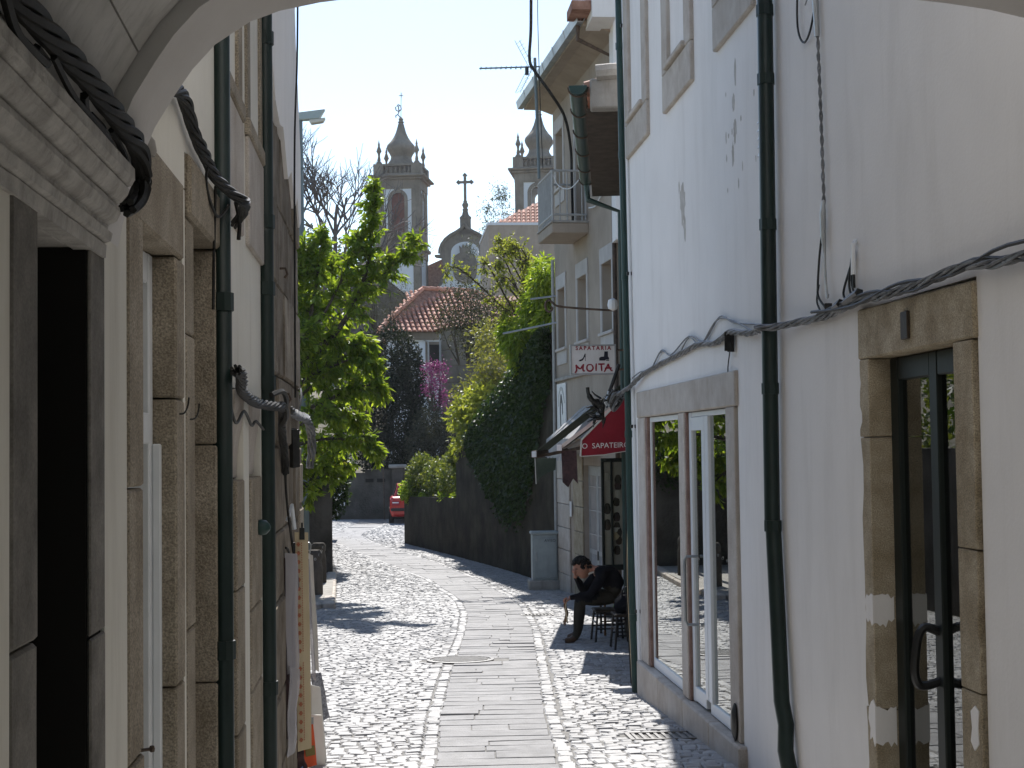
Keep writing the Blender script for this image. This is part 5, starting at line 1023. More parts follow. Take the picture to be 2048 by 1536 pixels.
# curly hair: a cap of small lumps
rd = random.Random(4); bm = bmesh.new()
for k in range(230):
    a, e = rd.uniform(0, 2*math.pi), rd.uniform(-.35, 1.5); d = Vector((math.cos(a)*math.cos(e), math.sin(a)*math.cos(e), math.sin(e)))
    if d.x < -.35 and d.z < .62: continue
    if d.z < .0 and d.x < .25: continue
    p = Mh @ Vector((d.x*.113, d.y*.088, d.z*.129+.006)); r_ = bmesh.ops.create_icosphere(bm, subdivisions=1, radius=rd.uniform(.016, .026))
    for v in r_['verts']: v.co = v.co*rd.uniform(.85, 1.15)+p
me = bpy.data.meshes.new('hair'); bm.to_mesh(me); bm.free(); me.materials.append(M['hair'])
for p in me.polygons: p.use_smooth = True
link(bpy.data.objects.new('hair', me), pers)
q = MB()
for s_ in (-1, 1):
    q.tube([Mh @ Vector(p) for p in ((-.098, s_*.018, .028), (-.092, s_*.042, .031), (-.078, s_*.058, .022))], .0055, 5)
    q.lathe([(.002, -.006), (.009, 0), (.002, .006)], Mh @ Vector((-.088, s_*.032, .008)), 6)
q.tube([Mh @ Vector(p) for p in ((-.088, -.026, -.068), (-.100, 0, -.066), (-.088, .026, -.068))], .004, 5)
q.build('face_features', M['hair'], pers)
# shirt collar, soles
MB().tube(smooth_path([(2.43, py-.06, g0+.855), (2.36, py-.055, g0+.83), (2.335, py, g0+.815), (2.36, py+.055, g0+.83), (2.43, py+.06, g0+.855)], 4), .012, 6).build('collar', M['white_fabric'], pers, smooth=True)
for y_, x_ in ((py-.165, 2.10), (py+.20, 2.17)): MB().prism([(x_-.13, y_-.035, g0+.001), (x_-.09, y_-.045, g0+.001), (x_+.10, y_-.036, g0+.001), (x_+.10, y_+.036, g0+.001), (x_-.09, y_+.045, g0+.001), (x_-.13, y_+.03, g0+.001)], (0, 0, .02)).build('shoe_sole', M['black'], pers)
t = thing('leather_straps', 'bunch of tan leather straps dangling from the sitting man\'s hand', 'straps', (2.05, py-.15, g0+.4)); rd = random.Random(6)
for k in range(6):
    x0 = 2.045+rd.uniform(-.015, .02); y0 = py-.15+rd.uniform(-.02, .02)
    MB().tube(smooth_path([(x0, y0, g0+.53), (x0-.012, y0, g0+.45), (x0+rd.uniform(-.03, .02), y0+.01, g0+.36), (x0-.01+rd.uniform(-.04, .03), y0, g0+.27-rd.uniform(0, .06))], 4), .008, 5).build('strap', M['linen' if k % 3 == 0 else 'wood'], t)
# ------------------------------------------------------------------ stools, chair and display beside him
def stool(x, y, label, w=.34, h=.46, mt='black', seatm='dark_wood'):
    z = gz(y); t = thing('stool', label, 'stool', (x, y, z))
    box('seat', M[seatm], t, x-w/2, x+w/2, y-w/2, y+w/2, z+h-.03, z+h, .012)
    for sx in (-1, 1):
        for sy in (-1, 1): zz = gz(y+sy*w*.5); MB().tube([(x+sx*(w/2-.03), y+sy*(w/2-.03), z+h-.03), (x+sx*(w/2+.005), y+sy*(w/2+.005), zz+.002)], .014, 6).build('leg', M[mt], t)
    for sy in (-1, 1):
        for hh in (.18, .32): MB().tube([(x-w/2+.01, y+sy*(w/2-.012), z+hh), (x+w/2-.01, y+sy*(w/2-.012), z+hh)], .010, 5).build('rung', M[mt], t)
    for sx in (-1, 1): MB().tube([(x+sx*(w/2-.012), y-w/2+.01, z+.25), (x+sx*(w/2-.012), y+w/2-.01, z+.25)], .010, 5).build('rung', M[mt], t)
stool(2.58, py-.02, 'dark metal stool the man is sitting on', .38, .40)
def chair(x, y, label):
    z = gz(y); t = thing('chair', label, 'chair', (x, y, z)); w = .40
    box('seat', M['wood'], t, x-w/2, x+w/2, y-w/2, y+w/2, z+.42, z+.45, .01)
    for sx in (-1, 1):
        for sy in (-1, 1):
            MB().tube([(x+sx*(w/2-.02), y+sy*(w/2-.02), gz(y+sy*.18)+.002), (x+sx*(w/2-.02), y+sy*(w/2-.02), z+(.42 if sx < 0 else .85))], .016, 6).build('leg', M['wood' if sy < 0 else 'dark_wood'], t)
    for hh in (.16, .28):
        for sy in (-1, 1): MB().tube([(x-w/2+.02, y+sy*(w/2-.02), z+hh), (x+w/2-.02, y+sy*(w/2-.02), z+hh)], .010, 5).build('rung', M['dark_wood'], t)
    for hh in (.60, .70, .80): box('back_slat', M['dark_wood'], t, x+w/2-.028, x+w/2-.012, y-w/2+.02, y+w/2-.02, z+hh, z+hh+.05)
chair(2.80, 18.75, 'wooden chair behind the sitting man, backed against the shop')
stool(2.66, 16.95, 'low dark stool piled with a black bag, near the white house corner', .36, .42)
t = thing('black_bag', 'black bag slumped on the low dark stool', 'bag', (2.66, 16.95, gz(16.95)+.42)); zb = gz(16.95)+.42
q = MB(); q.lathe([(.02, .0), (.15, .005), (.17, .06), (.15, .14), (.10, .20), (.03, .22)], (2.66, 16.95, zb), 14); rd = random.Random(3); q.v = [(a+rd.uniform(-.012, .012), b+rd.uniform(-.012, .012), max(c+rd.uniform(-.012, .012), zb+.001)) for a, b, c in q.v]; q.build('bag', M['jacket'], t, smooth=True); MB().tube(smooth_path([(2.58, 16.9, zb+.18), (2.60, 16.88, zb+.28), (2.68, 16.88, zb+.29), (2.72, 16.9, zb+.19)], 4), .01, 5).build('strap', M['black'], t)
dc = thing('display_case', 'tall dark framed glass display case full of shoe goods under the red awning', 'display case', (2.8, 19.0, gz(19)))
zb, zt = .02, 1.44
for (x0, x1) in ((2.655, 2.69), (2.775, 2.80), (2.925, 2.95)): box('frame', M['doorgreen'], dc, x0, x1, 18.95, 19.0, zb, zt, .004)
for (z0, z1) in ((zb, zb+.07), (zt-.05, zt)): box('frame', M['doorgreen'], dc, 2.656, 2.949, 18.952, 18.998, z0, z1)
box('backing', M['white_fabric'], dc, 2.69, 2.925, 18.99, 19.0, zb+.07, zt-.05); box('pane', M['clear'], dc, 2.69, 2.925, 18.962, 18.965, zb+.07, zt-.05)
for sx in (2.68, 2.92): box('leg', M['white_paint'], dc, sx-.015, sx+.015, 18.96, 18.99, gz(19), zb)
rd = random.Random(12)
for k in range(16):
    x_, z_ = rd.choice([2.73, 2.85, 2.87]), rd.uniform(.14, 1.3); q = MB(); q.lathe([(.01, -.06), (.035, -.05), (.045, 0), (.03, .05), (.008, .06)], (x_, 18.978, z_), 7, rd.uniform(0, 3), .25); q.build('hung_shoe', M[rd.choice(['fabric_dark', 'dark_wood', 'linen', 'shoe', 'dark_wood', 'white_fabric'])], dc)
t = thing('work_gloves', 'blue and white work gloves lying on the display ledge behind the man', 'gloves', (2.66, 18.6, .1))
for k, m_ in enumerate(('bluegrey', 'white_fabric')): MB().obox((2.62+.05*k, 18.6, .02+.02*k), (.035, 0, .03), (0, .03, 0), (-.012, 0, .018)).build('glove', M[m_], t, .008)
t = thing('plastic_tub', 'lime green plastic tub behind the sitting man', 'tub', (2.74, 18.35, gz(18.35)+.4)); MB().lathe([(.03, 0), (.04, .09), (.043, .09), (.043, .10)], (2.735, 18.35, gz(18.35)+.30), 10).build('tub', M['green_lime'], t); box('shelf', M['dark_wood'], t, 2.70, 2.95, 18.25, 18.45, gz(18.35)+.27, gz(18.35)+.299); box('shelf_leg', M['dark_wood'], t, 2.90, 2.93, 18.3, 18.33, gz(18.35), gz(18.35)+.27); box('shelf_leg', M['dark_wood'], t, 2.72, 2.75, 18.3, 18.33, gz(18.35), gz(18.35)+.27)
# ------------------------------------------------------------------ foliage helpers
def leafmesh(name, P, D, L, W, mt, parent, fold=.25, seed=0, side=None):
    """many small folded leaves: P base points, D directions, L lengths, W width ratio"""
    r = np.random.default_rng(seed); n = len(P); P = np.asarray(P, float); D = np.asarray(D, float); D /= np.linalg.norm(D, axis=1)[:, None]+1e-9
    L = np.broadcast_to(np.asarray(L, float), (n,))[:, None]
    S = r.normal(size=(n, 3)) if side is None else np.asarray(side, float)+r.normal(size=(n, 3))*.5
    S = np.cross(D, S); S /= np.linalg.norm(S, axis=1)[:, None]+1e-9; N = np.cross(S, D)
    mid = P+D*L*.5; a = P; b = mid+S*L*W*.5+N*L*fold*W*.4; c = P+D*L-N*L*.12; d = mid-S*L*W*.5+N*L*fold*W*.4
    V = np.stack([a, b, c, d], 1).reshape(-1, 3)
    me = bpy.data.meshes.new(name); me.vertices.add(4*n); me.vertices.foreach_set('co', V.ravel())
    me.loops.add(6*n); base = np.arange(n)[:, None]*4; me.loops.foreach_set('vertex_index', (base+np.array([[0, 1, 2, 0, 2, 3]])).ravel())
    me.polygons.add(2*n); me.polygons.foreach_set('loop_start', np.arange(2*n)*3); me.polygons.foreach_set('loop_total', np.full(2*n, 3)); me.update(); me.validate()
    me.materials.append(M[mt]); return link(bpy.data.objects.new(name, me), parent)
def rdir(r, n): v = r.normal(size=(n, 3)); return v/np.linalg.norm(v, axis=1)[:, None]
def limbs_tree(name, label, trunk, limbs, leaf, mt, seed, tw=(.45, .9), ntw=9, nl=16, ll=(.12, .2), W=.42, droop=.7, rad=.02, barkm='bark', group=None, flush=None):
    """trunk and limbs are polylines with radii; twigs with drooping leaves are spread along the limbs"""
    r = np.random.default_rng(seed); t = thing(name, label, 'tree', tuple(trunk[0][0]), group)
    MB().tube(smooth_path(trunk[0], 4), np.interp(np.linspace(0, 1, (len(trunk[0])-1)*4+1), [0, 1], trunk[1]), 8).build('trunk', M[barkm], t, smooth=True)
    q = MB(); P = []; D = []; L = []
    for lp, (ra, rb), f0, dens in limbs:
        pts = smooth_path(lp, 5); q.tube(pts, np.interp(np.linspace(0, 1, len(pts)), [0, 1], [ra, rb]), 6)
        ln = sum((pts[i+1]-pts[i]).length for i in range(len(pts)-1)); k = int(ln*ntw*dens)
        for j in range(k):
            u = f0+(1-f0)*r.random(); x = u*(len(pts)-1); i = min(int(x), len(pts)-2); b = pts[i].lerp(pts[i+1], x-i); ax = (pts[i+1]-pts[i]).normalized()
            d = Vector(rdir(r, 1)[0]); d = (d + ax*.7 + Vector((0, 0, .25))).normalized(); tl = r.uniform(*tw)*(1-.68*u*u)
            p1 = b+d*tl*.55; p2 = p1+(d+Vector((0, 0, -.25)))*tl*.45; q.tube([b, p1, p2], [.008, .005, .002], 4)
            m = int(nl*r.uniform(.7, 1.3))
            for _ in range(m):
                v = r.random()**.7; p = b.lerp(p1, v/.55) if v < .55 else p1.lerp(p2, (v-.55)/.45)
                dd = rdir(r, 1)[0]*.75+np.array(d)*.55+np.array([0, 0, -droop]); P.append(tuple(p)); D.append(dd); L.append(r.uniform(*ll))
    q.build('branches', M[barkm], t, smooth=True); leafmesh('crown', P, D, L, W, mt, t, seed=seed)
    if flush: idx = r.choice(len(P), len(P)//14, replace=False); leafmesh('young_leaves', np.array(P)[idx], np.array(D)[idx]+[0, 0, .5], np.array(L)[idx]*.8, W, flush, t, seed=seed+1)
    return t
def clump(centers, n, r, shell=.55):
    """points in a union of ellipsoids (cx,cy,cz,rx,ry,rz), denser near their skins; with outward normals"""
    C = np.array(centers, float); vol = (C[:, 3]*C[:, 5]); k = r.choice(len(C), n, p=vol/vol.sum()); d = rdir(r, n); rr = (shell+(1-shell)*r.random(n))[:, None]
    return C[k, :3]+d*rr*C[k, 3:6], d
def bush(name, label, centers, n, ll, W, mt, seed, cat='shrub', droop=.3, stems=True, core=None, group=None, shell=.5, jitter=0):
    r = np.random.default_rng(seed); C = centers; base = (np.mean([c[0] for c in C]), np.mean([c[1] for c in C]), min(c[2]-c[5] for c in C)); t = thing(name, label, cat, base, group)
    P, N = clump(C, n, r, shell)
    if jitter: P = P+r.normal(size=P.shape)*jitter
    leafmesh('foliage', P, N*.7+rdir(r, n)*.8+[0, 0, -droop], r.uniform(*ll, size=n), W, mt, t, seed=seed)
    if stems:
        q = MB()
        for c in C:
            b = Vector((base[0]*.5+c[0]*.5, base[1]*.5+c[1]*.5, base[2]))
            for _ in range(3): e = Vector(c[:3])+Vector(rdir(r, 1)[0]*np.array(c[3:6])*.8); q.tube([b, b.lerp(e, .5)+Vector(rdir(r, 1)[0]*.1), e], [.03, .018, .005], 5)
        q.build('stems', M['bark'], t)
    return t
# ------------------------------------------------------------------ retaining wall on the right with ivy
RW = [(3.15, 28.2), (2.50, 32.4), (1.58, 37.0), (.34, 42.6)]
rwt = thing('retaining_wall', 'tall dark mossy retaining wall stepping down along the bend', 'wall', (2, 35, -1.1))
def wtop(y): return itp(y, [28.2, 28.5, 33, 35, 37], [3.95, 3.83, 2.64, 1.89, 1.48])
for (y0, y1) in ((28.02, 30), (30, 31.6), (31.6, 33.2), (33.2, 34.6), (34.6, 35.9), (35.9, 37.0)):
    xa = itp(y0, [p[1] for p in RW], [p[0] for p in RW]) if y0 > 28.2 else 3.17; xb = itp(y1, [p[1] for p in RW], [p[0] for p in RW])
    MB().hexa([(xa, y0, -1.4), (xa+.7, y0, -1.4), (xb+.7, y1, -1.4), (xb, y1, -1.4), (xa, y0, wtop(y0)), (xa+.7, y0, wtop(y0)), (xb+.7, y1, wtop(y1)), (xb, y1, wtop(y1))]).build('wall_section', M['retain'], rwt)
MB().hexa([(1.58, 37.001, -1.4), (2.4, 37.001, -1.4), (1.3, 42.6, -1.4), (.34, 42.6, -1.4), (1.58, 37.001, .36), (2.4, 37.001, .36), (1.3, 42.6, .24), (.34, 42.6, .24)]).build('low_section', M['retain'], rwt)
MB().hexa([(.345, 42.601, -1.4), (1.1, 42.601, -1.4), (4.6, 45.6, -1.4), (4.3, 45.8, -1.4), (.345, 42.601, .22), (1.1, 42.601, .22), (4.6, 45.6, .3), (4.3, 45.8, .3)]).build('return_section', M['retain'], rwt)
bank = MB().hexa([(3.7, 28.1, -1.3), (12, 28.1, -1.3), (12, 44, -1.3), (1.4, 42.5, -1.3), (3.7, 28.1, 3.4), (12, 28.1, 3.6), (12, 44, 1.5), (1.35, 42.5, .2)]); struct(bank.build('garden_bank', M['earth']))
r = np.random.default_rng(31)                      # ivy on the face of the wall
n = 26000; yy = 28.6+(35.6-28.6)*r.random(n); low = np.interp(yy, [28.6, 29.2, 30.0, 31.0, 32.5, 33.6, 34.6, 35.6], [3.0, 2.4, .9, .15, .05, .5, 1.1, 1.55])+r.normal(size=n)*.16
top = np.array([wtop(v) for v in yy])+.12; zz = low+(top-low)*r.random(n)**.8; xx = np.interp(yy, [p[1] for p in RW], [p[0] for p in RW])-.03-.22*r.random(n)**1.5*np.clip((zz-low)*1.2, .2, 1)
keep = zz > low; P = np.stack([xx, yy, zz], 1)[keep]
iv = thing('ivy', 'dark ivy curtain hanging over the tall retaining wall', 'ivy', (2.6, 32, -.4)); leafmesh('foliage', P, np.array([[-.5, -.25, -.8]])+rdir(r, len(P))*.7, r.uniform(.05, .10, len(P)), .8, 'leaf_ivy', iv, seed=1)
q = MB()
for k in range(40):
    y0 = r.uniform(28.8, 35.2); x0 = itp(y0, [p[1] for p in RW], [p[0] for p in RW])-.02; z0 = wtop(y0); z1 = itp(y0, [28.6, 29.2, 30.0, 31.0, 32.5, 33.6, 34.6, 35.6], [3.0, 2.4, .9, .15, .05, .5, 1.1, 1.55])
    q.tube([(x0, y0, z0), (x0-.04, y0+.1, (z0+z1)/2), (x0-.02, y0-.05, z1)], .008, 4)
q.build('stems', M['bark'], iv)
# plants above the wall
bush('hedge', 'small leaved hedge growing along the low end of the retaining wall', [(1.35, 41.2, .75, .55, 1.0, .62), (1.65, 39.3, .85, .5, 1.1, .68), (1.95, 37.7, .85, .42, .7, .62), (.85, 42.1, .85, .45, .5, .62)], 9500, (.06, .11), .55, 'leaf_hedge', 41, 'hedge')
bush('trailing_plant', 'bright fresh plant spilling over the corner of the low wall', [(.55, 42.3, .42, .36, .4, .34), (.62, 42.2, .2, .25, .3, .2), (.95, 41.4, .26, .25, .6, .16), (1.35, 39.3, .32, .2, 1.2, .10), (1.62, 37.8, .38, .15, .6, .08)], 2600, (.07, .12), .5, 'leaf_bright', 42, stems=False)
bush('hedge', 'glossy pale shrub against the end of the tall wall', [(1.95, 37.25, .80, .30, .25, .5), (1.7, 37.9, 1.4, .3, .3, .3)], 1500, (.09, .14), .5, 'leaf_hedge', 43, 'shrub')
bush('yellow_shrub', 'loose yellow green shrub leaning over the wall step', [(1.95, 36.2, 1.95, .42, .5, .55), (1.75, 36.6, 2.4, .38, .45, .45), (2.15, 35.5, 2.65, .42, .5, .55), (1.70, 36.8, 1.6, .25, .3, .3)], 2300, (.10, .17), .5, 'leaf_lime', 44, shell=.2, jitter=.06)
bush('olive_shrub', 'airy olive green shrub behind the yellow one on the wall', [(2.45, 36, 3.3, .55, .6, .75), (2.0, 37, 2.9, .5, .5, .6), (2.75, 35.2, 4.0, .5, .6, .6), (2.5, 37.5, 4.3, .6, .7, .6), (2.3, 36.5, 2.3, .4, .5, .5)], 5200, (.07, .12), .45, 'leaf_olive', 45, shell=.15, jitter=.1)
bush('grey_shrub', 'grey leaved bushy tree between the red roof and the wall', [(2.3, 45, 6.1, .75, .8, .75), (1.75, 45, 5.5, .6, .7, .6), (2.9, 45.5, 5.7, .7, .8, .8), (2.5, 45, 4.9, .8, .8, .8)], 4200, (.07, .12), .4, 'leaf_grey', 46, 'tree', shell=.2, jitter=.12)
bush('willowy_tree', 'bright green drooping tree at the top of the retaining wall', [(2.62, 30.4, 3.75, .33, .5, .42), (2.9, 30.0, 4.3, .35, .5, .5), (3.05, 29.3, 4.75, .35, .45, .55), (3.2, 29.2, 4.0, .4, .5, .5), (2.85, 30.6, 3.35, .42, .5, .35), (3.15, 30.2, 5.1, .3, .4, .4), (2.45, 30.8, 3.95, .25, .3, .4)], 7600, (.12, .21), .24, 'leaf_bright', 47, 'tree', droop=1.0, shell=.3)
# thorny open tree above
random.seed(21); r = np.random.default_rng(22)
tb = Vector((3.6, 31.5, 2.8)); LB = []
for k in range(22):
    a = r.uniform(2.0, 3.6) if k < 17 else r.uniform(.6, 1.8); e = Vector((3.35+math.cos(a)*r.uniform(.3, 1.35 if k % 6 else 2.0), 31.5+r.uniform(-.8, .8), 4.6+r.uniform(-.5, 1.55))); mid = tb.lerp(e, .5)+Vector((r.uniform(-.15, .15), r.uniform(-.2, .2), r.uniform(.1, .45))); LB.append(([tb+Vector((0, 0, .4)), mid, e, e+Vector((r.uniform(-.4, .1), 0, r.uniform(-.2, .25)))], (.03, .006), .35, 1.0))
limbs_tree('thorn_tree', 'sparse thorny tree with tiny yellow green leaves above the wall', ([(3.6, 31.5, 2.4), (3.6, 31.5, 2.9), (3.5, 31.5, 3.4)], (.07, .05)), LB, None, 'leaf_lime', 23, (.25, .55), 11, 12, (.04, .08), .5, .2)
# ------------------------------------------------------------------ left side: garden wall, ivy, broadleaf tree
gw = thing('garden_wall', 'grey rendered garden wall end at the bend, ivy on top', 'wall', (-2, 33, -1.1))
MB().hexa([(-3.4, 32.05, -1.3), (-1.26, 32.05, -1.3), (-1.30, 32.75, -1.3), (-3.4, 32.75, -1.3), (-3.4, 32.05, 1.15), (-1.27, 32.05, 1.15), (-1.31, 32.75, 1.15), (-3.4, 32.75, 1.15)]).build('end_pier', M['gardenwall'], gw, .02)
MB().hexa([(-1.75, 32.76, -1.3), (-1.36, 32.76, -1.3), (-2.15, 45.5, -1.3), (-2.6, 45.5, -1.3), (-1.75, 32.76, 1.0), (-1.36, 32.76, 1.0), (-2.15, 45.5, .9), (-2.6, 45.5, .9)]).build('long_section', M['gardenwall'], gw)
MB().box(-3.75, -3.32, 9.9, 32.0, -1.3, 1.5).build('side_section', M['gardenwall'], gw)
box('meter_box', M['grey_metal'], gw, -1.92, -1.60, 44.4, 45.2, -.45, .1)
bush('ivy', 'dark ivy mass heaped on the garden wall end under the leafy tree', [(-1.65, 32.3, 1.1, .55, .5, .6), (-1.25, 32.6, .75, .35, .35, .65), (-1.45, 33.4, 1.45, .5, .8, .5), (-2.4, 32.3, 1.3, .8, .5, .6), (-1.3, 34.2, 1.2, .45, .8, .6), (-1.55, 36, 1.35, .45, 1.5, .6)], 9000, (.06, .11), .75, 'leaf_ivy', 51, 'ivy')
bush('garden_shrub', 'broad dark laurel behind the side garden wall near the arch', [(-5.2, 19, 1.6, 1.3, 1.6, 1.7), (-5.0, 21.5, 2.3, 1.2, 1.5, 1.6), (-5.8, 16.5, 2.0, 1.4, 1.6, 1.7)], 5200, (.12, .2), .5, 'leaf_ivy', 91, shell=.6)
bush('garden_shrub', 'tall mixed shrubs behind the side garden wall beyond the leafy tree', [(-5.0, 25.5, 2.0, 1.2, 1.5, 1.8), (-5.4, 29, 2.6, 1.4, 1.7, 2.0), (-5.0, 33, 2.2, 1.5, 1.8, 1.8), (-4.2, 37, 1.8, 1.3, 2.0, 1.6)], 7000, (.12, .2), .5, 'leaf_hedge', 92, shell=.6)
Y = 26.6
def pxl(px, py_, y=Y): return Vector(((px-783-(897-py_)*-.0131*0)/3000*y*1.0, y, 1.6+(896-py_)/3000*y))
def PL(*pts, yo=0, ys=0): return [pxl(a, b, Y+yo+ys*i) for i, (a, b) in enumerate(pts)]
LT = [
 (PL((560, 760), (640, 700), (705, 620), (742, 520), (748, 440), (752, 372)), (.075, .008), .35, 1.0),
 (PL((705, 620), (730, 570), (775, 545), (812, 510), (836, 478)), (.03, .006), .2, 1.25),
 (PL((560, 780), (610, 690), (632, 590), (645, 520), (648, 465)), (.06, .008), .2, 1.0),
 (PL((600, 700), (655, 620), (690, 550), (712, 500), (720, 470)), (.035, .006), .3, .8),
 (PL((560, 860), (620, 815), (690, 785), (735, 770), (764, 782)), (.05, .006), .25, 1.25),
 (PL((560, 900), (620, 880), (680, 875), (725, 885), (752, 905)), (.045, .006), .25, 1.2),
 (PL((560, 850), (610, 760), (670, 730), (720, 715), (756, 735)), (.045, .006), .25, 1.2),
 (PL((560, 800), (600, 720), (650, 680), (700, 690), (738, 680)), (.045, .006), .3, 1.0),
 (PL((560, 930), (600, 920), (640, 930), (675, 955)), (.04, .006), .2, 1.2),
 (PL((560, 950), (590, 950), (615, 970), (630, 1000)), (.035, .006), .2, 1.0),
 (PL((560, 800), (590, 640), (600, 560), (618, 490)), (.045, .006), .2, 1.0),
 (PL((560, 830), (580, 740), (600, 690), (625, 650), yo=-.7), (.04, .006), .2, 1.0),
 (PL((560, 900), (600, 850), (640, 830), (675, 835), yo=-.8), (.04, .006), .2, 1.1),
 (PL((560, 700), (590, 600), (640, 540), (672, 520), yo=.8), (.04, .006), .2, 1.0),
 (PL((560, 830), (640, 760), (690, 740), (730, 800), yo=.8), (.04, .006), .2, 1.1),
 (PL((560, 820), (620, 740), (660, 660), (690, 640), yo=1.2), (.04, .006), .15, 1.2), (PL((560, 900), (630, 830), (690, 820), (720, 850), yo=1.3), (.04, .006), .15, 1.2), (PL((560, 960), (620, 910), (660, 900), (690, 930), yo=.9), (.04, .006), .15, 1.2), (PL((560, 740), (610, 640), (650, 600), (680, 570), yo=1.2), (.04, .006), .15, 1.0),
 (PL((548, 790), (520, 600), (560, 520), (580, 470)), (.05, .006), .2, 1.0), (PL((546, 830), (520, 760), (500, 700), (480, 600), (470, 520)), (.05, .006), .2, 1.0),
 (PL((545, 870), (500, 830), (430, 780), (400, 700), (380, 640)), (.05, .006), .2, 1.0), (PL((545, 890), (500, 875), (450, 860), (420, 870), (390, 900)), (.05, .006), .2, 1.0)]
tr0 = Vector((-2.45, Y, gz(Y)+.05))
limbs_tree('broadleaf_tree', 'leafy fresh green tree leaning out over the left pavement', ([tr0, tr0+Vector((.05, 0, 1.1)), pxl(545, 880), pxl(550, 760)], (.14, .08)), LT, None, 'leaf_bright', 61, (.28, .6), 26, 17, (.10, .19), .36, .8, flush='leaf_olive')
# ------------------------------------------------------------------ evergreens and far garden
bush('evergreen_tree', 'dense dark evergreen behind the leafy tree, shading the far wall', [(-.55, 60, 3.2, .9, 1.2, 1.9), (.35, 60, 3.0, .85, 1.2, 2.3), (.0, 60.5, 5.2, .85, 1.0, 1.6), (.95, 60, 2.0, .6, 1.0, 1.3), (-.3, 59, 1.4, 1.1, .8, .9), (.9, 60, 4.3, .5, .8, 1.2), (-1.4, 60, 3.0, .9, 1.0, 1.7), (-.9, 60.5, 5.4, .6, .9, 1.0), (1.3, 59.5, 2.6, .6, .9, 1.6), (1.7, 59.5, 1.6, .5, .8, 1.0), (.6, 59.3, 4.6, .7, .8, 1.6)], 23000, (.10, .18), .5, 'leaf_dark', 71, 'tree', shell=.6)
bush('twiggy_tree', 'grey twiggy half bare tree above the dark evergreen', [(-.1, 64, 7.4, .9, 1, .9), (.5, 64, 8.1, .7, .9, .8), (-.9, 64, 7.6, .7, .9, 1.0), (-1.0, 64, 9.0, .6, .8, .7)], 3000, (.05, .10), .3, 'leaf_grey', 72, 'tree', shell=.1, jitter=.15)
bush('judas_tree', 'small tree covered in magenta blossom before the white house wall', [(1.75, 58, 4.2, .34, .4, .55), (1.5, 58, 4.7, .25, .3, .35), (1.95, 58, 3.5, .25, .3, .5), (1.45, 58, 3.9, .22, .3, .3), (1.95, 58, 4.7, .2, .3, .35)], 1500, (.06, .10), .7, 'petal', 73, 'tree', shell=.1, jitter=.12)
bush('dark_shrub', 'dark glossy shrub below the magenta tree', [(1.5, 57.5, 2.4, .7, .6, .9), (2.0, 57.5, 1.7, .6, .6, 1.0), (1.1, 57.5, 1.6, .6, .6, .9)], 4200, (.08, .14), .5, 'leaf_grey', 74, shell=.5)
fw = thing('far_wall', 'stone boundary wall closing the end of the street, tree shade in its colour', 'wall', (0, 56.6, -1))
MB().box(-9, -1.0, 56.3, 56.7, -1.4, .70).build('wall_section', M['gardenwall'], fw); MB().box(-.999, 6, 56.32, 56.72, -1.4, .82).build('wall_section', M['gardenwall'], fw); box('gate_pier', M['gardenwall'], fw, .0, .42, 56.1, 56.5, -1.4, .86, .02); box('pier_cap', M['concrete'], fw, -.12, .56, 55.98, 56.6, .861, 1.0, .03)
for x_ in (-.98, -.55): box('wall_slot', M['dark'], fw, x_, x_+.3, 56.29, 56.33, .35, .48)
box('pale_panel', M['white'], fw, -2.35, -1.75, 56.26, 56.31, -.5, .15)
t = thing('road_sign', 'dark round road sign seen from behind on a thin post by the far wall', 'sign', (-.33, 55.6, -1)); MB().tube([(-.28, 55.6, -1.02), (-.33, 55.6, 1.6)], .03, 6).build('post', M['rust'], t); MB().lathe([(.30, 0), (.30, .02)], n=20).xf(Matrix.Translation((-.34, 55.57, 1.45)) @ Matrix.Rotation(math.pi/2, 4, 'X') @ Matrix.Rotation(.9, 4, 'Y')).build('disc', M['rust'], t)
# ------------------------------------------------------------------ red car half hidden by the low wall
CX, CY0, CZ = .72, 52.4, gz(53)
car = thing('parked_car', 'red hatchback parked at the bend, half hidden by the low wall', 'car', (CX, CY0+2, CZ))
def loft(secs, name, mt, par, sm=True):
    q = MB(); k = len(secs[0])
    for s_ in secs: q.v += [tuple(p) for p in s_]
    for i in range(len(secs)-1):
        for j in range(k): q.f.append((i*k+j, i*k+(j+1) % k, (i+1)*k+(j+1) % k, (i+1)*k+j))
    q.f += [tuple(range(k))[::-1], tuple((len(secs)-1)*k+j for j in range(k))]; return q.build(name, M[mt], par, .02, sm, 2, .7)
def sec(y, hw, z0, z1, tuck=.9): return [(CX-hw*tuck, CY0+y, CZ+z0), (CX+hw*tuck, CY0+y, CZ+z0), (CX+hw, CY0+y, CZ+z0+.2), (CX+hw*.98, CY0+y, CZ+z1-.08), (CX+hw*.9, CY0+y, CZ+z1), (CX-hw*.9, CY0+y, CZ+z1), (CX-hw*.98, CY0+y, CZ+z1-.08), (CX-hw, CY0+y, CZ+z0+.2)]
loft([sec(0, .74, .34, .88), sec(.12, .80, .26, .95), sec(.8, .82, .22, .96), sec(2.4, .82, .22, .95), sec(3.3, .80, .24, .86), sec(3.75, .72, .3, .74)], 'body', 'car_red', car)
loft([[(CX-.66, CY0+.25, CZ+.94), (CX+.66, CY0+.25, CZ+.94), (CX+.52, CY0+.62, CZ+1.36), (CX-.52, CY0+.62, CZ+1.36)], [(CX-.68, CY0+1.2, CZ+.95), (CX+.68, CY0+1.2, CZ+.95), (CX+.54, CY0+1.3, CZ+1.40), (CX-.54, CY0+1.3, CZ+1.40)], [(CX-.68, CY0+2.5, CZ+.95), (CX+.68, CY0+2.5, CZ+.95), (CX+.52, CY0+1.9, CZ+1.38), (CX-.52, CY0+1.9, CZ+1.38)]], 'cabin', 'car_red', car, False)
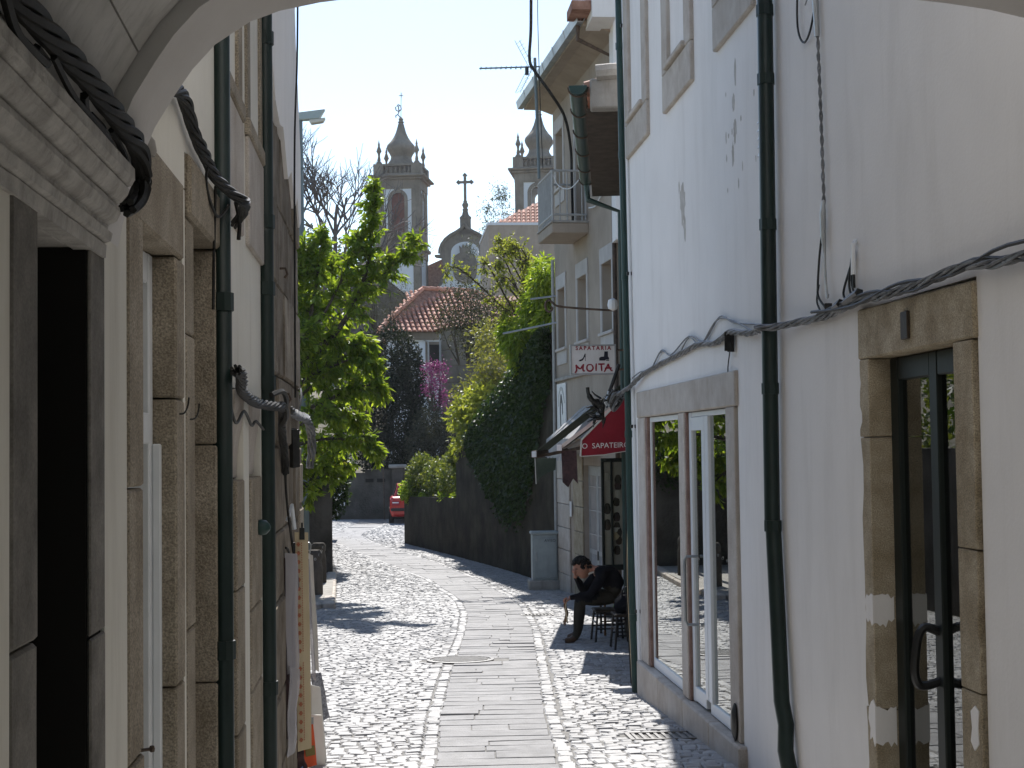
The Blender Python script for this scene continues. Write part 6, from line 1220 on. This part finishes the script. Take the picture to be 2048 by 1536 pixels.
MB().add([(CX-.56, CY0+.30, CZ+1.0), (CX+.56, CY0+.30, CZ+1.0), (CX+.46, CY0+.565, CZ+1.31), (CX-.46, CY0+.565, CZ+1.31)], [(0, 1, 2, 3)]).build('rear_window', M['black'], car)
for s_ in (-1, 1): MB().add([(CX+s_*.686, CY0+.55, CZ+1.0), (CX+s_*.686, CY0+2.2, CZ+1.0), (CX+s_*.565, CY0+1.8, CZ+1.34), (CX+s_*.565, CY0+.75, CZ+1.34)], [(0, 1, 2, 3)]).build('side_window', M['black'], car)
for s_ in (-1, 1):
    box('tail_light', M['ink_red'], car, CX+s_*.60-.13, CX+s_*.60+.13, CY0-.02, CY0+.05, CZ+.66, CZ+.80, .01); box('lamp_reflector', M['white_paint'], car, CX+s_*.60-.11, CX+s_*.60+.11, CY0-.027, CY0-.021, CZ+.735, CZ+.77)
    for y_ in (.65, 3.0):
        w_ = MB().lathe([(.17, -.09), (.28, -.09), (.30, -.05), (.30, .05), (.28, .09), (.17, .09)], n=18).xf(Matrix.Translation((CX+s_*.74, CY0+y_, CZ+.30)) @ Matrix.Rotation(math.pi/2, 4, 'Y')).build('wheel', M['rubber'], car, smooth=True); MB().lathe([(.02, -.07), (.17, -.06), (.17, .06), (.02, .07)], n=14).xf(Matrix.Translation((CX+s_*.74, CY0+y_, CZ+.30)) @ Matrix.Rotation(math.pi/2, 4, 'Y')).build('rim', M['galv'], w_)
box('bumper', M['black'], car, CX-.77, CX+.77, CY0-.06, CY0+.06, CZ+.46, CZ+.56, .02); box('number_plate', M['sign_white'], car, CX-.26, CX+.26, CY0-.03, CY0-.02, CZ+.66, CZ+.76)
# ------------------------------------------------------------------ street lamp
sl = thing('street_lamp', 'tall grey street lamp with a flat angled head above the leafy tree', 'street lamp', (-1.76, 30, -1.0))
MB().tube([(-1.70, 30, -1.0), (-1.73, 30, 3.5), (-1.765, 30, 8.22)], [.075, .065, .055], 10).build('pole', M['pole'], sl, smooth=True)
for z in (4.3, 5.6, 6.4, 7.2): MB().lathe([(.06, 0), (.071, 0), (.071, .03), (.06, .03)], (-1.745, 30, z), 10).build('band', M['pole'], sl)
MB().hexa([(-1.82, 29.92, 8.17), (-1.38, 29.88, 8.20), (-1.38, 30.12, 8.20), (-1.82, 30.08, 8.17), (-1.82, 29.93, 8.33), (-1.26, 29.9, 8.40), (-1.26, 30.1, 8.40), (-1.82, 30.07, 8.33)]).build('lamp_head', M['lamp_grey'], sl, .02, seg=2)
MB().hexa([(-1.54, 29.91, 8.10), (-1.30, 29.91, 8.14), (-1.30, 30.09, 8.14), (-1.54, 30.09, 8.10), (-1.59, 29.9, 8.18), (-1.25, 29.9, 8.225), (-1.25, 30.1, 8.225), (-1.59, 30.1, 8.18)]).build('lens', M['lampglass'], sl, .015)
# ------------------------------------------------------------------ bare tree far left
bt = thing('bare_tree', 'big leafless tree with fine upswept twigs behind the street lamp', 'tree', (-5.4, 92, 4)); q = MB(); rb = random.Random(77)
def branch(p, d, L_, r_, dep):
    m = 4; pts = [p]; 
    for i in range(m): d = (d+Vector((rb.gauss(0, .13), rb.gauss(0, .1), rb.gauss(.05, .11)))).normalized(); pts.append(pts[-1]+d*L_/m)
    q.tube(pts, [lerp(r_, r_*.6, i/m) for i in range(m+1)], 5 if dep < 3 else 3, False)
    if dep >= 6: return
    if dep >= 5 and rb.random() < .35: return
    for k in range(3 if dep < 2 else 4):
        i = rb.randint(2, m) if dep else rb.randint(3, m); nd = (d+Vector((rb.gauss(.0, .5), rb.gauss(0, .4), rb.gauss(.08, .3)))).normalized(); branch(pts[i], nd, L_*rb.uniform(.62, .80), r_*.62, dep+1)
branch(Vector((-5.6, 92, 4)), Vector((.0, 0, 1)), 6.0, .38, 0)
q.build('branches', M['twig'], bt)
# ------------------------------------------------------------------ tiled houses
def tile_roof(name, par, a, b, c, d, mt='tile', pitch=.26, course=.42, r=.085):
    """quad roof plane: a,b eave (left,right), d,c ridge (left,right); rows of round tiles in stepped courses"""
    a, b, c, d = map(Vector, (a, b, c, d)); nn = (b-a).cross(d-a).normalized(); up = ((d+c)/2-(a+b)/2); L_ = up.length; up.normalize(); ex = (b-a).normalized(); W_ = (b-a).length
    V = []; F_ = []; nrow = int(L_/course)+1; ncol = int(W_/pitch)+1; seg = 5
    def inside(x, y):
        t = y/L_; xl = (d-a).dot(ex)*t; xr = W_+((c-b).dot(ex))*t; return xl-.05 <= x <= xr+.05
    for i in range(nrow):
        for j in range(ncol):
            x, y = j*pitch, i*course
            if not inside(x, y+course*.5): continue
            n0 = len(V)
            for (yy_, rr, h) in ((y-.03, r*1.08, .035), (min(y+course, L_), r*.9, .0)):
                for k in range(seg+1):
                    an = math.pi*k/seg; V.append(tuple(a+ex*(x-math.cos(an)*rr)+up*yy_+nn*(h+math.sin(an)*rr)))
            for k in range(seg): F_.append((n0+k, n0+k+1, n0+seg+2+k, n0+seg+1+k))
            F_.append(tuple(n0+k for k in range(seg+1)))
    me = bpy.data.meshes.new(name); me.from_pydata(V, [], F_); me.materials.append(M[mt]); o = link(bpy.data.objects.new(name, me), par); return stuff(o)
h1 = thing('red_roofed_house', 'white house with a hipped red tile roof below the church', 'house', (3, 78, 1))
box('wall', M['churchwhite'], h1, -.2, 7.5, 75.6, 84, -1, 7.42)
E0 = 7.45; RZ = 9.85
ap = [(-.6, 75.2, E0), (8.0, 75.2, E0), (4.4, 79.4, RZ), (1.7, 78.2, RZ)]
rf = MB().add([ap[0], ap[1], ap[2], ap[3], (-.6, 84.4, E0), (8, 84.4, E0), (1.9, 80.5, RZ), (4.4, 80.4, RZ)], [(0, 1, 2, 3), (0, 3, 6, 4), (1, 5, 7, 2), (4, 6, 7, 5), (3, 2, 7, 6), (0, 4, 5, 1)]).build('roof', M['tile_old'], h1)
tile_roof('tile_field', rf, ap[0], ap[1], ap[2], ap[3]); tile_roof('tile_field', rf, (-.6, 84.4, E0), (-.6, 75.2, E0), (1.7, 78.2, RZ), (1.9, 80.5, RZ))
for (p0, p1) in ((ap[0], ap[3]), (ap[3], ap[2]), (ap[1], ap[2])):
    p0, p1 = Vector(p0), Vector(p1); m = int((p1-p0).length/.4)
    for k in range(m): MB().tube([p0.lerp(p1, k/m)+Vector((0, 0, .1)), p0.lerp(p1, (k+1.1)/m)+Vector((0, 0, .07))], [.13, .11], 7).build('ridge_tile', M['tile'], rf, smooth=True)
wd = box('window', M['churchstone'], h1, 1.75, 2.75, 75.55, 75.62, 5.2, 6.95); box('pane', M['dark'], wd, 1.92, 2.58, 75.52, 75.549, 5.35, 6.8)
MB().tube([(1.3, 75.5, 7.3), (1.9, 75.5, 6.9), (1.9, 75.5, 3)], .05, 6).build('downpipe', M['grey_metal'], h1)
box('cornice', M['churchstone'], h1, -.3, 7.6, 75.45, 75.601, 7.05, 7.42)
h2 = thing('stone_house', 'grey stone house corner with old tiled eave, beyond the retaining wall', 'house', (4, 64, 1))
h2w = MB().prism([(2.12, 62, -1), (6.5, 58.5, -1), (9, 62, -1), (3.5, 68, -1)], (0, 0, 7.45)).build('wall', M['churchstone'], h2)
for i in range(9):
    z0 = .2+i*.68; off_ = .0 if i % 2 else .45
    for j in range(4):
        u0_ = max(0, j*1.3-off_); u1_ = min(4.6, j*1.3+1.27-off_)
        if u1_-u0_ > .2:
            a_ = Vector((2.12, 62, 0)); dv = Vector((4.38, -3.5, 0)).normalized(); nv = Vector((-dv.y, dv.x, 0))*-1
            c_ = a_+dv*((u0_+u1_)/2)+Vector((0, 0, z0+.33))+nv*.01; MB().obox(c_, dv*((u1_-u0_)/2), nv*.03, (0, 0, .325)).build('wall_stone', M['churchstone'], h2w, .012)
r2 = MB().add([(1.75, 62.05, 6.5), (6.7, 57.9, 6.9), (9.4, 62, 6.5), (3.3, 68.5, 6.5), (5.2, 63, 8.0)], [(0, 1, 4), (1, 2, 4), (2, 3, 4), (3, 0, 4), (3, 2, 1, 0)]).build('roof', M['tile_old'], h2)
tile_roof('tile_field', r2, (1.75, 62.0, 6.55), (6.7, 57.85, 6.95), (5.3, 62.9, 8.05), (5.1, 63.0, 8.05), 'tile_old')
MB().tube([(2.05, 61.95, 6.3), (2.05, 61.95, 1.0)], .05, 6).build('downpipe', M['grey_metal'], h2)
h3 = thing('flat_beige_house', 'plain beige rendered block with a low red tile roof behind the trees', 'house', (10, 97, 5))
box('wall', M['beige'], h3, 6.3, 16, 95, 104, 3, 15.75); box('parapet', M['churchwhite'], h3, 6.25, 16.05, 94.95, 104.05, 15.751, 15.92)
rp_ = [(6.8, 95.4, 15.95), (15.5, 95.4, 15.95), (12.5, 99, 18.2), (10.5, 99, 18.2)]
r3 = MB().add(rp_+[(6.8, 103, 15.95), (15.5, 103, 15.95)], [(0, 1, 2, 3), (0, 3, 4), (1, 5, 2), (3, 2, 5, 4), (0, 4, 5, 1)]).build('roof', M['tile_old'], h3); tile_roof('tile_field', r3, *rp_, pitch=.30, course=.5, r=.1)
h4 = thing('grey_gable_house', 'small grey gable with a white verge left of the church tower', 'house', (-2, 120, 8)); MB().prism([(-6, 120, 8), (1.5, 120, 8), (1.5, 120, 13.6), (-2.2, 120, 16.6), (-6, 120, 13.4)], (0, 6, 0)).build('wall', M['gardenwall'], h4)
MB().prism([(1.7, 119.9, 13.55), (-2.2, 119.9, 16.75), (-2.2, 119.9, 16.95), (1.7, 119.9, 13.8)], (0, 6.2, 0)).build('verge', M['churchwhite'], h4)
bush('far_tree', 'thin grey green eucalyptus between the church gable and tower', [(9.9, 150, 25.5, .9, 1, 1.0), (11.2, 150, 27.0, 1.0, 1, 1.7), (10.4, 150, 23.5, 1.3, 1, 1.5), (11.8, 150, 24.5, .9, 1, 2), (8.2, 150, 21.8, .5, .7, 1.2)], 1500, (.2, .42), .3, 'far_leaf', 81, 'tree', shell=.1, jitter=.3, droop=.6)
bush('far_tree', 'rounded dark green trees on the hill left of the church', [(-9, 140, 20, 3.2, 2, 3.0), (-5.5, 140, 19, 2.6, 2, 2.6), (-3, 140, 18, 2.2, 2, 2.6), (-12, 140, 20, 3, 2, 4)], 6500, (.25, .5), .5, 'far_leaf', 82, 'tree', shell=.4)
bush('far_tree', 'pale tree top in the gap between church tower and gable', [(5.4, 185, 22, 1.2, 1, 1.6), (4.8, 185, 20.5, 1.0, 1, 1.5)], 700, (.3, .5), .5, 'far_leaf', 83, 'tree', shell=.2)
# ------------------------------------------------------------------ church: two towers and a curved gable
ch = thing('church', 'twin towered baroque granite church with white panels and a tall gable cross', 'church', (9, 168, 10))
CR = R(11)                                              # front turned a little towards the left
def CM(cx, cy): return Matrix.Translation((cx, cy, 0)) @ Matrix.Rotation(-CR, 4, 'Z')
def tower(cx, cy, dz, red):
    T_ = CM(cx, cy); H = 2.36
    def bx(name, mt, x0, x1, y0, y1, z0, z1, par, bev=0): return MB().box(x0, x1, y0, y1, z0+dz, z1+dz).xf(T_).build(name, M[mt], par, bev)
    tw = bx('tower', 'churchwhite', -H, H, -H, H, 8, 24.9, ch)
    for sx in (-1, 1):
        for sy in (-1, 1): bx('corner_pilaster', 'churchstone', sx*H-.68 if sx > 0 else -H-.10, sx*H+.10 if sx > 0 else -H+.68, sy*H-.68 if sy > 0 else -H-.10, sy*H+.10 if sy > 0 else -H+.68, 8, 23.4, tw)
    bx('cornice', 'churchstone', -H-.16, H+.16, -H-.16, H+.16, 22.5, 23.3, tw); bx('cornice', 'churchstone', -H-.42, H+.42, -H-.42, H+.42, 23.3, 23.7, tw, .08); bx('plinth_band', 'churchstone', -H-.12, H+.12, -H-.12, H+.12, 23.71, 25.2, tw)
    # belfry built round real arched openings
    q = MB(); ow, oz0, oz1 = .74, 25.2, 28.85
    for k in range(4):
        Rk = T_ @ Matrix.Rotation(k*math.pi/2, 4, 'Z'); n_ = 10; arc = [(ow*math.cos(math.pi*i/n_), oz1+ow*math.sin(math.pi*i/n_)) for i in range(n_+1)]
        pts_top = [(-H+.02, 30.2), (H-.02, 30.2)]
        qq = MB()
        qq.box(-H+.02, -ow, -H, -H+.55, 25.2, 30.2).box(ow, H-.02, -H, -H+.55, 25.2, 30.2)
        for (xa, za), (xb, zb) in zip(arc[:-1], arc[1:]): qq.hexa([(xb, -H, zb), (xa, -H, za), (xa, -H+.55, za), (xb, -H+.55, zb), (xb, -H, 30.2), (xa, -H, 30.2), (xa, -H+.55, 30.2), (xb, -H+.55, 30.2)])
        qq.v = [(a, b, c+dz) for a, b, c in qq.v]; qq.xf(Rk); q.add(qq.v, qq.f)
    bel = q.build('belfry', M['churchwhite'], ch)
    for k in range(4):
        Rk = T_ @ Matrix.Rotation(k*math.pi/2, 4, 'Z'); n_ = 12
        inn = [(-ow, 25.2)] + [(-ow*math.cos(math.pi*i/n_), oz1+ow*math.sin(math.pi*i/n_)) for i in range(n_+1)] + [(ow, 25.2)]; W_ = ow+.36
        out = [(-W_, 25.2)] + [(-W_*math.cos(math.pi*i/n_), oz1+(W_*math.sin(math.pi*i/n_)+(.42 if i == n_//2 else 0))) for i in range(n_+1)] + [(W_, 25.2)]
        qq = MB(); m = len(inn)
        for y_ in (-H-.10, -H+.3): qq.v += [(x, y_, z+dz) for x, z in inn]+[(x, y_, z+dz) for x, z in out]
        for i in range(m-1): qq.f += [(i, i+1, m+i+1, m+i), (i, 2*m+i, 2*m+i+1, i+1), (m+i, m+i+1, 3*m+i+1, 3*m+i)]
        qq.xf(Rk).build('arch_surround', M['churchstone'], bel)
        if red and k in (0, 1): 
            lv = MB().box(-ow, ow, -H+.25, -H+.3, 25.2+dz, oz1+.72+dz).xf(Rk).build('louvre_door', M['shutter_red'], bel)
        for sx in (-1, 1): MB().box(sx*1.95-.42, sx*1.95+.50 if sx > 0 else sx*1.95+.42, -H-.12, -H+.1, 25.21+dz, 30.0+dz).xf(Rk).build('belfry_pilaster', M['churchstone'], bel)
    bx('entablature', 'churchstone', -H-.15, H+.15, -H-.15, H+.15, 30.0, 31.0, bel); bx('cornice', 'churchstone', -H-.45, H+.45, -H-.45, H+.45, 31.0, 31.25, bel, .06); bx('cornice', 'churchstone', -H-.8, H+.8, -H-.8, H+.8, 31.25, 31.5, bel, .08)
    # parapet with balusters
    for sx in (-1, 1):
        for sy in (-1, 1): bx('parapet_pier', 'churchstone', sx*2.1-.55, sx*2.1+.55, sy*2.1-.55, sy*2.1+.55, 31.5, 32.75, bel)
    for k in range(4):
        Rk = T_ @ Matrix.Rotation(k*math.pi/2, 4, 'Z')
        MB().box(-1.5, 1.5, -2.5, -2.0, 31.5+dz, 31.75+dz).xf(Rk).build('parapet_base', M['churchstone'], bel); MB().box(-1.54, 1.54, -2.62, -1.95, 32.52+dz, 32.75+dz).xf(Rk).build('parapet_rail', M['churchstone'], bel)
        for i in range(6): MB().lathe([(.10, 0), (.17, .15), (.17, .28), (.09, .5), (.13, .78)], (-1.25+i*.5, -2.25, 31.75+dz), 6).xf(Rk).build('baluster', M['churchstone'], bel)
    MB().box(-1.55, 1.55, -1.55, 1.55, 31.4+dz, 32.5+dz).xf(T_).build('dome_base', M['churchstone'], bel)
    # ogee cap
    prof_ = [(2.1, 33.0), (1.95, 33.5), (1.6, 34.0), (1.5, 34.5), (1.62, 35.1), (1.85, 35.6), (1.9, 36.0), (1.75, 36.5), (1.4, 37.0), (1.0, 37.6), (.72, 38.3), (.52, 39.1), (.36, 39.9), (.30, 40.1), (.38, 40.2), (.36, 40.4), (.18, 40.6), (.34, 40.9), (.30, 41.1), (.1, 41.35), (.03, 41.5)]
    prof_ = [(1.75, 32.4), (1.72, 32.85), (1.45, 33.2), (1.2, 33.55), (1.12, 33.9), (1.28, 34.25), (1.52, 34.6), (1.6, 34.9), (1.5, 35.25), (1.15, 35.65), (.8, 36.15), (.56, 36.7), (.42, 37.2), (.32, 37.6), (.25, 37.75), (.38, 37.85), (.2, 38.0), (.28, 38.2), (.05, 38.45)]
    MB().lathe([(r_*1.04, z+dz) for r_, z in prof_], n=8, rot=math.pi/8).xf(T_).build('ogee_cap', M['churchstone'], bel, smooth=True, ang=.6)
    for sx in (-1, 1):
        for sy in (-1, 1): MB().lathe([(.36, 0), (.34, .2), (.17, .4), (.2, .55), (.11, .95), (.16, 1.25), (.31, 1.5), (.2, 1.8), (.1, 2.1), (.14, 2.2), (.05, 2.55), (.02, 2.75)], (sx*2.1, sy*2.1, 32.75+dz), 8).xf(T_).build('pinnacle', M['churchstone'], bel, smooth=True, ang=.8)
    q = MB(); c = Vector((-.12, 0, 38.4+dz))            # wrought iron vane figure and cross
    q.tube([(0, 0, 38.0+dz), (.05, 0, 41.2+dz)], .035, 5); q.tube([(-.2, 0, 40.85+dz), (.28, 0, 40.85+dz)], .045, 5); q.tube([(.05, 0, 40.6+dz), (.05, 0, 41.15+dz)], .05, 5)
    fig = [[(-.15, .3), (-.35, .55), (-.2, .85), (-.25, 1.2)], [(-.15, .3), (0, .1), (.05, -.1)], [(-.2, .85), (-.55, 1.05), (-.6, 1.4)], [(-.2, .9), (.05, 1.1), (.0, 1.45)], [(-.25, 1.15), (-.25, 1.5)], [(-.35, .55), (-.6, .4), (-.55, .2)], [(-.45, 1.4), (-.3, 1.65), (-.05, 1.5)]]
    for s_ in fig: q.tube([(x, 0, 38.2+z+dz) for x, z in s_], .07, 5)
    q.xf(T_).build('weather_vane', M['iron'], bel)
tower(1.4, 166, 0.0, True); tower(16.5, 163.0, .25, False)
T_ = CM(8.35, 165.4)
zf = lambda z: 26.3-(26-z)*.6 if z > 20 else 22.7-(20-z)*.85
# curved gable
half_ = [(.0, 26.0), (.35, 25.2), (1.0, 24.55), (1.7, 24.0), (2.3, 23.3), (2.75, 22.4), (3.0, 21.4), (3.05, 20.6), (3.7, 20.55), (3.7, 20.2), (2.9, 20.0), (2.7, 19.0), (2.75, 18.0), (3.1, 16.8), (3.7, 15.6), (4.6, 14.6), (4.9, 10)]
half_ = [(x*.93, zf(z)) for x, z in half_]
pg = [(-x, z) for x, z in half_[::-1]] + half_[1:]
gb = MB().prism([(x, 0, z) for x, z in pg], (0, 1.2, 0)).xf(T_).build('gable', M['churchstone'], ch)
pn = []
for i in range(17): a = math.pi*i/16; pn.append((1.75*math.cos(a), 20.0+1.9*math.sin(a)))
pn = pn+[(-1.8, 18.6), (-2.2, 17.2), (-2.9, 15.8), (-4.0, 14.8), (-4.0, 11), (4.0, 11), (4.0, 14.8), (2.9, 15.8), (2.2, 17.2), (1.8, 18.6)]
MB().prism([(x*.9, -.06, zf(z)+.55) for x, z in pn], (0, .05, 0)).xf(T_).build('white_panel', M['churchwhite'], gb)
arms = [(-.8, 20.1), (-.45, 20.35), (.45, 20.35), (.8, 20.1), (1.2, 19.8), (1.3, 19.2), (1.55, 18.8), (1.35, 18.2), (1.4, 17.4), (1.1, 16.7), (.7, 16.4), (0, 16.1), (-.7, 16.4), (-1.1, 16.7), (-1.4, 17.4), (-1.35, 18.2), (-1.55, 18.8), (-1.3, 19.2), (-1.2, 19.8)]
MB().prism([(x*.95, -.35, zf(z)+.3) for x, z in arms], (0, .28, 0)).xf(T_).build('coat_of_arms', M['churchstone'], gb, .08)
MB().lathe([(.2, 20.2), (.7, 20.6), (.85, 21.3), (.7, 22.0), (.2, 22.5)], n=12, sq=.4).xf(T_ @ Matrix.Translation((0, -.3, 0))).build('shield', M['churchstone'], gb, smooth=True)
crn = [(-.55, 20.45), (-.62, 21.3), (-.35, 21.0), (-.2, 21.45), (0, 21.1), (.2, 21.45), (.35, 21.0), (.62, 21.3), (.55, 20.45)]
MB().prism([(x, -.38, 23.15+(z-20.45)*.95) for x, z in crn], (0, .3, 0)).xf(T_).build('stone_crown', M['churchstone'], gb)
for s_ in (-1, 1):
    cv = [Vector((s_*x, -.2, z+.06)) for x, z in half_[:8]]; q = MB()
    q.tube(cv, .2, 6); q.xf(T_).build('gable_moulding', M['churchstone'], gb, smooth=True)
# cross on its pedestal
q = MB().box(-.55, .55, .0, 1.0, 25.2, 27.0).xf(T_); q.build('cross_pedestal', M['churchstone'], gb)
MB().lathe([(.66, 27.0), (.66, 27.2), (.40, 27.45), (.28, 27.9), (.36, 28.05), (.22, 28.2), (.36, 28.5), (.36, 28.65), (.2, 28.9), (.26, 29.0)], n=10).xf(T_ @ Matrix.Translation((0, .5, 0))).build('cross_baluster', M['churchstone'], gb, smooth=True, ang=.8)
q = MB().box(-.14, .14, .35, .65, 28.95, 31.9).box(-.72, .72, .36, .64, 31.0, 31.26)
for (x, z) in ((-.72, 31.13), (.72, 31.13), (0, 31.9), (0, 31.13)):
    for (dx, dz_) in ((.22, 0), (-.22, 0), (0, .22), (0, -.22), (0, 0)): q.lathe([(.03, -.14), (.19, -.14), (.19, .14), (.03, .14)], (0, 0, 0), 8) if False else q.obox((x+dx*.55, .5, z+dz_*.55), (.08, 0, .08), (0, .13, 0), (-.08, 0, .08))
q.xf(T_).build('stone_cross', M['churchstone'], gb)
nv = MB().prism([(-6, 2, 15), (-6, 2, 21.5), (0, 2, 24), (6, 2, 21.5), (6, 2, 15)], (0, 30, 0)).xf(T_).build('nave_roof', M['tile_old'], ch)
MB().box(-7, 7, 1.3, 32, 8, 15.2).xf(T_).build('nave_wall', M['churchwhite'], ch)
for dx in (4.2,):
    MB().box(-5.2, -3.6, 1.25, 2.0, 15, 19.6).xf(T_).build('link_roof', M['tile_old'], ch)
# ------------------------------------------------------------------ thin spring haze over the whole place
hz = MB().box(-320, 320, -60, 420, -3.0, 60).build('haze', M['dark']); stuff(hz)
hm_ = bpy.data.materials.new('haze_air'); hm_.use_nodes = True; tn = hm_.node_tree; tn.nodes.clear()
vo_ = tn.nodes.new('ShaderNodeVolumePrincipled'); vo_.inputs['Color'].default_value = (.86, .91, 1, 1); vo_.inputs['Density'].default_value = .00018; vo_.inputs['Anisotropy'].default_value = .3
on_ = tn.nodes.new('ShaderNodeOutputMaterial'); tn.links.new(vo_.outputs[0], on_.inputs['Volume'])
hz.data.materials.clear(); hz.data.materials.append(hm_)
